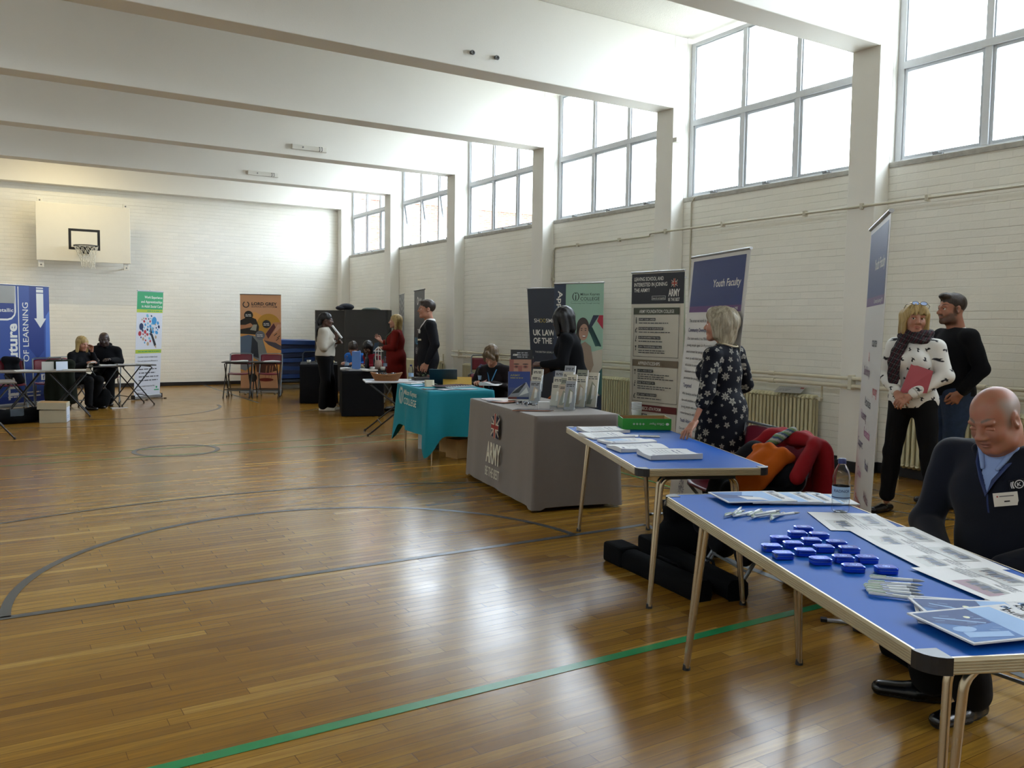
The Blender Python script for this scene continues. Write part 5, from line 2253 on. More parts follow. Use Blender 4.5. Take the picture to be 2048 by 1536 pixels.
def d_wave(p, w, h):
    a, b = ink('wave_light', '#9a9b9b'), ink('wave_dark', '#55585a')
    for i in range(14):
        y = h - .04 - .055 * i
        pts = [(w * q / 10, y + .05 * math.sin(q * .7 + i * .3) - .03 * q / 10) for q in range(11)]
        p.poly(pts + [(x, yy - .022) for x, yy in reversed(pts)], a if i % 2 else b)
    p.poly([(0, 0), (w, 0), (w, h * .50), (w * .5, h * .56), (0, h * .62)], ink('wave_red', '#6f1d1d'))
    p.up()
    p.rect(.1, .25, w - .1, .32, WP)


banner('thin grey banner with waves and a red foot, behind the woman in red', (6.87, 15.16), (6.61, 14.38), 2.02, d_wave, ink('wave_grey', '#77797a'))


# --- the orange sixth form banner on the far wall
def d_orange(p, w, h):
    am, dk = ink('amber_arc', '#a87c2a'), ink('poster_brown_black', '#1c1712')
    skin, jn = ink('poster_skin', '#a5714f'), ink('poster_denim', '#4d5d70')
    p.poly([(0, h - .55), (w * .35, h - .35), (w, h - .62), (w, h * .20), (0, h * .20)], ink('poster_warm', '#cc914c'))
    p.up()
    p.ring(.115, h - .205, .047, .066, KP, R(115), R(425), 30)
    p.text('LORD GREY', .225, h - .215, .060, KP, w=.50, bold=.03)
    p.text('SCHOOL SIXTH FORM', .225, h - .262, .033, KP, w=.50, bold=.004)
    p.circ(.56, h - .62, .235, am, 30)
    p.up()
    p.poly([(0, h - .53), (.17, h - .44), (.31, h - .50), (.37, h - .65), (.35, h - .82), (.0, h - .80)], dk)
    p.up()
    p.poly([(0, h - .62), (.10, h - .62), (.20, h - .58), (.26, h - .63), (.20, h - .67), (.0, h - .71)], skin)
    p.poly([(.19, h - .72), (.26, h - .61), (.33, h - .61), (.31, h - .74)], ink('poster_paper', '#8f8d80'))
    p.circ(.165, h - .42, .088, dk)
    p.circ(.52, h - .60, .083, KP)
    p.poly([(.64, h - .57), (.70, h - .56), (w, h - .56), (w, h - 1.02), (.70, h - .98), (.46, h - .93), (.50, h - .78)], skin)
    p.up()
    p.poly([(.50, h - .80), (.66, h - .58), (.70, h - .66), (.55, h - .90)], ink('poster_maroon', '#4b2226'))
    p.poly([(.64, h - .80), (.73, h - .74), (.80, h - .66), (w, h - .70), (w, h - .60), (.74, h - .60)], ink('poster_pink', '#b4866d'))
    for a, b in ((.66, .83), (.72, .88), (.70, .93)):
        p.poly([(a, h - b), (a + .06, h - b + .05), (a + .07, h - b + .04), (a + .01, h - b - .01)], dk)
    p.poly([(.46, h - .93), (.70, h - .98), (w, h - 1.04), (w, h - 1.13), (.75, h - 1.12), (.55, h - 1.02)], ink('poster_slate', '#3f3a42'))
    p.poly([(0, h - .86), (.16, h - .82), (.26, h - .84), (.20, h - 1.22), (0, h - 1.22)], jn)
    p.poly([(.26, h - .84), (.44, h - .90), (.53, h - 1.22), (.40, h - 1.38), (.20, h - 1.25), (.22, h - 1.0)], ink('poster_grey_jeans', '#6c706e'))
    p.up()
    p.poly([(.23, h - .84), (.34, h - .98), (.36, h - 1.30), (.20, h - 1.24), (.22, h - 1.0)], ink('poster_dark_jeans', '#262a30'))
    p.circ(.39, h - .83, .095, ink('poster_grey_disc', '#5d5f66'))
    p.up()
    for x, y in ((.165, .42), (.52, .60), (.39, .83)):
        p.lines(x - .06, x + .06, [h - y + .005, h - y - .025], .02, WP, .05, 7)
    p.poly([(0, h - 1.36), (.16, h - 1.30), (.22, h - 1.45), (.10, h - 1.56), (0, h - 1.52)], ink('poster_steel', '#77787a'))
    p.poly([(.30, h - 1.42), (.46, h - 1.34), (.66, h - 1.38), (.72, h - 1.55), (.50, h - 1.62), (.32, h - 1.58)], ink('poster_umber', '#4a2a1d'))
    p.up()
    p.circ(.24, h - 1.70, .085, dk)
    p.circ(.50, h - 1.74, .15, ink('poster_red_plate', '#6d1f14'), 24, .035)
    for x in (.48, .55, .60):
        p.poly([(x, h - 1.70), (x + .015, h - 1.70), (x + .05, h - 1.45), (x + .03, h - 1.45)], skin)


banner('orange brown sixth form banner standing in front of the far wall', (4.49, 17.70), (5.24, 17.40), 2.03, d_orange, ink('orange_sheet', '#bd8c66'))


# --- the green topped care banner
def d_care(p, w, h):
    gr, lime = ink('care_green', '#2f8f5e'), ink('care_lime', '#9fae3a')
    p.rect(0, h - .34, w, h - .012, gr)
    p.rect(0, h - .40, w, h - .34, lime)
    p.rect(0, h - 1.16, w, h - 1.09, lime)
    p.up()
    for i, (st, tw) in enumerate((('Work Experience', .44), ('and Apprenticeships', .52), ('in Adult Social Care', .50))):
        p.text(st, w - .02, h - .135 - .085 * i, .048, WP, w=tw, align='r', bold=.015)
    p.lines(.25, w - .02, [h - .378], .025, gr, .0, 2)
    p.lines(.06, w - .02, [h - 1.135], .025, gr, .0, 3)
    tk = ink('care_trunk', '#25262a')
    p.poly([(.34, h - .78), (.40, h - .80), (.50, h - 1.00), (.455, h - 1.03)], tk)
    p.poly([(.455, h - 1.03), (.50, h - 1.00), (.505, h - 1.075)], ink('care_pencil_tip', '#a5917c'))
    for x, y in ((.33, .64), (.42, .68), (.47, .74), (.24, .80)):
        p.poly([(.35, h - .80), (.385, h - .78), (x + .012, h - y), (x, h - y)], tk)
    cs = [ink('care_red', '#a33237'), ink('care_blue', '#3a86b8'), ink('care_navy', '#1f2f52'), ink('care_sand', '#a58f72'), ink('care_pale_blue', '#6aa6bd')]
    p.up()
    rnd = random.Random(12)
    done = [(.43, .53, .062), (.12, .64, .055), (.09, .79, .04)]
    p.circ(.43, h - .55, .062, cs[1], 18, .075)
    p.circ(.12, h - .66, .050, cs[2], 18, .065)
    p.circ(.09, h - .79, .038, cs[0], 18, .046)
    for k in range(900):
        a, r = rnd.random() * 6.28, math.sqrt(rnd.random())
        x, y, q = .31 + .25 * r * math.cos(a), .72 + .27 * r * math.sin(a), rnd.uniform(.016, .036)
        if abs(x - .42) < .06 and y > .78:
            continue
        if all(math.hypot(x - u, y - v) > q + s + .006 for u, v, s in done) and x + q < w - .01:
            done.append((x, y, q))
            p.circ(x, h - y, q * .85, cs[len(done) % 5], 14, q * 1.1, rnd.random())
    y = h - 1.24
    for st in ('Consider a career in Adult Social', 'Care and make a real difference to', 'peoples\' lives'):
        p.text(st, .06, y, .030, KP, w=.0145 * len(st))
        y -= .075
    p.lines(.10, w - .04, [y - .07 * k for k in range(4)], .03, GP, .2, 5)
    y -= .32
    for st in ('For more details contact the MKC', 'Business Team on', '01908 253452'):
        p.text(st, .06, y, .028, KP, w=.014 * len(st))
        y -= .066
    p.lines(.10, w - .04, [y, y - .05], .03, KP, .3, 8)
    p.rect(w - .15, .08, w - .03, .10, gr)
    p.circ(w - .09, .14, .02, gr)


banner('slim banner with a green top and a tree of coloured bubbles, at the far left', (2.36, 16.95), (2.87, 17.33), 2.02, d_care, ink('care_white', '#c2c4cc'), lean=(.10, .03))


# --- the blue banner cut off by the left edge
def d_blue(p, w, h):
    db, lb = ink('learn_deep_blue', '#1c3072'), ink('learn_light_blue', '#4a6cb4')
    p.poly([(w - .40, h), (w - .12, h), (w - .12, h - .80), (w - .12, h - 1.08), (w - .26, h - 1.22), (w - .46, h - 1.0), (w - .40, h - .4)], db)
    p.poly([(w - .08, h - .5), (w, h - .4), (w, h - 1.2), (w - .10, h - 1.4)], lb)
    p.rect(0, 0, w, .12, db)
    p.up()
    p.poly([(w - .26, h - .12), (w - .12, h - .12), (w - .12, h - .54), (w - .07, h - .54), (w - .19, h - .70), (w - .31, h - .54), (w - .26, h - .54)], WP)
    p.rect(w - .26, h - .105, w - .12, h - .055, WP)
    p.rect(w - .26, h - .04, w - .12, h - .02, WP)
    p.rect(w - .622, h - 1.30, w - .605, h - .02, WP)
    p.text('OF LEARNING', w - .43, h - 1.26, .115, WP, w=.98, rot=PI / 2, bold=.004)
    p.text('The Future', w - .655, h - 1.98 + .10, .19, WP, w=1.25, rot=PI / 2, bold=.03)
    p.rect(w - 1.15, h - .30, w - .67, h - .015, WP)
    p.poly([(w - 1.15, h - .58), (w - .82, h - .58), (w - .74, h - .56), (w - .68, h - .50), (w - .66, h - .44), (w - .66, h - .015), (w - 1.15, h - .015)], WP)
    p.up()
    p.poly([(w - 1.15, h - .55), (w - .82, h - .55), (w - .75, h - .53), (w - .70, h - .48), (w - .69, h - .44), (w - .69, h - .30), (w - 1.15, h - .30)], MATS['learn_deep_blue_ink'])
    p.up()
    p.text('metallic', w - .71, h - .44, .06, WP, align='r', w=.36, bold=.012)
    p.rect(w - .20, .36, w - .10, .46, WP)
    p.up()
    p.text('f', w - .165, .375, .075, db, bold=.03)
    p.lines(w - .25, w - .02, [.31], .03, WP, .1, 3)
    p.lines(w - .85, w - .20, [.16, .10], .03, WP, .1, 4)


banner('broad blue banner with white upright lettering and an arrow, at the left edge', (.06, 15.84), (1.00, 16.62), 2.02, d_blue, ink('learn_blue', '#2b4486'))
# ================================================================ things lying about
PAPER = mat('white_paper', '#c9c9c8', 0.6)
PRINT = mat('grey_body_print', '#8b8d92', 0.6)
ZT_ = .7425


def on(tb, x, y):
    """table coordinates (x across, y along) to the hall"""
    (cx, cy), a = tb[0], tb[1]
    return cx + x * math.cos(a) - y * math.sin(a), cy + x * math.sin(a) + y * math.cos(a)


def sheet(name, label, cat, x, y, z, rz, w, h, th, draw=None, m=None, wave=0.0, group=None, seed=1):
    """a flat stack of paper, its foot edge along local x; wave lets the corners lift a little"""
    m = m or PAPER
    mb = MB()
    N = 9
    rnd = random.Random(seed)
    ph = rnd.random() * 6

    def z_(u, v):
        return wave * (math.sin(u * 5.2 + ph) * .4 + .5 * (abs(v - .5) * 2) ** 3 * math.sin(u * 3 + v * 2 + ph) + .45)
    top = lambda u, v: (w * (u - .5), h * (v - .5), th + max(0, z_(u, v)))
    mb.surf(top, N, N, m, smooth=wave > 0)
    rim = [(i / (N - 1), 0) for i in range(N)] + [(1, j / (N - 1)) for j in range(1, N)] + [(1 - i / (N - 1), 1) for i in range(1, N)] + [(0, 1 - j / (N - 1)) for j in range(1, N - 1)]
    vs = [top(u, v) for u, v in rim] + [(w * (u - .5), h * (v - .5), 0) for u, v in rim]
    k = len(rim)
    mb.add(vs, [(k + i, k + (i + 1) % k, (i + 1) % k, i) for i in range(k)], m)
    mb.add(vs[k:], [tuple(range(k - 1, -1, -1))], m)
    if draw:
        p = Panel(mb, (-w / 2, -h / 2, th + .0002), (1, 0, 0), (0, 1, 0), .00015)
        if wave:
            p.bend = lambda a, b: Vector((0, 0, max(0, z_(a / w, b / h)) + .0003))
        p.up()
        draw(p, w, h)
    o = mb.build(name, None, (x, y, z), rz)
    return tag(o, label, cat, group)


def photo(p, x0, y0, x1, y1, cols, seed, people=7):
    """a printed group photograph: ground, backdrop and a row of dark figures"""
    r = random.Random(seed)
    p.rect(x0, y0, x1, y1, cols[0])
    p.up()
    p.rect(x0, y0, x1, y0 + (y1 - y0) * .3, cols[1])
    p.up()
    for i in range(people):
        x = x0 + (x1 - x0) * (.12 + .76 * (i + .5) / people)
        hgt = (y1 - y0) * r.uniform(.42, .62)
        w = (x1 - x0) * .055
        b = y0 + (y1 - y0) * r.uniform(.12, .26)
        p.poly([(x - w, b), (x + w, b), (x + w * .8, b + hgt * .75), (x - w * .8, b + hgt * .75)], cols[2 + i % 2])
        p.circ(x, b + hgt * .86, w * .55, cols[4], 8)
    p.up()


PHC = [mat('photo_sky', '#a9aaa6', .5), mat('photo_ground', '#86857f', .5), mat('photo_dark_suit', '#23252c', .5), mat('photo_blue_coat', '#2d3c5c', .5), mat('photo_face', '#7c665a', .5)]
PHR = [mat('photo_rose', '#84606c', .5)] + PHC[1:]
RZC = T3[1] - PI / 2            # reads from the visitors' side of the blue tables

# ---- nearest table: tins
TINB = mat('blue_tin_lacquer', '#2450c4', 0.18, metal=0.85, coat=0.5)
TINS = mat('tin_seam', '#8f97a6', 0.25, metal=0.9)
TINL = mat('pale_logo_print', '#6f9be0', 0.3)


def rrect(w, h, r, n=5):
    out = []
    for cx, cy, a0 in ((w / 2 - r, h / 2 - r, 0), (-w / 2 + r, h / 2 - r, 90), (-w / 2 + r, -h / 2 + r, 180), (w / 2 - r, -h / 2 + r, 270)):
        for i in range(n + 1):
            a = R(a0 + 90 * i / n)
            out.append((cx + r * math.cos(a), cy + r * math.sin(a)))
    return out


def make_tin(label, x, y, rz):
    t = thing('mint_tin', label, 'tin', (x, y, ZT_), rz, 'shiny blue mint tins set out in rows')
    mb = MB()
    mb.prism(rrect(.060, .045, .010), 0, .010, TINB, True)
    mb.build('tin_base', t)
    mb = MB()
    mb.prism(rrect(.0615, .0465, .0105), .0098, .0115, TINS, True)
    mb.build('seam', t)
    mb = MB()
    a, b = rrect(.0612, .0462, .0105), rrect(.052, .037, .008)
    mb.prism(a, .0112, .0165, TINB, True)
    n = len(a)
    vs = [(x_, y_, .0165) for x_, y_ in a] + [(x_, y_, .019) for x_, y_ in b]
    mb.add(vs, [(i, (i + 1) % n, n + (i + 1) % n, n + i) for i in range(n)], TINB, True)
    mb.add(vs[n:], [tuple(range(n))], TINB)
    p = Panel(mb, (0, 0, .0192), (1, 0, 0), (0, 1, 0), .0002)
    p.ring(0, 0, .008, .0105, TINL, n=16)
    p.rect(-.004, -.004, .004, .004, TINL)
    mb.build('lid', t)
    return t


TPOS = [[(2.44, 1.96)], [(2.36, 1.92), (2.41, 1.87)], [(2.25, 1.90), (2.32, 1.83), (2.37, 1.77)], [(2.14, 1.84), (2.23, 1.83), (2.28, 1.75), (2.34, 1.70)],
        [(2.10, 1.76), (2.19, 1.75), (2.23, 1.64), (2.29, 1.60)], [(2.15, 1.66), (2.17, 1.56), (2.24, 1.50)]]
tin0 = None
ROWN = ('row nearest the water bottle', 'second row from the bottle', 'third row from the bottle', 'fourth row from the bottle', 'fifth row from the bottle', 'row farthest from the bottle')
COLN = {1: ('alone',), 2: ('left end', 'right end'), 3: ('left end', 'middle', 'right end'), 4: ('left end', 'second from the left', 'third from the left', 'right end')}
for ri, row in enumerate(TPOS):
    for ci, (x, y) in enumerate(row):
        lab = 'shiny blue tin, %s of the %s' % (COLN[len(row)][ci], ROWN[ri])
        if tin0 is None:
            tin0 = make_tin(lab, x, y, R(-30))
        else:
            c = copy_tree(tin0)
            c.location = (x, y, ZT_)
            c.rotation_euler.z = R(-30 + random.uniform(-5, 5))
            c['label'] = lab

# ---- pens
PENW = mat('white_pen_plastic', '#cdd2d4', 0.3)
PENC = mat('clear_green_plastic', '#b7c9b6', 0.15)
PENG = mat('grey_pen_grip', '#84888a', 0.45)


def make_pen(label, loc, rz, group):
    """tip towards +Y"""
    t = thing('ballpoint_pen', label, 'pen', loc, rz, group)
    mb = MB()
    mb.lathe([(.0001, -.072), (.0042, -.072), (.0052, -.06), (.0052, .035), (.0046, .045)], PENW, n=10)
    mb.v = [(x, z, y + .0055) for x, y, z in mb.v]
    mb.build('barrel', t)
    mb = MB()
    mb.lathe([(.0048, .035), (.0050, .042), (.0040, .058), (.0012, .070), (.0001, .072)], PENG, n=10)
    mb.v = [(x, z, y + .0055) for x, y, z in mb.v]
    mb.build('tip', t)
    mb = MB()
    mb.tube([(0, -.074, .0075), (0, -.070, .0125), (0, -.030, .0120)], .0018, PENC, 6)
    mb.build('clip', t)
    mb = MB()
    mb.box((0, -.022, .0108), (.0075, .018, .0004), mat('pen_logo_blue', '#1d3a78', .4))
    mb.build('logo_patch', t)
    return t


pen0 = None
P2 = [((2.14, 1.48), (2.24, 1.38)), ((2.09, 1.45), (2.20, 1.36)), ((2.05, 1.44), (2.17, 1.35)), ((2.04, 1.425), (2.15, 1.33)), ((2.03, 1.41), (2.12, 1.31)), ((2.01, 1.39), (2.09, 1.28))]
NTH = ('first', 'second', 'third', 'fourth', 'fifth', 'sixth', 'seventh', 'eighth', 'ninth', 'tenth', 'eleventh')
for i, (a, b) in enumerate(P2):
    lab = 'white ballpoint pen, %s from the tins in the fan of six' % NTH[i]
    rz = math.atan2(-(b[0] - a[0]), b[1] - a[1])
    loc = ((a[0] + b[0]) / 2, (a[1] + b[1]) / 2, ZT_)
    if pen0 is None:
        pen0 = make_pen(lab, loc, rz, 'white pens fanned out near the magazines')
    else:
        c = copy_tree(pen0)
        c.location, c.rotation_euler.z, c['label'] = loc, rz, lab
for i in range(11):
    u = i / 10
    c = copy_tree(pen0)
    c.location = (2.435 + .125 * u, 2.275 - .135 * u + .012 * (i % 2), ZT_ + (.009 if i % 3 == 1 else 0))
    c.rotation_euler.z = R(-78 + 20 * math.sin(i * 1.7))
    c['label'] = 'white ballpoint pen, %s from the table corner in the far heap of pens' % NTH[i]
    c['group'] = 'white pens heaped near the far end of the table'

# ---- magazines
COVB, COVL, COVD = (mat('cover_%s' % a, b, .55, spec=.15) for a, b in (('blue', '#38649f'), ('light_blue', '#85a5cc'), ('deep_blue', '#1d3c72')))
COVW, COVT = mat('cover_white', '#c4c6c8', .6, spec=.15), ink('cover_title', '#34405a')


def cover(kind):
    def d(p, w, h):
        p.rect(.0, .0, .010, h, COVW)
        p.rect(.010, .008, w - .006, h * .80, COVB)
        p.up()
        p.rect(.02, h * .80, w, h, COVW)
        p.text('bulletin', w * .16, h * .845, .026, COVT, w=w * .62, bold=.015)
        p.rect(w * .06, h * .90, w * .17, h * .96, COVD)
        p.up()
        p.ring(w * .115, h * .93, .006, .009, COVL, n=12)
        p.lines(w * .16, w * .9, [h * .83], .006, COVT, .3, 3)
        if kind:       # a glossy building front and steps
            p.poly([(.010, h * .5), (w * .5, h * .35), (w - .006, h * .6), (w - .006, h * .80), (.010, h * .80)], COVL)
            p.up()
            p.poly([(w * .2, .008), (w * .62, .008), (w * .7, h * .45), (w * .5, h * .52)], COVD)
            p.up()
            p.poly([(w * .45, h * .30), (w * .80, h * .34), (w * .9, h * .62), (w * .62, h * .58)], COVW)
        else:          # a car in rain
            p.poly([(.010, h * .55), (w - .006, h * .50), (w - .006, h * .80), (.010, h * .80)], COVL)
            p.poly([(.010, .008), (w * .35, .008), (w * .55, h * .25), (w * .52, h * .50), (.010, h * .56)], COVD)
            p.up()
            p.circ(w * .62, h * .17, .018, COVL, 16, .030)
            p.poly([(w * .2, h * .12), (w * .24, h * .12), (w * .52, h * .44), (w * .50, h * .46)], COVL)
            p.poly([(w * .70, .03), (w * .85, .02), (w * .92, h * .44), (w * .78, h * .48)], COVL)
            p.up()
            p.circ(w * .30, h * .40, .008, ink('cover_lamp', '#c6c79c'), 10)
            r = random.Random(3)
            for k in range(24):
                x, y = .02 + r.random() * (w - .06), .02 + r.random() * h * .6
                p.poly([(x, y), (x + .002, y), (x + .008, y + .022), (x + .006, y + .022)], COVL)
    return d


mg = 'blue covered magazines'
for i, (x, y, dz, lab) in enumerate(((2.945, 2.315, .0, 'blue magazine at the far right corner, lowest of the far fan, half under the others'), (2.87, 2.35, .004, 'blue magazine in the far fan, next to the lowest'),
                                     (2.80, 2.385, .008, 'blue magazine in the far fan, next to the top one'), (2.70, 2.435, .012, 'blue magazine lying on top of the far fan, its whole cover showing'))):
    sheet('magazine', lab, 'magazine', x, y, ZT_ + dz, RZC + R(-8 + 3 * i), .21, .297, .004, cover(1), COVW, group=mg)
for i, (x, y, a, lab) in enumerate(((2.09, 1.135, -30, 'magazine at the bottom of the near pile'), (2.11, 1.14, -21, 'magazine second from the bottom of the near pile'), (2.10, 1.13, -13, 'magazine just under the top of the near pile'),
                                    (2.03, 1.08, 7, 'magazine on top of the near pile, a blue car on its cover'))):
    sheet('magazine', lab, 'magazine', x, y, ZT_ + .0042 * i, RZC + R(a), .21, .297, .004, cover(0), COVW, group=mg)
sheet('booklet', 'plain white booklet at the right edge of the frame, beside the near magazines', 'booklet', 2.36, 1.08, ZT_, RZC + R(18), .21, .30, .010)


# ---- sheets of group photographs along the seated man's edge
def photos(seed, rose=False):
    def d(p, w, h):
        photo(p, .02, h * .60, w * .55, h * .90, PHR if rose else PHC, seed)
        photo(p, w * .30, h * .12, w * .86, h * .42, PHC, seed + 5)
        p.lines(.02, w * .42, [h * .52 - .012 * k for k in range(3)], .007, PRINT, .3, seed)
        p.lines(w * .6, w - .015, [h * .56 - .012 * k for k in range(4)], .007, PRINT, .3, seed + 1)
    return d


for i, (x, y, a, lab) in enumerate(((2.735, 1.97, -12, 'white sheet with group photographs, nearest the water bottle'), (2.66, 1.74, -6, 'white sheet with group photographs, second from the bottle'),
                                    (2.54, 1.52, -3, 'white sheet with group photographs, in front of the seated man'), (2.41, 1.30, 4, 'white sheet with a rose tinted group photograph, next to the near pens'))):
    sheet('photo_sheet', lab, 'sheet of paper', x, y, ZT_ + .0012 * i, RZC + R(a) + PI, .30, .26, .0008, photos(i * 3 + 1, i == 3), PAPER, group='sheets of group photographs')

# ---- bottles
PET = bpy.data.materials.new('clear_plastic_bottle')
PET.use_nodes = True
_n = PET.node_tree
_b = _n.nodes['Principled BSDF']
_b.inputs['Base Color'].default_value = (.93, .96, .98, 1)
_b.inputs['Roughness'].default_value = .04
_b.inputs['IOR'].default_value = 1.25
_b.inputs['Transmission Weight'].default_value = 1
CAPB = mat('navy_bottle_cap', '#1b2558', .4)
LABB = mat('pale_blue_bottle_label', '#8fa9c4', .4)


def make_bottle(label, loc, k=1.0, word=True):
    t = thing('water_bottle', label, 'bottle', loc, R(40), 'clear water bottles')
    pr = [(.001, .006), (.016, .002), (.026, .0), (.031, .006), (.032, .02), (.0305, .032), (.032, .044), (.032, .105), (.0305, .112), (.032, .120), (.031, .136), (.026, .156), (.018, .172), (.0135, .180), (.0130, .186)]
    mb = MB()
    mb.lathe([(r * k, z * k) for r, z in pr], PET, n=24)
    mb.build('bottle_body', t, solid=.0006)
    mb = MB()
    mb.lathe([(.0325 * k, .050 * k), (.0326 * k, .098 * k)], LABB, n=24)
    lb = mb.build('label_band', t)
    if word:
        mb = MB()
        vs, fs, tw = text_geo('RADNOR', .004)
        kk = .011 / .73

        def wrap(x, y, z0, s=kk):
            a = -PI * .98 + (x - tw / 2) * s / (.0332 * k)
            return (.0338 * k * math.cos(a), .0338 * k * math.sin(a), z0 * k + y * s)
        mb.add([wrap(x, y, .078) for x, y in vs], fs, CAPB)
        mb.build('label_lettering', lb)
        mb = MB()
        mb.lathe([(.0332 * k, .0560 * k), (.0332 * k, .0595 * k)], CAPB, n=24)
        mb.build('label_stripe', lb)
    mb = MB()
    mb.lathe([(.0145 * k, .183 * k), (.0150 * k, .185 * k), (.0150 * k, .199 * k), (.0135 * k, .202 * k), (.001, .202 * k)], CAPB, n=18)
    mb.build('cap', t)
    return t


make_bottle('clear water bottle with a navy cap on the nearest blue table', (2.84, 2.11, ZT_), 1.04)
bt = make_bottle('water bottle beside the bread basket', (4.83, 10.28, .712), 1.05, False)
for loc, lab in (((5.03, 8.79, .758), 'water bottle on the teal table, the one by the yellow folder'), ((5.28, 9.2, .758), 'water bottle at the back of the teal table, by the folded chairs'),
                 ((5.10, 13.32, .718), 'water bottle on the near black cloth, beside the cream jumper'), ((5.58, 12.86, .718), 'water bottle on the near black cloth, in front of the red dress'),
                 ((5.26, 15.2, .718), 'water bottle on the far black cloth')):
    c = copy_tree(bt)
    c.location, c['label'] = loc, lab


# ---- middle table: stacks of handouts, leaflets, green box, cups
def hand(seed, blue=False):
    def d(p, w, h):
        p.lines(w * .2, w * .8, [h * .72, h * .62], .012, MATS['indigo_print_text'], .2, seed)
        p.lines(w * .15, w * .85, [h * .5 - .02 * k for k in range(5)], .008, PRINT, .3, seed + 2)
        p.rect(w * .82, h * .06, w * .95, h * .11, INDIGO)
        if blue:
            p.up()
            p.poly([(w * .05, h * .12), (w * .9, h * .12), (w * .9, h * .62), (w * .05, h * .5)], COVL)
            p.up()
            p.poly([(w * .05, h * .12), (w * .5, h * .12), (w * .3, h * .5), (w * .05, h * .48)], COVB)
    return d


RZ2 = T2[1] - PI / 2
for i, (x, y, a, th, bl, lab) in enumerate(((3.585, 4.565, 12, .012, 0, 'stack of white handouts nearest the green box'), (3.43, 4.33, 14, .008, 0, 'thin stack of white handouts, second from the far end of the table'),
                                           (3.355, 4.035, 10, .012, 1, 'stack of handouts with a pale blue picture on top'), (3.24, 3.80, 8, .016, 0, 'stack of white handouts, second nearest the camera'),
                                           (3.215, 3.50, 4, .020, 0, 'thickest stack of white handouts, nearest the camera'))):
    sheet('handout_stack', lab, 'stack of paper', x, y, ZT_, RZ2 + R(a) + PI / 2 * 0, .215, .30, th, hand(i, bl), PAPER, .010, 'stacks of handouts', i + 3)
sheet('leaflet', 'small white leaflet between the handouts and the green box', 'leaflet', 3.60, 4.30, ZT_, R(-42), .11, .10, .002)
sheet('leaflet', 'small dark leaflet beside the small white leaflet', 'leaflet', 3.70, 4.22, ZT_, R(-38), .13, .09, .002, lambda p, w, h: photo(p, 0, 0, w, h, PHC[2:3] + PHC[1:], 4, 3), PHC[2])

GREENB = mat('green_carton_print', '#2a8c2c', .5)
CARD = mat('brown_cardboard', '#9a7748', .8, noise=.08, nscale=30)
t = thing('paper_box', 'green office paper box lid lying open on the middle blue table', 'box', (3.98, 4.60, ZT_), R(-31))
mb = MB()
w, d, hh, th = .34, .235, .078, .004
for a, b, c, e in ((-w / 2, w / 2, -d / 2, -d / 2 + th), (-w / 2, w / 2, d / 2 - th, d / 2), (-w / 2, -w / 2 + th, -d / 2 + th, d / 2 - th), (w / 2 - th, w / 2, -d / 2 + th, d / 2 - th)):
    mb.bx(a, b, c, e, 0, hh, GREENB)
bo = mb.build('carton_wall', t)
mb = MB()
for a, b, c, e in ((-w / 2 + th, w / 2 - th, -d / 2 + th, -d / 2 + th + .001), (-w / 2 + th, w / 2 - th, d / 2 - th - .001, d / 2 - th), (-w / 2 + th, -w / 2 + th + .001, -d / 2 + th, d / 2 - th), (w / 2 - th - .001, w / 2 - th, -d / 2 + th, d / 2 - th)):
    mb.bx(a, b, c, e, .003, hh - .001, CARD)
mb.bx(-w / 2 + th, w / 2 - th, -d / 2 + th, d / 2 - th, 0, .003, CARD)
mb.build('carton_lining', t)
mb = MB()
p = Panel(mb, (w / 2, -d / 2 - .0006, hh), (-1, 0, 0), (0, 0, -1), .0003)        # the lid lies upside down, so does its print
p.text('Office Paper', .05, .030, .017, WP, w=.105)
for k in range(4):
    p.ring(.195 + .022 * k, .038, .006, .0085, WP, n=4)
    p.rect(.192 + .022 * k, .035, .198 + .022 * k, .041, WP)
p.circ(.028, .038, .012, WP, 14, .009)
mb.build('carton_lettering', bo)
CUPM = mat('frosted_white_cup', '#c5c8cb', .35)
mb = MB()
mb.lathe([(.001, .001), (.026, 0), (.036, .10), (.037, .104), (.035, .104)], CUPM, n=20)
for k in range(7):
    z = .105 + .009 * k
    mb.lathe([(.0355, z - .001), (.0375, z), (.0375, z + .004), (.035, z + .006)], CUPM, n=20)
tag(mb.build('cup_stack', None, (4.06, 4.78, ZT_), solid=.001), 'stack of frosted white cups behind the green box', 'cups')

# ---- under and behind the blue tables
BAGN = mat('black_nylon', '#08090b', .9, spec=.12, bump=.2, bscale=300)
for i, (x0, y0, x1, y1, lab) in enumerate(((3.32, 4.10, 3.22, 3.22, 'long black banner bag on the floor, the one nearer the camera'), (3.62, 4.12, 3.40, 3.14, 'long black banner bag on the floor, the one with a white tag'))):
    L = math.hypot(x1 - x0, y1 - y0)
    t = thing('banner_bag', lab, 'bag', ((x0 + x1) / 2, (y0 + y1) / 2, 0), math.atan2(-(x1 - x0), y1 - y0), 'long black banner bags')
    mb = MB()
    mb.prism([(-.055, .0), (.055, .0), (.066, .03), (.063, .09), (.04, .115), (-.04, .115), (-.063, .09), (-.066, .03)], -L / 2, L / 2, BAGN, True)
    mb.v = [(a, c, b) for a, b, c in mb.v]
    mb.f = [tuple(reversed(f)) for f in mb.f]
    mb.build('bag_body', t, bevel=.02)
    mb = MB()
    mb.bx(-.074, .074, -L / 2 - .01, -L / 2 + .20, .004, .128, BAGN)
    mb.build('end_pocket', t, bevel=.02)
    mb = MB()
    mb.tube([(-.078, -.16, .06), (-.10, -.10, .10), (-.10, .10, .10), (-.078, .16, .06)], .010, BAGN, 8, flat=.5)
    mb.build('handle', t)
    if i:
        mb = MB()
        mb.box((-.066, .02, .062), (.003, .06, .06), WP)
        mb.build('tag', t)
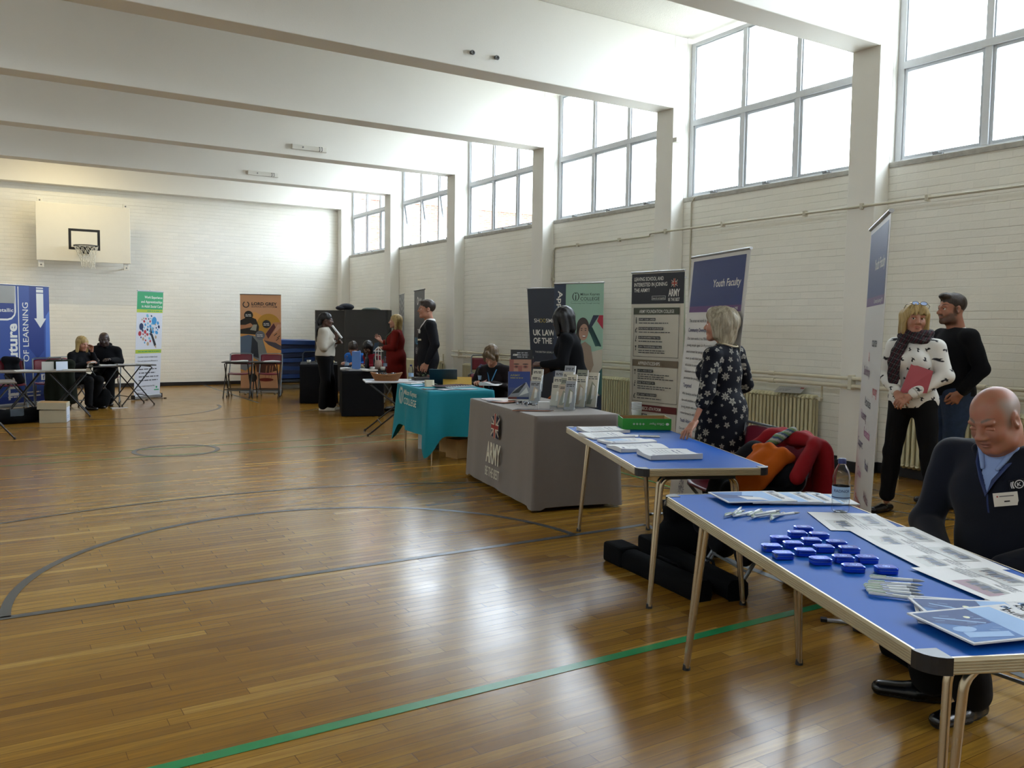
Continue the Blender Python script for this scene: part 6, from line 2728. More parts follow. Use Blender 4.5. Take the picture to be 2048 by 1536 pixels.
C_ = cloth_mat('black_coat_cloth', '#0d0e13', .95)


def lump(name, label, cat, F, m, h=.012, noise=.008, fr=20, group=None, paint=None):
    P, Q = F.mesh(h, folds(noise, fr))
    mi = np.zeros(len(Q), np.int32) if paint is None else paint(P[Q].mean(1))
    return tag(np_obj(name, P, Q, mi, m if isinstance(m, list) else [m], None), label, cat, group)


F = Field().cone((3.66, 3.92, .14), (3.90, 3.78, .15), .12, .13, .05).cone((3.66, 3.92, .3), (3.90, 3.78, .28), .07, .08, .05).plane((0, 0, .004), (0, 0, -1))
lump('tote_bag', 'black tote bag slumped under the end of the middle blue table', 'bag', F, BAGN, noise=.012)
F = Field()
for x, y, r in ((4.02, 3.06, .12), (4.16, 2.98, .14), (4.34, 3.02, .12), (3.98, 3.20, .10)):
    F.ell((x, y, .06), (r * 1.2, r, .09), None, .06)
F.plane((0, 0, .004), (0, 0, -1))
lump('jacket', 'dark jacket heaped on the floor beside the chair with the coats', 'jacket', F, C_, noise=.014)
F = Field().cone((3.46, 2.22, .06), (3.42, 2.10, .08), .10, .11, .05).cone((3.46, 2.22, .3), (3.42, 2.10, .32), .13, .13, .05).plane((0, 0, .004), (0, 0, -1))
lump('shopping_bag', 'black bag standing on the floor behind the seated man\'s feet', 'bag', F, BAGN, noise=.008)

# coats heaped on the chair
REDC = cloth_mat('red_coat_cloth', '#7e0e16', .85)
ORG = cloth_mat('orange_fleece_cloth', '#a8500f', .95)
cx, cy = 3.72, 3.36
a = R(72)
f = np.array((-math.sin(a), math.cos(a), 0))
r_ = np.array((math.cos(a), math.sin(a), 0))


def cp(x, y, z):
    return np.array((cx, cy, 0)) + r_ * x + f * y + V3(0, 0, z)


def heap(rows, k):
    F = Field()
    for x0, y0, z0, x1, y1, z1, q, fl in rows:
        F.cone(cp(x0, y0, z0), cp(x1, y1, z1), q, q, k, f, fl)
    return F


F = heap(((-.20, -.27, .83, .22, -.25, .82, .040, 1), (-.20, -.32, .76, -.25, -.33, .16, .085, .45), (-.02, -.32, .78, -.04, -.36, .20, .095, .4), (.16, -.30, .78, .20, -.32, .40, .085, .45),
          (-.22, -.24, .80, -.30, -.10, .66, .045, .8), (.20, -.20, .80, .27, -.06, .66, .040, .8)), .05)
lump('coat', 'red coat draped over the back of the chair behind the middle blue table', 'coat', F, REDC, .010, .010, 22)
F = heap(((-.18, -.13, .62, .20, -.10, .66, .085, 1), (.18, -.12, .72, .26, .06, .52, .075, 1), (-.16, .02, .53, .20, .08, .53, .075, 1), (-.20, .06, .50, -.22, .16, .24, .08, .6),
          (-.02, .14, .50, -.02, .22, .28, .09, .5), (.16, .14, .50, .18, .22, .32, .08, .5)), .05)
lump('coat', 'black padded coat heaped on the seat of the chair with the red coat', 'coat', F, C_, .010, .012, 20)
F = heap(((-.16, -.14, .745, .12, -.10, .755, .028, 1), (-.14, -.10, .74, -.17, .06, .60, .055, .6), (-.04, -.08, .75, -.07, .09, .62, .060, .6), (.05, -.08, .75, .03, .02, .66, .045, .6), (-.15, .06, .60, -.17, .15, .47, .055, .5), (-.07, .09, .60, -.10, .16, .50, .05, .5)), .05)
lump('fleece_cloth', 'orange fleece thrown over the black coat on the chair', 'garment', F, ORG, .007, .007, 55)
F = Field().cone(cp(-.02, -.24, .875), cp(.0, -.16, .83), .022, .026, .02).cone(cp(.0, -.16, .83), cp(.05, -.11, .765), .026, .024, .02)
o = lump('scarf', 'patterned blue and green scarf across the red coat', 'scarf', F, [mat('scarf_blue', '#3a4a62', .9), mat('scarf_green', '#5f7a52', .9), mat('scarf_cream', '#8f938b', .9)], .006, .003, 60,
         None, lambda C: ((np.floor(C[:, 2] * 70 + C[:, 0] * 45).astype(int)) % 3).astype(np.int32))

t = thing('notice_card', 'white card propped on the radiator behind the chair with the red coat', 'card', (7.63, 6.38, .757), R(-70))
mb = MB()
p = Panel(mb, (-.15, -.10, .0), (1, 0, 0), (0, .95, .30), .0006)
p.poly([(0, 0), (.30, 0), (.30, .19), (0, .19)], PAPER)
p.poly([(0, 0), (0, .19), (.30, .19), (.30, 0)], PAPER)
p.up()
p.lines(.03, .2, [.05, .07, .09, .11], .012, PRINT, .4, 2)
p.rect(.25, .14, .29, .18, ink('notice_red', '#8f2b2b'))
mb.build('card', t, solid=.002)

# ================================================================ the recruiting table
AZ = .7585
tbA = ((AT['x'], AT['y']), AT['rz'])
ACR = GLASS
LFC = [mat('leaflet_' + a, b, .5) for a, b in (('stone', '#b0aa9b'), ('slate', '#8a8d92'), ('olive', '#7c7d6c'), ('cream', '#bdb6a4'), ('sand', '#a99782'))]


def make_rack(label, loc, rz, tiers, w=.105, seed=1, tall=.22, fat=.02):
    """leaflets stood in tiers, front is -Y"""
    t = thing('leaflet_rack', label, 'leaflet rack', loc, rz, 'clear leaflet racks on the grey cloth')
    r = random.Random(seed)
    for k in range(tiers):
        y, z = k * .038, .01 + k * .052
        T_ = Matrix.Translation((0, y, z)) @ Matrix.Rotation(R(-14), 4, 'X')
        mb = MB()
        mb.T = T_
        m = LFC[r.randrange(5)]
        mb.box((0, .012, tall / 2), (w * .96, fat, tall), PAPER)
        p = Panel(mb, (-w * .48, .012 - fat / 2 - .0004, 0), (1, 0, 0), (0, 0, 1), .0004)
        p.rect(0, 0, w * .96, tall, m)
        p.up()
        p.poly([(w * .1, .02), (w * .5, .02), (w * .8, tall * .6), (w * .4, tall * .75)], LFC[r.randrange(5)])
        p.lines(w * .1, w * .9, [tall * .86, tall * .8], .012, KP, .2, seed + k)
        p.up()
        p.poly([(w * .45, tall * .2), (w * .7, tall * .25), (w * .72, tall * .6), (w * .5, tall * .65)], KP if k % 2 else WP)
        mb.build('leaflets', t)
    mb = MB()
    for k in range(tiers):
        y, z = k * .038, .01 + k * .052
        mb.T = Matrix.Translation((0, y, z)) @ Matrix.Rotation(R(-14), 4, 'X')
        mb.box((0, -.006, .045), (w, .002, .10), ACR)
        for s in (-1, 1):
            mb.box((s * w / 2, .012, .06), (.002, .038, .13), ACR)
    mb.T = None
    mb.box((0, tiers * .021, .004), (w, tiers * .042 + .05, .004), ACR)
    mb.build('holder', t)
    return t


FR = math.atan2(-(-.53), -.848)                                # racks face the visitors and the camera
for i, (px, py, n, ww, sd, tl, lab) in enumerate(((4.18, 6.33, 3, .10, 1, .20, 'clear three tier leaflet rack right beside the poster stand'), (4.20, 6.02, 3, .10, 2, .20, 'clear leaflet rack, second from the poster stand'),
                                           (4.16, 5.86, 4, .10, 5, .20, 'clear four tier leaflet rack in the middle of the grey cloth'), (4.12, 5.71, 2, .09, 8, .24, 'clear leaflet rack nearest the camera on the grey cloth'),
                                           (4.33, 5.86, 2, .10, 9, .27, 'clear leaflet rack with tall stone coloured leaflets'), (4.44, 5.84, 1, .10, 12, .30, 'tallest single leaflet rack, at the right end of the racks'),
                                           (4.40, 6.22, 2, .10, 14, .21, 'clear leaflet rack behind the middle ones, next to the woman in black'), (4.42, 6.02, 2, .10, 15, .22, 'clear leaflet rack at the back, behind the tall stone leaflets'))):
    make_rack(lab, (px, py, AZ), R(-50 - 4 * (i % 3)), n, ww, sd, tl)
t = thing('poster_stand', 'clear brochure stand with a face and a blue mountain printed on its brochures', 'brochure stand', (4.21, 6.62, AZ), R(-30))
FACE = [mat('print_skin', '#8f6a58', .4), mat('print_skin_red', '#7d4a40', .4), mat('print_eye_dark', '#33251f', .4)]
for k, (z, y) in enumerate(((.02, 0), (.13, .055), (.22, .11))):
    mb = MB()
    mb.T = Matrix.Translation((.012 * k, y, z)) @ Matrix.Rotation(R(-14), 4, 'X')
    mb.box((0, .01, .13), (.205, .018, .26), PAPER)
    p = Panel(mb, (-.1025, .0004, 0), (1, 0, 0), (0, 0, 1), .0005)
    if k == 0:
        p.rect(0, 0, .205, .26, ink('brochure_blue', '#26386e'))
        p.up()
        p.poly([(0, .02), (.205, .02), (.205, .09), (.17, .16), (.12, .13), (.07, .10)], ink('brochure_rock', '#8c8e92'))
        p.up()
        p.poly([(.03, .05), (.15, .15), (.165, .15), (.10, .06)], KP)
        p.poly([(.10, .03), (.17, .11), (.19, .06)], WP)
        p.text('ARMY', .02, .215, .018, ink('brochure_gold', '#8d8646'), w=.09, bold=.01)
        p.lines(.02, .15, [.195], .012, MATS['brochure_gold_ink'], .1, 2)
        p.rect(0, 0, .08, .02, ink('brochure_red', '#6d2a28'))
    elif k == 1:
        p.rect(0, 0, .205, .26, FACE[0])
        p.up()
        p.rect(0, .1, .04, .26, FACE[1])
        p.poly([(.085, .10), (.115, .10), (.12, .20), (.08, .20)], FACE[1])
        for x in (.065, .15):
            p.circ(x, .19, .026, FACE[1], 14, .016)
        p.up()
        for x in (.065, .15):
            p.circ(x, .19, .014, FACE[2], 12, .007)
            p.circ(x, .215, .028, FACE[2], 12, .006)
    else:
        p.rect(0, 0, .205, .26, KP)
        p.up()
        p.text('ARMY', .02, .20, .02, WP, w=.05, bold=.01)
        p.lines(.06, .17, [.225, .205, .185], .014, PRINT, .2, 9)
    mb.build('brochures', t)
mb = MB()
for k, (z, y) in enumerate(((.02, 0), (.13, .055), (.22, .11))):
    mb.T = Matrix.Translation((.012 * k, y, z)) @ Matrix.Rotation(R(-14), 4, 'X')
    mb.box((0, -.008, .05), (.22, .002, .11), ACR)
    mb.box((.11, .01, .10), (.002, .04, .22), ACR)
    mb.box((-.11, .01, .10), (.002, .04, .22), ACR)
mb.T = None
mb.box((0, .05, .003), (.22, .17, .004), ACR)
mb.build('holder', t)
# silvery giveaways
SIL = mat('silver_foil', '#b4bcc6', .18, metal=.9)
COP = mat('copper_print', '#8a5a44', .4)
rnd = random.Random(8)
k0 = None
for i in range(16):
    u = i / 15
    mb = MB()
    pts = [(rnd.uniform(-.022, .022), rnd.uniform(-.018, .018), .006 + rnd.uniform(0, .018)) for _ in range(5)]
    mb.tube(pts, .0065, SIL if i % 3 else MATS['black_paint'], 6, flat=.4)
    x, y = on(tbA, -.12 + .10 * math.sin(i * 2.1) * .6, .0 - .42 * u + .05 * math.cos(i * 1.7) + .2)
    o = mb.build('wristband', None, (x, y, AZ + .001), rnd.random() * 6)
    tag(o, 'crumpled silvery or black wristband in the loose heap on the grey cloth', 'wristband', 'silvery wristbands heaped on the grey cloth')
for i in range(7):
    x, y = on(tbA, -.27 + .012 * i, -.50 + .010 * i)
    o = sheet('metallic_pen', 'slim shiny pen, %s from the near edge of the grey cloth' % NTH[i], 'pen', x, y, AZ + .001 + .004 * (i % 2), R(-32 + 3 * math.sin(i * 2)), .30, .009, .007, None, SIL if i % 2 else COP, group='slim shiny pens laid in a bundle')
for i, (x_, y_, a, m, lab) in enumerate(((-.20, .60, 10, COP, 'brown toned leaflet at the far end of the grey cloth'), (-.22, .42, -6, SIL, 'shiny leaflet next to the wristbands'), (-.12, .50, 25, LFC[4], 'sand coloured leaflet in front of the brochure stand'), (-.20, .30, 30, COP, 'copper toned leaflet beside the wristbands'))):
    x, y = on(tbA, x_, y_)
    sheet('leaflet', lab, 'leaflet', x, y, AZ + .001 * (i + 1), tbA[1] + R(a), .21, .15, .002, None, m, .006, None, i)
sheet('name_card', 'small white card standing by the racks on the grey cloth', 'card', 4.02, 5.93, AZ, R(-25), .09, .05, .06)

# ================================================================ the college table
TZ = .7585
tbC = ((CT_['x'], CT_['y']), CT_['rz'])


def zigzag(label, x, y, rz, n, m):
    """a run of leaflets each leaning on the next"""
    t = thing('leaflet_run', label, 'leaflets', (x, y, TZ), rz, 'runs of overlapping leaflets on the teal cloth')
    for k in range(n):
        mb = MB()
        mb.T = Matrix.Translation((0, k * .042, 0)) @ Matrix.Rotation(R(-16), 4, 'X')
        mb.box((0, 0.03, .014), (.21, .10, .008), PAPER)
        mb.box((0, -.018, .014), (.21, .004, .0085), m)
        mb.build('leaflet', t)
    return t


x, y = on(tbC, -.08, .30)
zigzag('run of overlapping white leaflets on the teal cloth, the one nearer the laptop', x, y, tbC[1] - R(62), 9, MATS['grey_body_print'])
x, y = on(tbC, -.12, -.22)
zigzag('run of overlapping white leaflets on the teal cloth, the one along the near end', x, y, tbC[1] - R(62), 11, MATS['photo_rose'])
x, y = on(tbC, .10, .30)
t = thing('laptop', 'dark laptop standing open on the teal cloth, seen from its side', 'laptop', (x, y, TZ), R(150))
mb = MB()
mb.box((0, 0, .009), (.32, .22, .016), mat('laptop_black', '#15171b', .4))
mb.build('keyboard_base', t, bevel=.004)
mb = MB()
mb.T = Matrix.Translation((0, .11, .016)) @ Matrix.Rotation(R(-38), 4, 'X')
mb.box((0, 0, .11), (.32, .010, .22), mat('laptop_slate_blue', '#1e3442', .35))
mb.build('screen', t, bevel=.004)
x, y = on(tbC, .17, .02)
t = thing('document_folder', 'yellow folder standing half open on the teal cloth', 'folder', (x, y, TZ), R(-28))
YEL = mat('yellow_card', '#b08e3c', .6)
mb = MB()
mb.T = Matrix.Rotation(R(-50), 4, 'X')
mb.box((0, 0, .075), (.33, .003, .15), YEL)
mb.build('front_cover', t)
mb = MB()
mb.box((0, .08, .002), (.33, .22, .003), YEL)
mb.build('back_cover', t)
x, y = on(tbC, .16, -.46)
sheet('form_paper', 'white form the person in the dark blazer is writing on', 'sheet of paper', 4.93, 8.36, TZ + .02, R(-40), .22, .30, .003, lambda p, w, h: p.lines(.02, w - .02, [.04 + .02 * k for k in range(11)], .008, PRINT, .3, 5), PAPER, .03)
mb = MB()
mb.tube([(-.05, 0, .01), (.05, 0, .03)], .0035, mat('red_pencil_paint', '#8c2a20', .4), 6)
tag(mb.build('pencil', None, (4.80, 8.28, TZ + .05), R(30)), 'red pencil lying across the white form', 'pencil')
t = thing('tent_card', 'small cream card bent upright on the near side of the teal cloth', 'card', (4.27, 8.60, TZ), R(-20))
mb = MB()
mb.surf(lambda u, v: ((u - .5) * .11, -.03 + .05 * v, .075 * v ** 1.4), 5, 9, mat('cream_card', '#b9b39c', .6))
mb.build('card', t, solid=.0015)
for i, (x_, y_, a, m, lab) in enumerate(((-.24, .12, 30, mat('bright_blue_leaflet', '#2a7fb0', .4), 'bright blue leaflet lying beside the cream card'), (-.26, -.40, 12, SIL, 'shiny leaflet at the near corner of the teal cloth'),
                                         (-.10, -.50, 20, PRINT, 'grey leaflet at the near end of the teal cloth'), (.10, -.50, 14, PRINT, 'grey leaflet by the writing hands'), (-.20, .50, 24, PAPER, 'white leaflet at the far end of the teal cloth'))):
    x, y = on(tbC, x_, y_)
    sheet('leaflet', lab, 'leaflet', x, y, TZ + .001, tbC[1] + R(a), .21, .13, .003, None, m, .004, None, i)
for i, (x, y, rz, w, d, hh, m, lab) in enumerate(((4.46, 8.22, 12, .24, .20, .21, CARD, 'brown cardboard carton under the teal table, the one nearer the camera'), (4.62, 8.60, 8, .30, .26, .24, CARD, 'brown cardboard carton under the teal table, the one farther back'), (4.44, 8.95, 20, .20, .16, .20, mat('white_carton', '#a5a8a4', .7), 'white carton under the teal table'))):
    t = thing('cardboard_box', lab, 'box', (x, y, 0), R(rz), 'cartons under the teal table')
    mb = MB()
    mb.box((0, 0, hh / 2), (w, d, hh), m)
    mb.build('carton', t, bevel=.004)
    mb = MB()
    mb.box((0, 0, hh + .0005), (w * .96, .045, .001), mat('parcel_tape', '#80633a', .3))
    mb.build('tape', t)

# ================================================================ basket desk and black tables
WIC = mat('wicker', '#8a5a30', .7, noise=.35, nscale=60, bump=.8, bscale=120)
t = thing('bread_basket', 'oval wicker basket of dark wrapped sweets at the edge of the white desk', 'basket', (4.54, 10.42, .712), R(-28))
mb = MB()
for k in range(7):
    u = k / 6
    a, b = .15 + .055 * u, .10 + .04 * u
    mb.tube([(a * math.cos(q), b * math.sin(q), .006 + .085 * u + .012 * u * math.cos(2 * q)) for q in np.linspace(0, 2 * PI, 28, False)], .0095, WIC, 6, True)
mb.lathe([(.001, .004), (.15, .004)], WIC, n=28, sy=.67)
mb.build('basket_weave', t)
rnd = random.Random(4)
mb = MB()
for k in range(40):
    mb.ell((rnd.uniform(-.13, .13), rnd.uniform(-.07, .07), .075 + rnd.uniform(0, .02)), (.020, .012, .010), BLK if k % 4 else SIL, 8, 5, Matrix.Rotation(rnd.random() * 3, 3, 'Z'))
o = mb.build('wrapped_sweets', None, (4.54, 10.42, .712), R(-28))
tag(o, 'heap of dark wrapped sweets filling the wicker basket', 'sweets', None, 'stuff')
F = Field()
mb = MB()
mb.box((0, 0, .02), (.26, .18, .04), mat('dark_tray', '#1a1614', .5))
t = thing('leaf_tray', 'dark tray with green leaves and red packets on the white desk', 'tray', (5.02, 10.32, .712), R(-10))
mb.build('tray', t, bevel=.004)
rnd = random.Random(6)
mb = MB()
for k in range(26):
    a = rnd.random() * 6.28
    c = Vector((rnd.uniform(-.07, .05), rnd.uniform(-.06, .06), .045 + rnd.random() * .04))
    d = Vector((math.cos(a), math.sin(a), rnd.uniform(.1, .7))) * .035
    s = Vector((-math.sin(a), math.cos(a), 0)) * .012
    mb.add([c, c + d * .5 + s, c + d, c + d * .5 - s], [(0, 1, 2, 3)], mat('leaf_green', '#33401c', .6))
mb.build('leaves', t)
mb = MB()
mb.box((.10, .0, .052), (.05, .12, .02), mat('red_packet', '#7a2a30', .4))
mb.build('packet', t)
sheet('leaflet', 'pale leaflet hanging at the corner of the white desk', 'leaflet', 4.42, 10.62, .712, R(20), .15, .12, .004, None, mat('pale_blue_leaflet', '#9aa6c6', .5))
t = thing('magazine_file', 'tall blue box file standing on the near black cloth', 'box file', (5.06, 12.80, .718), R(-25))
FILEB = mat('light_blue_box_file', '#4c72ae', .5)
mb = MB()
mb.box((0, 0, .15), (.13, .16, .30), FILEB)
mb.build('file_body', t, bevel=.003)
mb = MB()
mb.box((.05, .02, .305), (.02, .10, .015), FILEB)
mb.build('file_rim', t)
t = thing('sweet_lantern', 'white roofed wire lantern on the near black cloth, in front of the red dress', 'lantern', (5.40, 12.72, .718), R(10))
LW = mat('white_wire', '#c2c0ba', .5)
mb = MB()
for k in range(6):
    a = k * PI / 3
    mb.tube([(.05 * math.cos(a), .05 * math.sin(a), .16), (.05 * math.cos(a), .05 * math.sin(a), .30), (.075 * math.cos(a), .075 * math.sin(a), .305), (.035 * math.cos(a), .035 * math.sin(a), .345), (.0, .0, .375)], .005, LW, 6)
mb.tube([(.075 * math.cos(a), .075 * math.sin(a), .305) for a in np.linspace(0, 2 * PI, 16, False)], .006, LW, 6, True)
mb.tube([(.05 * math.cos(a), .05 * math.sin(a), .24) for a in np.linspace(0, 2 * PI, 16, False)], .004, LW, 6, True)
mb.build('wire_roof', t)
mb = MB()
mb.lathe([(.001, 0), (.06, 0), (.062, .10), (.05, .16), (.001, .16)], mat('pink_cream_sweets', '#a08478', .5, noise=.5, nscale=60), n=16)
mb.build('filled_jar', t)
DRK = mat('dark_glass', '#120a0c', .1)
for x, y, lab in ((5.30, 12.95, 'dark drinks bottle on the near black cloth, beside the blue file'), (5.46, 12.98, 'dark drinks bottle on the near black cloth, behind the lantern')):
    mb = MB()
    mb.lathe([(.001, 0), (.034, 0), (.035, .01), (.035, .15), (.028, .19), (.013, .23), (.013, .27), (.001, .27)], DRK, n=16)
    tag(mb.build('drinks_bottle', None, (x, y, .718)), lab, 'bottle', 'dark drinks bottles')
PLT = mat('white_plate', '#b8b6ae', .3)
FOOD = mat('pale_food', '#a3946a', .7, noise=.4, nscale=50)
for x, y, z, lab in ((5.34, 13.40, .718, 'plate of food on the near black cloth, at its back end'), (5.50, 15.22, .718, 'plate of food on the far black cloth')):
    t = thing('food_plate', lab, 'plate', (x, y, z), 0, 'plates of food on the black cloths')
    mb = MB()
    mb.lathe([(.001, .002), (.09, .002), (.13, .018), (.128, .021), (.09, .006), (.001, .006)], PLT, n=24)
    mb.build('plate', t)
    mb = MB()
    for k in range(6):
        mb.ell((.05 * math.cos(k * 1.05), .05 * math.sin(k * 1.05), .03), (.04, .03, .028), FOOD, 10, 6)
    mb.build('food', t)
for x, y, lab in ((5.26, 12.62, 'white cup on the near black cloth, by the blue file'), (5.42, 12.58, 'white cup on the near black cloth, by the lantern'), (5.12, 15.30, 'white cup on the far black cloth')):
    mb = MB()
    mb.lathe([(.001, .002), (.028, 0), (.040, .06), (.038, .06), (.027, .005)], PLT, n=18)
    tag(mb.build('cup', None, (x, y, .718)), lab, 'cup', 'white cups on the black cloths')
for i, (x, y, m, lab) in enumerate(((4.98, 13.02, PAPER, 'white leaflets piled on the near black cloth, at its left edge'), (4.98, 12.72, PRINT, 'dark grey leaflets at the front corner of the near black cloth'), (5.18, 12.58, WP, 'pale leaflets at the front edge of the near black cloth'))):
    sheet('leaflet_pile', lab, 'leaflets', x, y, .718, R(-20 + 14 * i), .2, .22, .02, lambda p, w, h: p.lines(.02, w - .02, [.04, .08, .12, .16], .02, KP, .3, 3), m, .012, 'leaflet piles on the near black cloth', i)

# ================================================================ the left side
t = thing('folded_card', 'white card folded upright on the middle left desk', 'card', (.93, 14.42, .701), R(3))
mb = MB()
mb.T = Matrix.Translation((-.02, 0, 0))
mb.box((-.08, .0, .065), (.16, .003, .13), mat('shaded_white_card', '#c2c2bc', .6))  # this panel of the white card has its shade put into the colour
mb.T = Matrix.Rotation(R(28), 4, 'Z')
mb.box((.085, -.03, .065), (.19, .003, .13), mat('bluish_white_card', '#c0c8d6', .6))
mb.build('card_panels', t)
for i, (x, y, z, a, lab) in enumerate(((.55, 14.30, .701, 8, 'white papers on the middle left desk, nearer the left edge'), (1.18, 14.35, .701, -10, 'white papers on the middle left desk, right of the folded card'),
                                       (1.75, 15.80, .701, 30, 'papers on the desk in front of the blonde woman at the far left'), (2.10, 16.02, .701, 10, 'papers on the desk before the bald man'),
                                       (2.38, 16.12, .701, -15, 'papers at the right end of the desk before the bald man'), (4.25, 16.82, .701, -20, 'white papers on the desk before the orange banner, nearer the hoop'), (4.80, 16.56, .701, -26, 'white papers on the desk before the orange banner, nearer the mats'))):
    sheet('papers', lab, 'papers', x, y, z, R(a), .30, .21, .006, lambda p, w, h: p.lines(.02, w - .02, [.05, .09, .13], .012, PRINT, .3, 3), PAPER, .010, 'papers on the exam desks', i)
t = thing('archive_box', 'cardboard archive box with a white end standing on the floor at the left', 'box', (.86, 13.72, 0), R(-12))
TANB = mat('pale_cardboard', '#a59c86', .8, noise=.05, nscale=10)
WEND = mat('white_box_end', '#b6bcc8', .6)
mb = MB()
mb.bx(-.17, .17, -.15, .15, 0, .18, TANB)
mb.build('carton', t, bevel=.004)
mb = MB()
mb.box((.165, 0, .11), (.025, .29, .21), WEND)
p = Panel(mb, (.1785, -.14, .0), (0, 1, 0), (0, 0, 1), .0006)
p.lines(.04, .22, [.06, .085], .016, mat('blue_box_print', '#5f7fae', .6), .2, 3)
mb.build('white_end', t)
mb = MB()
mb.T = Matrix.Translation((-.01, 0, .19)) @ Matrix.Rotation(R(2), 4, 'Y')
mb.bx(-.185, .185, -.165, .165, 0, .095, TANB)
mb.bx(-.17, .17, -.15, .15, .095, .097, CARD)
mb.build('lid', t, bevel=.004)
F = Field()
for x, y, r in ((.30, 13.75, .16), (.50, 13.85, .15), (.12, 13.7, .12), (.62, 13.9, .11)):
    F.ell((x, y, .09), (r * 1.3, r, .11), None, .06)
F.plane((0, 0, .004), (0, 0, -1))
lump('holdall', 'black holdall lying on the floor beside the archive box', 'bag', F, [BAGN, mat('grey_bag_panel', '#2a333b', .8)], .012, .010, 18, None, lambda C: ((C[:, 2] > .11) & (C[:, 0] > .32) & (C[:, 0] < .48)).astype(np.int32))
F = Field()
for x, y, z, r in ((1.66, 15.55, .10, .13), (1.72, 15.52, .20, .09)):
    F.ell((x, y, z), (r, r, .12), None, .05)
F.plane((0, 0, .004), (0, 0, -1))
lump('backpack', 'black backpack on the floor under the desk of the seated pair', 'bag', F, BAGN)
GCO = cloth_mat('dark_green_coat_cloth', '#14180f', .95)
F = Field()
for x0, z0, x1, z1, q in ((.90, .76, 1.18, .77, .06), (.90, .74, .88, .2, .07), (1.16, .74, 1.20, .2, .08), (1.03, .74, 1.03, .22, .09)):
    F.cone((x0, 15.12, z0), (x1, 15.10, z1), q, q, .06)
lump('coat', 'dark green coat hung over a chair left of the blonde woman in black', 'coat', F, GCO, .012, .012, 16)
F = Field()
for x0, z0, x1, z1, q in ((.30, .83, .46, .82, .05), (.42, .80, .50, .50, .06), (.34, .80, .34, .5, .05)):
    F.cone((x0, 15.35, z0), (x1, 15.30, z1), q, q, .05)
lump('jacket', 'dark jacket hung over the burgundy chair before the blue banner', 'jacket', F, C_, .012, .010, 18)
sheet('dropped_paper', 'white paper lying on the floor under the desk of the seated pair', 'paper', 1.92, 15.42, .001, R(10), .26, .10, .006, None, PAPER, .012)
# ---------------------------------------------------------------- skins, hair, cloth
SK_FAIR = skin_mat('fair', '#a0745e', '#96564b', '#8a6a4a')
SK_PALE = skin_mat('pale', '#9c7059', '#855048', '#2a2019')
SK_BEARD = skin_mat('bearded', '#96664f', '#84504a', '#241b15', '#3d2c22', .85)
SK_RUDDY = skin_mat('ruddy', '#95654e', '#7d4c41', '#54463a', '#7d746a', .75)
SK_DARK = skin_mat('dark', '#35231c', '#3a2420', '#15100e', '#1c1613', .6)
SK_BROWN = skin_mat('brown', '#4d3226', '#5a332c', '#15100e')
H_BLONDE = hair_mat('blonde', '#7d6639', '#b89f6a')
H_GREY = hair_mat('ash_grey', '#6d6350', '#aaa18c')
H_BLACK = hair_mat('black', '#08080a', '#1d1a1a')
H_BROWN = hair_mat('dark_brown', '#1b1410', '#382a20')
H_MID = hair_mat('mid_brown', '#3a2c1e', '#6d573c')
C_NAVY = cloth_mat('navy_fleece', '#10141f', 0.95, sheen=0.1)
C_BLACK = cloth_mat('black_knit', '#0c0d11', 0.95)
C_SUIT = cloth_mat('black_suiting', '#0b0c12', 0.8)
C_TROU = cloth_mat('black_trouser', '#0b0b0d', 0.9)
C_WHITE = cloth_mat('white_shirting', '#d5d5d2', 0.8, noise=0.03)
C_BLUE = cloth_mat('pale_blue_shirting', '#7f93bd', 0.8, noise=0.05)
C_RED = cloth_mat('brick_red_jersey', '#6b1712', 0.9)
C_JUMP = cloth_mat('cream_sweatshirt', '#aaa498', 0.95, noise=0.05)
C_BLAZ = cloth_mat('maroon_black_blazer', '#170e10', 0.85)
C_DENIM = cloth_mat('blue_denim', '#2c3a52', 0.9, noise=0.3, bump=0.3)
C_LEATH = mat('black_shoe_leather', '#0a0a0c', 0.25)
C_SHOEW = mat('white_trainer', '#cfcabd', 0.6)
C_SOLE = mat('dark_sole', '#121212', 0.7)
C_BRIGHT = cloth_mat('bright_blue_shirting', '#1d5fae', 0.8)
C_INK = mat('black_motif_print', '#1a1a1e', 0.85)
C_BADGE = mat('white_badge_card', '#d6d4cd', 0.5)
C_LANY = mat('navy_lanyard', '#1b2c58', 0.6)
C_GREYP = mat('grey_print', '#6d6d70', 0.6)


def cap(H, F, lo=(0, -.012, .036), r=(.083, .104, .088), face=(0, .125, -.035), fr=(.066, .075, .085)):
    """a close cap of hair with the face left clear"""
    H.hE(F, lo, r)
    H.hE(F, face, fr, .012, True)
    return F


def collar(H, m, r=.062, rise=.02, name='shirt_collar'):
    J, k = H.J, H.k
    F = Field()
    n = J['neck']
    F.ell(n + H.upper[:, 2] * rise * k, np.array((r, r * 1.02, .034)) * k, H.upper, .01)
    F.ell(n + H.upper[:, 2] * (rise + .045) * k, np.array((r * .8, r * .8, .04)) * k, H.upper, .01, True)
    return H.put(name, F, m, h=max(.004, H.hh))


def strap(H, m, pts, r=.006, name='lanyard', flat=.35):
    mb = MB()
    mb.tube([tuple(p) for p in pts], r * H.k, m, 8, flat=flat)
    return mb.build(name, H.root)


def chest_pt(H, x, z, off=.004):
    """a point just off the front of the garment worn: x right, z up from the chest centre"""
    L = H.front
    m = (np.abs(L[:, 0] - x) < .016) & (np.abs(L[:, 2] - z) < .016)
    y = L[m, 1].max() if m.any() else .12
    return H.J['chest'] + H.spine @ (V3(x, y, z) * H.k + V3(0, off, 0))


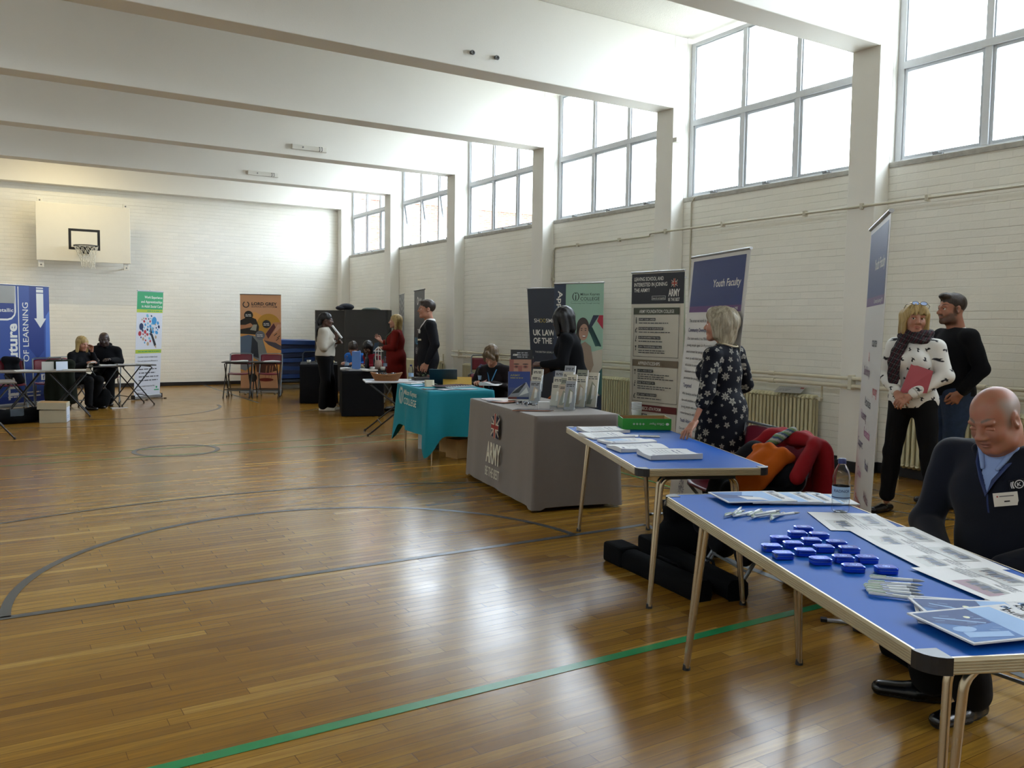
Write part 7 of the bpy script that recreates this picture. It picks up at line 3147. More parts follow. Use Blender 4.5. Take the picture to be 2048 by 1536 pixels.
def card(H, name, m, x, z, w, hgt, off=.004, tilt=0, extra=None):
    c = chest_pt(H, x, z, off)
    n = nrm(H.spine @ V3(x * 2.2, .2, .02))
    ux = nrm(np.cross(H.spine[:, 2], n)) * -1
    ux = nrm(np.cross(n, H.spine[:, 2]))
    ux = -ux if ux.dot(H.spine[:, 0]) < 0 else ux
    # seen from the front the card's own right is the wearer's left
    ux = -ux
    uy = nrm(np.cross(n, ux))
    ca, sa = math.cos(tilt), math.sin(tilt)
    ux, uy = ux * ca + uy * sa, uy * ca - ux * sa
    mb = MB()
    Mx = Matrix(((ux[0], uy[0], n[0], c[0]), (ux[1], uy[1], n[1], c[1]), (ux[2], uy[2], n[2], c[2]), (0, 0, 0, 1)))
    mb.T = Mx
    mb.box((0, 0, 0), (w, hgt, .002), m)
    if extra:
        p = Panel(mb, (0, 0, .0016), (1, 0, 0), (0, 1, 0))
        extra(p)
    return mb.build(name, H.root)


# ================================================================ 1  the man seated at the near blue table
def bald_paint(L, at, st):
    """short grey hair left at the sides and back"""
    x, y, z = np.abs(L[:, 0]), L[:, 1], L[:, 2]
    side = st(z + .02, .02) * st(.078 + .012 * np.sin(40 * y) - z, .03) * st(.030 - y, .025) * np.maximum(st(x - .050, .02), st(-y - .055, .03))
    ear = st(.014 - np.hypot(y + .008, (z + .004) * .6) + .006, .008) * (x > .066)
    at['stubble'] = side * (1 - ear)


p1 = Human('person', 'balding man in navy fleece seated behind the nearest blue table, looking down', (3.315, 1.69), (-1, -.05), 1.74, SIT,
           dict(chest=(0, .08, .83), neck=(0, .115, 1.005), head=(0, .195, 1.105), sh_r=(.205, .08, .965), sh_l=(-.205, .08, .965),
                el_r=(.265, .13, .69), el_l=(-.265, .12, .69), wr_r=(.12, .30, .62), wr_l=(-.10, .30, .62),
                kn_r=(.17, .42, .49), kn_l=(-.02, .43, .49), an_r=(.20, .16, .085), an_l=(.04, .17, .085),
                to_r=(.33, .26, .03), to_l=(.06, .34, .03)),
           SK_RUDDY, 'm', 1.14, dict(paint=bald_paint, wide=1.0, jowl=.25, lid=.95, neckw=1.12),
           (-9, -24, 4), .008, .0034, dict(r=dict(curl=.5, n=(0, 0, 1)), l=dict(curl=.5, n=(0, 0, 1))), .94)


def fleece_paint(C):
    l = p1.loc(C)
    m = np.zeros(len(C), np.int32)
    v = (l[:, 1] > .03) & (np.abs(l[:, 0]) < (l[:, 2] - .055) * .42) & (l[:, 2] > .055)
    m[v] = 1
    z = (l[:, 1] > .05) & (np.abs(l[:, 0]) < .005) & (l[:, 2] <= .055) & (l[:, 2] > -.02)
    m[z] = 2
    return m


p1.shirt('fleece', [C_NAVY, C_BLUE, C_LANY], .018, 1.0, None, fleece_paint, .0065, .016, .007)
p1.trousers(C_TROU, .014, .97, .02, h=.008)
p1.shoes(C_LEATH, C_SOLE, h=.005)
F = Field()
nk, uz = p1.J['neck'], p1.upper
for sgn in (-1, 1):                                    # stand-up collar lying open over the shirt
    a, b, c = (nk + uz @ V3(sgn * .070, -.045, .012), nk + uz @ V3(sgn * .082, .030, -.008), nk + uz @ V3(sgn * .045, .108, -.085))
    F.cone(a, b, .017, .018, .01)
    F.cone(b, c, .018, .012, .01)
F.cone(nk + uz @ V3(-.07, -.045, .012), nk + uz @ V3(.07, -.045, .012), .018, .018, .02)
p1.put('fleece_collar', F, C_NAVY, h=.0045)
F = Field()
for sgn in (-1, 1):
    a, b, c = (nk + uz @ V3(sgn * .058, -.02, .018), nk + uz @ V3(sgn * .060, .045, .012), nk + uz @ V3(sgn * .026, .112, -.050))
    F.cone(a, b, .011, .012, .008)
    F.cone(b, c, .013, .007, .008)
F.cone(nk + uz @ V3(-.058, -.02, .018), nk + uz @ V3(.058, -.02, .018), .011, .011, .02)
p1.put('shirt_collar', F, C_BLUE, h=.004)
strap(p1, C_LANY, [nk + uz @ V3(-.07, .03, .0), nk + uz @ V3(-.05, .095, -.04), chest_pt(p1, -.02, .10), chest_pt(p1, 0, .05), chest_pt(p1, .02, .10),
                   nk + uz @ V3(.05, .095, -.04), nk + uz @ V3(.07, .03, .0)], .010)


def badge_txt(p):
    p.up()
    p.circ(-.026, .012, .003, mat('badge_red_dot', '#9a2b2b'))
    p.rect(-.020, .010, .026, .014, C_GREYP)
    p.rect(-.006, -.010, .012, -.005, C_INK)


card(p1, 'name_badge', C_BADGE, -.066, .046, .078, .050, .006, 0.03, badge_txt)


def klogo(p):
    m = mat('white_embroidery', '#c9cdd4', 0.8)
    p.up()
    p.ring(0, 0, .0125, .016, m)
    p.text('K', -.007, -.007, .014, m, w=.014, bold=.02)
    for s in (-1, 1):
        p.ring(0, 0, .020, .024, m, R(-35) + (PI if s < 0 else 0), R(35) + (PI if s < 0 else 0), 10)
        p.ring(0, 0, .026, .029, m, R(-25) + (PI if s < 0 else 0), R(25) + (PI if s < 0 else 0), 8)


card(p1, 'embroidered_logo', C_NAVY, -.100, .098, .064, .036, .006, 0.03, klogo)

# ================================================================ 2  the bearded man in the dark sweater
def beard(L, at, st):
    x, y, z = np.abs(L[:, 0]), L[:, 1], L[:, 2]
    jaw = st(-.036 - .75 * np.maximum(0, y - .05) - z + .10 * np.maximum(0, x - .045), .02) * st(z + .13, .02) * st(y + .005 - .4 * (z + .10), .03)
    tash = st(.0085 - np.abs(z + .051), .006) * (y > .07) * st(.030 - x, .01)
    chin = st(-.076 - z, .008) * (y > .05) * st(.045 - x, .02)
    burn = st(.02 - z, .02) * st(z + .06, .02) * st(y + .002, .01) * st(.026 - y, .01) * st(x - .055, .008)
    at['stubble'] = np.maximum(np.maximum(jaw, tash), np.maximum(chin, burn)) * (1 - at['lip'])


p2 = Human('person', 'bearded man in black sweater and blue jeans, standing by the radiator', (6.80, 4.03), (-.85, .52), 1.76, STAND,
           dict(pelvis=(0, -.01, .93), chest=(0, .0, 1.24), sh_r=(.195, .0, 1.385), sh_l=(-.195, -.02, 1.385), el_l=(-.235, -.10, 1.12), wr_l=(-.19, .03, .93),
                el_r=(.235, .0, 1.12), wr_r=(.21, .12, .90), head=(0, .035, 1.575), to_r=(.13, .15, .03)),
           SK_BEARD, 'm', 1.14, dict(paint=beard, neckw=1.12, jowl=.2), (6, 0, 0), .008, .0048,
           dict(l=dict(curl=.6), r=dict(curl=.4)))
p2.shirt('sweater', [C_BLACK], .020, .96, -.03, None, .0075, .014, .005)
collar(p2, C_WHITE, .066, .008, 'tee_shirt_collar')
p2.trousers(C_DENIM, .016, .95, .02, wrinkle=.006)
p2.shoes(C_LEATH, C_SOLE)
F = Field()
p2.hE(F, (0, -.020, .044), (.082, .100, .086))
p2.hE(F, (0, .055, .100), (.056, .045, .028), .02)
p2.hE(F, (0, .125, -.020), (.075, .068, .082), .01, True)
p2.hE(F, (0, .02, -.105), (.11, .085, .085), .012, True)
for sgn in (-1, 1):
    p2.hE(F, (sgn * .085, -.008, -.012), (.02, .032, .036), .008, True)
p2.hair(F, H_BROWN, noise=strands(.0015))
card(p2, 'name_badge', C_BADGE, -.03, .06, .075, .05)

# ================================================================ 3  the blonde woman with the scarf
p3 = Human('person', 'blonde woman in patterned white blouse and dark scarf, glasses on her head', (6.18, 3.97), (-.97, -.22), 1.68, STAND,
           dict(sh_r=(.165, 0, 1.375), sh_l=(-.165, 0, 1.375), el_r=(.245, -.01, 1.13), el_l=(-.240, .02, 1.13), wr_r=(.05, .20, .985), wr_l=(-.045, .215, .965),
                head=(0, .03, 1.562), kn_l=(-.15, .03, .50), an_l=(-.20, .0, .085), to_l=(-.22, .16, .03), kn_r=(.14, .01, .50), an_r=(.19, -.04, .085), to_r=(.22, .12, .03)),
           SK_FAIR, 'f', 1.0, dict(gaze=(.35, 0)), (34, -2, -3), .0075, .0044,
           dict(r=dict(curl=.55, n=(.3, .5, .8)), l=dict(curl=.6, n=(-.3, .6, .7))))


def motif(C, cell=.075, seed=3):
    """small dark bird-like marks scattered over light cloth"""
    th = np.arctan2(C[:, 0], C[:, 1]) * .15
    u, v = th / cell, C[:, 2] / cell
    row = np.floor(v)
    u = u + .5 * (row % 2)
    iu = np.floor(u)
    fu, fv = u - iu - .5, v - row - .5
    rnd = np.abs(np.sin(iu * 12.9898 + row * 78.233 + seed) * 43758.5453) % 1
    a = rnd * 6.28
    x, y = fu * np.cos(a) - fv * np.sin(a), fu * np.sin(a) + fv * np.cos(a)
    b1 = 1 - np.sqrt((x / .20) ** 2 + (y / .07) ** 2)
    b2 = 1 - np.maximum(np.abs(x - .08) / .05, np.abs(y) / .19)
    b3 = 1 - np.sqrt(((x + .16) / .08) ** 2 + ((y - .08) / .09) ** 2)
    return np.clip(np.maximum(np.maximum(b1, b2), b3), -1, 1)


p3.shirt('blouse', [printed_mat('white_blouse_print', '#d5d4cf', '#2b2b2f')], .020, .93, -.06, motif, .0055, .018, .007)
p3.trousers(C_TROU, .010, .86, .010)
p3.shoes(C_LEATH, C_SOLE, True)
F = Field()
p3.hE(F, (0, -.018, .042), (.092, .104, .090))
for sgn in (-1, 1):
    p3.hC(F, (sgn * .078, .015, .03), (sgn * .082, .022, -.105), .026, .022, .03)
    p3.hC(F, (sgn * .070, -.055, .02), (sgn * .074, -.045, -.115), .042, .032, .03)
p3.hC(F, (0, -.075, .0), (0, -.075, -.115), .055, .045, .03)
p3.hE(F, (0, .125, -.042), (.057, .07, .082), .012, True)
for t in (-.045, -.015, .02, .05):
    p3.hC(F, (t * .6, .07, .095), (t * 1.1, .092, .036), .020, .010, .012)
p3.hair(F, H_BLONDE, noise=strands(.003))
# glasses pushed up on the hair
mb = MB()
GFR = mat('dark_glasses_frame', '#22252c', 0.3)
GLN = mat('pale_lens', '#9fb4dc', 0.05, spec=0.8)
for sgn in (-1, 1):
    c = p3.T(sgn * .030, .078, .118)
    ring = [p3.T(sgn * .030 + .025 * math.cos(a), .078 - .010 * math.sin(a), .118 + .014 * math.sin(a)) for a in np.linspace(0, 2 * PI, 20, False)]
    mb.tube([tuple(q) for q in ring], .002, GFR, 6, True)
    mb.add([tuple(q) for q in ring], [tuple(range(20))], GLN)
    mb.tube([tuple(p3.T(sgn * .055, .077, .119)), tuple(p3.T(sgn * .088, .03, .10)), tuple(p3.T(sgn * .09, -.05, .05))], .002, GFR, 6)
mb.tube([tuple(p3.T(-.006, .080, .119)), tuple(p3.T(.006, .080, .119))], .002, GFR, 6)
mb.build('glasses', p3.root)
# scarf: looped twice and hanging down one side
F = Field()
nk, uz = p3.J['neck'], p3.upper
for q, (r, zz) in enumerate(((.092, .030), (.108, -.005), (.098, .055))):
    pts = [nk + uz @ V3(r * math.cos(a), r * 1.05 * math.sin(a) + .012, zz + .022 * math.sin(a + q) - .035 * max(0, math.sin(a))) for a in np.linspace(0, 2 * PI, 15)]
    for a, b in zip(pts[:-1], pts[1:]):
        F.cone(a, b, .026, .026, .012)
pts = [nk + uz @ V3(.06, .10, -.03), chest_pt(p3, .08, .09), chest_pt(p3, .095, 0), chest_pt(p3, .10, -.13)]
for a, b in zip(pts[:-1], pts[1:]):
    F.cone(a, b, .042, .048, .02, p3.spine[:, 1], .55)
C_SC = [mat('scarf_black', '#15141a', .95), mat('scarf_maroon', '#3a161f', .95), mat('scarf_grey', '#4d4a4c', .95)]


def tartan(C):
    a = (C[:, 0] * 26 + C[:, 2] * 14 + C[:, 1] * 9) % 1
    b = (C[:, 2] * 24 - C[:, 0] * 9) % 1
    m = np.zeros(len(C), np.int32)
    m[(a < .35)] = 1
    m[(b < .10) | ((a > .6) & (a < .68))] = 2
    return m


p3.put('scarf', F, C_SC, tartan, .0055, folds(.004, 60))
card(p3, 'name_badge', C_BADGE, .065, -.15, .06, .04)
mb = MB()
w = p3.J['wr_l'] * .82 + p3.J['el_l'] * .18
dv = nrm(p3.J['wr_l'] - p3.J['el_l'])
u1, w1 = frame_from(Vector(dv))
mb.tube([tuple(w + (np.array(u1) * math.cos(a) + np.array(w1) * math.sin(a)) * .043) for a in np.linspace(0, 2 * PI, 18, False)], .006, mat('pale_watch_strap', '#b9b6ae', .4), 6, True)
mb.build('wristwatch', p3.root)

# ================================================================ 4  the woman in the flowered dress
p4 = Human('person', 'grey blonde woman in dark floral dress, one hand resting on the middle blue table', (4.27, 4.14), (-.28, .96), 1.60, STAND,
           dict(pelvis=(0, -.01, .93), chest=(-.005, .01, 1.235), sh_r=(.17, -.02, 1.385), sh_l=(-.175, .0, 1.37), el_l=(-.285, -.035, 1.10), wr_l=(-.40, .0, .885),
                el_r=(.27, -.05, 1.13), wr_r=(.16, .12, 1.0), head=(0, .035, 1.56)),
           SK_FAIR, 'f', 1.12, None, (8, 4, 0), .0065, .0044,
           dict(l=dict(d=(-.72, .05, -.50), n=(-.5, .2, .85), curl=.22, spread=.16, thumb=.1), r=dict(curl=.4)))


def flowers(C):
    """cream daisies of different sizes on a dark ground"""
    J = p4.J
    m = np.full(len(C), -1.0)
    rnd = random.Random(11)
    cs = []
    sel = list(range(0, len(C), max(1, len(C) // 1600)))
    rnd.shuffle(sel)
    for i in sel:
        p = C[i]
        if all(np.linalg.norm(p - q) > .052 for q, _, _ in cs):
            cs.append((p, rnd.uniform(.010, .030), rnd.random() * 6))
        if len(cs) > 230:
            break
    for p, r, ph in cs:
        d = C - p
        near = np.where(np.einsum('ij,ij->i', d, d) < (r * 1.15) ** 2)[0]
        if len(near) < 6:
            continue
        q = d[near]
        rad = np.array([p[0], p[1] + .0, 0])
        rad = nrm(rad) if np.linalg.norm(rad) > .02 else V3(0, 1, 0)
        tx = np.cross(V3(0, 0, 1), rad)
        a, b = q @ tx, q[:, 2]
        rr, th = np.hypot(a, b), np.arctan2(b, a) + ph
        npet = 8 if r > .028 else 5
        pet = np.minimum(r * (.74 + .26 * np.cos(npet * th)) - rr, rr - r * .26)
        pet = np.maximum(pet, r * .12 - rr) / .006
        m[near] = np.maximum(m[near], np.clip(pet, -1, 1))
    return m


def skirtdrape(F):
    J, k = p4.J, p4.k
    F.cone(J['pelvis'] + V3(0, 0, .02) * k, V3(0, .0, .56) * k, .165 * k, .20 * k, .05, V3(1, 0, 0), 1.12)
    F.plane(V3(0, 0, .60) * k, V3(0, 0, -1))


p4.shirt('dress', [printed_mat('dark_floral_print', '#0b0d17', '#85827a')], .016, .68, None, flowers, .0045, .018, .005, skirtdrape)
p4.trousers(C_TROU, .012, .95, .012)
p4.shoes(C_LEATH, C_SOLE)
F = Field()
p4.hE(F, (0, -.026, .046), (.098, .108, .094))
p4.hE(F, (.0, .05, .075), (.078, .055, .055), .03)
for sgn in (-1, 1):
    p4.hC(F, (sgn * .074, -.005, .03), (sgn * .072, -.012, -.075), .040, .030, .03)
p4.hC(F, (0, -.075, .02), (0, -.068, -.105), .066, .048, .03)
for sgn in (-1, 1):
    p4.hC(F, (sgn * .045, -.07, .0), (sgn * .050, -.062, -.115), .045, .034, .03)
p4.hE(F, (0, .135, -.045), (.070, .075, .085), .014, True)
p4.hair(F, H_GREY, noise=strands(.0048, fr=85))
nk = p4.J['neck']
strap(p4, mat('cream_cord', '#b8ab8c', .6), [nk + p4.upper @ (V3(.068 * math.cos(a), .068 * math.sin(a) - .008, .018 + .01 * math.sin(a))) for a in np.linspace(PI * .9, 2.1 * PI, 12)] , .006, 'neck_cord', 1)

# ================================================================ 5  dark-haired woman in black beyond the grey cloth
p5 = Human('person', 'dark haired woman in black top leaning behind the grey clothed table', (5.20, 7.16), (-.78, .62), 1.67, STAND,
           dict(pelvis=(.0, -.04, .93), chest=(0, .03, 1.235), neck=(0, .07, 1.42), head=(0, .11, 1.545), sh_r=(.165, .05, 1.37), sh_l=(-.17, .06, 1.365),
                el_l=(-.24, .09, 1.10), wr_l=(-.14, .32, 1.085), el_r=(.23, .05, 1.10), wr_r=(.12, .25, 1.02)),
           SK_BROWN, 'f', 1.08, None, (-22, -14, 0), .009, .006, dict(l=dict(curl=.5, n=(-.6, 0, .8)), r=dict(curl=.5)))
p5.shirt('top', [C_BLACK], .022, .95, -.12, None, .0085, .014, .006)
p5.trousers(C_TROU)
p5.shoes(C_LEATH, C_SOLE)
F = Field()
p5.hE(F, (0, -.026, .046), (.100, .110, .096))
for sgn in (-1, 1):
    p5.hC(F, (sgn * .078, .035, .03), (sgn * .085, .045, -.15), .036, .026, .03)
    p5.hC(F, (sgn * .070, -.05, .02), (sgn * .075, -.045, -.155), .050, .036, .03)
p5.hC(F, (0, -.085, .0), (0, -.085, -.12), .060, .045, .03)
p5.hE(F, (0, .14, -.045), (.052, .07, .085), .012, True)
p5.hair(F, H_BLACK, noise=strands(.003))

# ================================================================ 6  person bent over papers at the teal table
p6 = Human('person', 'person with brown hair and dark blazer seated at the teal table, head bent over papers', (5.28, 8.78), (-.78, -.63), 1.66, SIT,
           dict(chest=(0, .10, .83), neck=(0, .17, 1.01), head=(0, .245, 1.115), sh_r=(.17, .14, .965), sh_l=(-.17, .14, .965), el_r=(.245, .20, .74), el_l=(-.245, .20, .74),
                wr_r=(.13, .42, .80), wr_l=(-.06, .44, .80)),
           SK_PALE, 'f', 1.05, dict(lid=.9), (8, -38, 0), .009, .0055, dict(r=dict(curl=.5, n=(.2, .2, .9)), l=dict(curl=.45, n=(-.2, .2, .9))))


def lapel(C):
    l = p6.loc(C)
    m = np.zeros(len(C), np.int32)
    m[(l[:, 1] > .02) & (np.abs(l[:, 0]) < .025 + np.maximum(0, l[:, 2]) * .3)] = 1
    return m


p6.shirt('blazer', [C_BLAZ, C_BLACK], .020, .96, None, lapel, .0085, .014, .005)
p6.trousers(C_TROU)
p6.shoes(C_LEATH, C_SOLE)
F = cap(p6, Field(), (0, -.020, .044), (.090, .108, .094), (0, .130, -.050), (.056, .068, .075))
for sgn in (-1, 1):
    p6.hC(F, (sgn * .075, .03, .04), (sgn * .074, .05, -.03), .026, .016, .03)
p6.hC(F, (.03, .07, .10), (-.05, .095, .03), .026, .018, .02)
p6.hair(F, H_MID, noise=strands(.003))
strap(p6, mat('sky_blue_lanyard', '#2f6f9a', .6), [p6.J['neck'] + p6.upper @ V3(-.06, .06, -.02), chest_pt(p6, -.045, .04), chest_pt(p6, -.01, -.08), chest_pt(p6, .02, .04),
      p6.J['neck'] + p6.upper @ V3(.06, .06, -.02)], .007)
card(p6, 'name_badge', C_BADGE, .10, -.03, .04, .06)

# ================================================================ 7  the man in the suit
p7 = Human('person', 'dark haired man in black suit with white pocket square, standing in profile', (5.30, 10.72), (-.95, .30), 1.80, STAND,
           dict(el_l=(-.235, -.05, 1.12), wr_l=(-.215, .05, .88), head=(0, .03, 1.57)),
           SK_PALE, 'm', 1.06, dict(jowl=.1), (6, 2, 0), .009, .0055, dict(l=dict(curl=.5, n=(-1, .2, 0)), r=dict(curl=.5)))


def suit(C):
    l = p7.loc(C)
    m = np.zeros(len(C), np.int32)
    v = (l[:, 1] > .02) & (np.abs(l[:, 0]) < np.clip((l[:, 2] + .06) * .27, 0, .06))
    m[v] = 1
    m[v & (np.abs(l[:, 0]) < .022)] = 2
    return m


C_TIE = mat('striped_tie', '#4a3324', .6, noise=.4, nscale=60)
p7.shirt('suit_jacket', [C_SUIT, C_WHITE, C_TIE], .022, .97, -.20, suit, .0085, .016, .004, lambda F: F.cone(p7.J['pelvis'], p7.J['pelvis'] - V3(0, 0, .12), .125, .125, .05, V3(1, 0, 0), 1.25))
collar(p7, C_WHITE, .070, .016)
p7.trousers(C_SUIT, .014)
p7.shoes(C_LEATH, C_SOLE)
F = cap(p7, Field(), (0, -.022, .044), (.084, .104, .090), (0, .125, -.030), (.076, .066, .085))
p7.hE(F, (0, .045, .092), (.056, .044, .024), .02)
p7.hE(F, (0, .02, -.095), (.11, .07, .07), .012, True)
for sgn in (-1, 1):
    p7.hE(F, (sgn * .085, .0, -.012), (.02, .028, .034), .008, True)
p7.hair(F, H_BROWN, noise=strands(.0018))
mb = MB()
c = chest_pt(p7, -.085, .060, .002)
mb.ell(tuple(c), (.022, .014, .026), C_WHITE, 10, 8)
mb.ell(tuple(c + V3(.006, 0, .018)), (.010, .010, .018), C_WHITE, 8, 6)
mb.build('pocket_square', p7.root)
card(p7, 'name_badge', mat('gilt_badge', '#b8ae8c', .4), -.085, -.045, .06, .024)

# ================================================================ 8  the woman in red
p8 = Human('person', 'blonde woman in brick red dress gesturing with open hands beside the black table', (5.96, 13.27), (-.86, .50), 1.63, STAND,
           dict(sh_r=(.165, .0, 1.375), sh_l=(-.165, .0, 1.375), el_l=(-.215, .02, 1.12), wr_l=(-.11, .25, 1.10), el_r=(.235, .05, 1.14), wr_r=(.16, .29, 1.22), head=(0, .02, 1.56)),
           SK_FAIR, 'f', 1.2, None, (0, 3, 0), .0095, .006, dict(l=dict(curl=.45, n=(-.6, 0, .7)), r=dict(d=(.0, .75, .65), n=(.6, .3, -.5), curl=.2, spread=.2, thumb=.1)))


def red_skirt(F):
    F.cone(p8.J['pelvis'], V3(0, -.01, .46), .16, .175, .05, V3(1, 0, 0), 1.1)
    F.plane(V3(0, 0, .50), V3(0, 0, -1))


p8.shirt('dress', [C_RED], .022, .86, None, None, .009, .018, .006, red_skirt)
p8.trousers(C_TROU, .0, wrinkle=0)
p8.shoes(C_LEATH, C_SOLE)
F = Field()
p8.hE(F, (0, -.022, .044), (.088, .106, .090))
for sgn in (-1, 1):
    p8.hC(F, (sgn * .074, -.02, .03), (sgn * .085, -.03, -.17), .032, .024, .03)
p8.hC(F, (0, -.075, .0), (0, -.085, -.20), .058, .040, .03)
p8.hE(F, (0, .130, -.035), (.062, .072, .085), .012, True)
p8.hair(F, H_BLONDE, noise=strands(.0025))
strap(p8, mat('green_grey_scarf', '#4d5a48', .9, noise=.5, nscale=70), [p8.J['neck'] + p8.upper @ V3(-.06, .0, .02), p8.J['neck'] + p8.upper @ V3(-.06, .06, -.01), chest_pt(p8, -.05, .08, .01), chest_pt(p8, -.05, .0, .01), chest_pt(p8, -.04, -.08, .012)], .022, 'scarf', .5)

# ================================================================ 9  the woman in the cream jumper
p9 = Human('person', 'woman with long dark braids, cream jumper and white trainers, rolled paper at her chin', (4.86, 13.70), (.86, -.42), 1.64, STAND,
           dict(el_r=(.225, .0, 1.10), wr_r=(.09, .21, 1.27), el_l=(-.215, .04, 1.10), wr_l=(-.05, .22, 1.18), head=(0, .03, 1.56), an_l=(-.10, .10, .09), to_l=(-.12, .27, .03), kn_l=(-.10, .08, .50)),
           SK_BROWN, 'f', 1.14, None, (0, -4, 0), .0095, .006, dict(r=dict(d=(-.1, .25, .9), n=(.9, .3, 0), curl=.75), l=dict(curl=.6, n=(-.4, .6, .6))))
p9.shirt('jumper', [C_JUMP], .034, .80, .02, None, .009, .020, .008)
p9.trousers(C_TROU, .024, .97, .022)
p9.shoes(C_SHOEW, C_SHOEW)
F = cap(p9, Field(), (0, -.022, .042), (.085, .106, .090), (0, .125, -.040), (.070, .066, .085))
p9.hC(F, (0, -.10, .04), (.01, -.135, -.06), .050, .060, .03)
p9.hair(F, H_BLACK, noise=strands(.004))
for q in range(9):
    mb = MB()
    a = (q - 4) * .016
    pts = [p9.T(a * .6, -.115, .05), p9.T(a * 1.2, -.150 - .006 * (q % 3), -.03), p9.T(a * 1.7, -.150 + .008 * (q % 2), -.17), p9.T(a * 1.9, -.135, -.34 - .025 * (q % 3))]
    mb.tube([tuple(v) for v in pts], [.011, .013, .011, .006], H_BLACK, 7)
    mb.build('braid', p9.root)
mb = MB()
for sgn in (-1, 1):
    mb.tube([tuple(p9.T(sgn * .032 + .022 * math.cos(a), .098, .002 + .017 * math.sin(a))) for a in np.linspace(0, 2 * PI, 16, False)], .0025, GFR, 6, True)
    mb.tube([tuple(p9.T(sgn * .054, .096, .006)), tuple(p9.T(sgn * .082, .0, .008))], .0022, GFR, 6)
mb.build('glasses', p9.root)

# ================================================================ 10, 11  two people seated behind the black table
p10 = Human('person', 'person in bright blue shirt bent low behind the black table', (5.93, 14.85), (-.72, -.69), 1.62, SIT,
            dict(chest=(0, .12, .80), neck=(0, .21, .955), head=(0, .29, 1.045), sh_r=(.165, .17, .925), sh_l=(-.165, .17, .925), wr_r=(.13, .40, .78), wr_l=(-.1, .42, .78)),
            SK_PALE, 'm', 1.0, dict(lid=.8), (20, -30, 0), .010, .006, dict(r=dict(curl=.4, n=(0, 0, 1)), l=dict(curl=.4, n=(0, 0, 1))))
p10.shirt('blue_shirt', [C_BRIGHT], .016, .95)
p10.trousers(C_TROU)
p10.shoes(C_LEATH, C_SOLE)
p10.hair(cap(p10, Field(), (0, -.02, .046), (.092, .112, .098), (0, .13, -.045), (.066, .066, .085)), H_BROWN, noise=strands(.004))
p11 = Human('person', 'dark haired person in red top seated behind the black table', (6.02, 14.22), (-.95, -.3), 1.60, SIT,
            dict(chest=(0, .10, .82), neck=(0, .17, .99), head=(0, .235, 1.085), sh_r=(.165, .14, .95), sh_l=(-.165, .14, .95), wr_r=(.13, .40, .78), wr_l=(-.1, .42, .78)),
            SK_BROWN, 'f', 1.0, dict(lid=.7), (20, -25, 0), .010, .006, dict(r=dict(curl=.4, n=(0, 0, 1)), l=dict(curl=.4, n=(0, 0, 1))))
p11.shirt('red_top', [cloth_mat('crimson_jersey', '#7c1626', .9)], .016, .95)
p11.trousers(C_TROU)
p11.shoes(C_LEATH, C_SOLE)
F = cap(p11, Field(), (0, -.02, .046), (.094, .112, .096), (0, .13, -.045), (.058, .066, .085))
for sgn in (-1, 1):
    p11.hC(F, (sgn * .075, -.01, .03), (sgn * .085, .02, -.16), .040, .028, .03)
p11.hair(F, H_BLACK, noise=strands(.003))

# ================================================================ 12, 13  the pair seated at the far left
p12 = Human('person', 'blonde woman in black cardigan seated at the far left table, hand raised to her face', (1.30, 15.72), (.62, -.78), 1.62, SIT,
            dict(chest=(0, .07, .82), neck=(0, .12, 1.0), head=(0, .175, 1.115), sh_r=(.165, .10, .94), sh_l=(-.165, .10, .94), el_r=(.24, .16, .72), wr_r=(.06, .36, .80),
                 el_l=(-.21, .25, .78), wr_l=(-.14, .235, 1.0), an_l=(-.13, .30, .09), to_l=(-.15, .46, .03)),
            SK_FAIR, 'f', 1.08, dict(lid=.3), (-6, -12, 0), .0095, .006, dict(r=dict(curl=.45, n=(.2, .2, .9)), l=dict(d=(.15, .1, .9), n=(-.8, -.3, 0), curl=.55)))
p12.shirt('cardigan', [C_BLACK], .020, .92)
p12.trousers(C_TROU)
p12.shoes(C_LEATH, C_SOLE)
F = Field()
p12.hE(F, (0, -.022, .044), (.092, .106, .092))
for sgn in (-1, 1):
    p12.hC(F, (sgn * .078, .0, .03), (sgn * .088, .01, -.13), .032, .028, .03)
p12.hC(F, (0, -.075, .0), (0, -.075, -.14), .060, .048, .03)
p12.hE(F, (0, .130, -.038), (.058, .070, .085), .012, True)
p12.hair(F, H_BLONDE, noise=strands(.003))
card(p12, 'name_badge', C_BADGE, .06, .0, .03, .05)
p13 = Human('person', 'bald dark skinned man in black jacket seated beside the blonde woman at the far left', (1.84, 16.42), (-.22, -.97), 1.72, SIT,
            dict(chest=(0, .07, .82), neck=(0, .11, 1.0), head=(0, .165, 1.11), sh_r=(.195, .09, .94), sh_l=(-.195, .09, .94), wr_r=(.13, .36, .78), wr_l=(-.1, .38, .78)),
            SK_DARK, 'm', 1.12, dict(lid=.6, jowl=.2, neckw=1.1), (0, -14, 0), .0095, .006, dict(r=dict(curl=.4, n=(0, 0, 1)), l=dict(curl=.4, n=(0, 0, 1))))
p13.shirt('jacket', [C_BLACK], .026, .95)
p13.trousers(C_TROU, .016)
p13.shoes(C_LEATH, C_SOLE)
F = Field()
nk, uz = p13.J['neck'], p13.upper
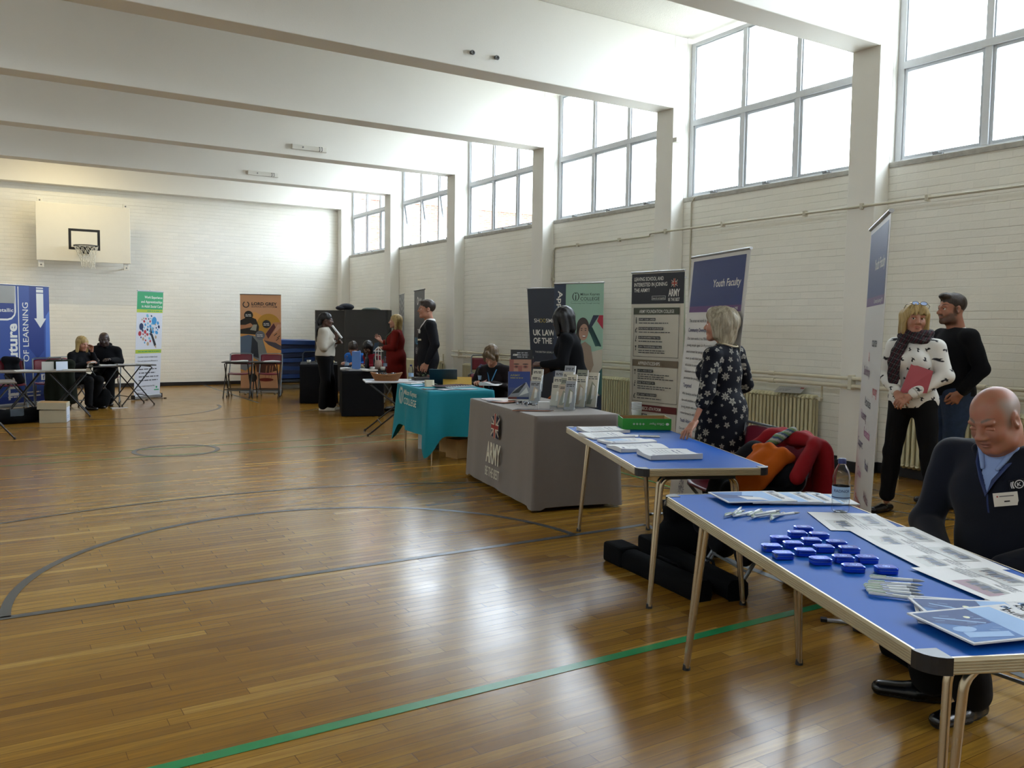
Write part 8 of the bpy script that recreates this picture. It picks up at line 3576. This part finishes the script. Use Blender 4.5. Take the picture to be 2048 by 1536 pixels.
for a in np.linspace(0.6 * PI, 2.4 * PI, 9)[:-1]:
    F.ell(nk + uz @ V3(.085 * math.cos(a), .085 * math.sin(a) - .01, .0 + .02 * (math.sin(a) < 0)), (.038, .038, .034), None, .03)
p13.put('hood', F, C_BLACK, h=.008)
# ================================================================ things in people's hands
def held(H, *p):
    """a point given in the person's own axes, in the hall"""
    q = Matrix.Translation(H.root.location) @ Matrix.Rotation(H.root.rotation_euler.z, 4, 'Z') @ Vector([a * H.k for a in p])
    return q


PINK = mat('pink_card_folder', '#a8434c', .5)
mb = MB()
A = [held(p3, *q) for q in ((-.03, .155, 1.22), (-.20, .175, 1.17), (-.165, .185, 1.00), (.03, .20, .99))]
n = (A[1] - A[0]).cross(A[3] - A[0]).normalized() * .004
vs = A + [v + n for v in A]
mb.add(vs, [(3, 2, 1, 0), (4, 5, 6, 7), (0, 1, 5, 4), (1, 2, 6, 5), (2, 3, 7, 6), (3, 0, 4, 7)], PINK)
tag(mb.build('card_folder'), 'pink card folder tucked under the blonde woman\'s arm', 'folder')
mb = MB()
mb.tube([held(p9, .03, .13, 1.47), held(p9, .12, .30, 1.26)], .018 * p9.k, PAPER, 12)
tag(mb.build('rolled_paper'), 'rolled white paper held up to her chin by the woman in the cream jumper', 'paper')
mb = MB()
A = [held(p8, *q) for q in ((-.07, .30, 1.20), (-.16, .36, 1.19), (-.15, .40, 1.00), (-.06, .34, 1.00))]
vs = A + [v + Vector((.006, .004, 0)) for v in A]
mb.add(vs, [(0, 1, 2, 3), (7, 6, 5, 4), (4, 5, 1, 0), (5, 6, 2, 1), (6, 7, 3, 2), (7, 4, 0, 3)], mat('blue_brochure', '#50708c', .4))
tag(mb.build('brochure'), 'blue brochure in the lower hand of the woman in red', 'brochure')
mb = MB()
c = held(p12, .06, .44, .80)
mb.box((0, 0, 0), (.10, .07, .012), PAPER, Matrix.Rotation(R(25), 3, 'X'))
tag(mb.build('note_card', None, c, p12.root.rotation_euler.z), 'cream note card in the hand of the blonde woman in black', 'card')
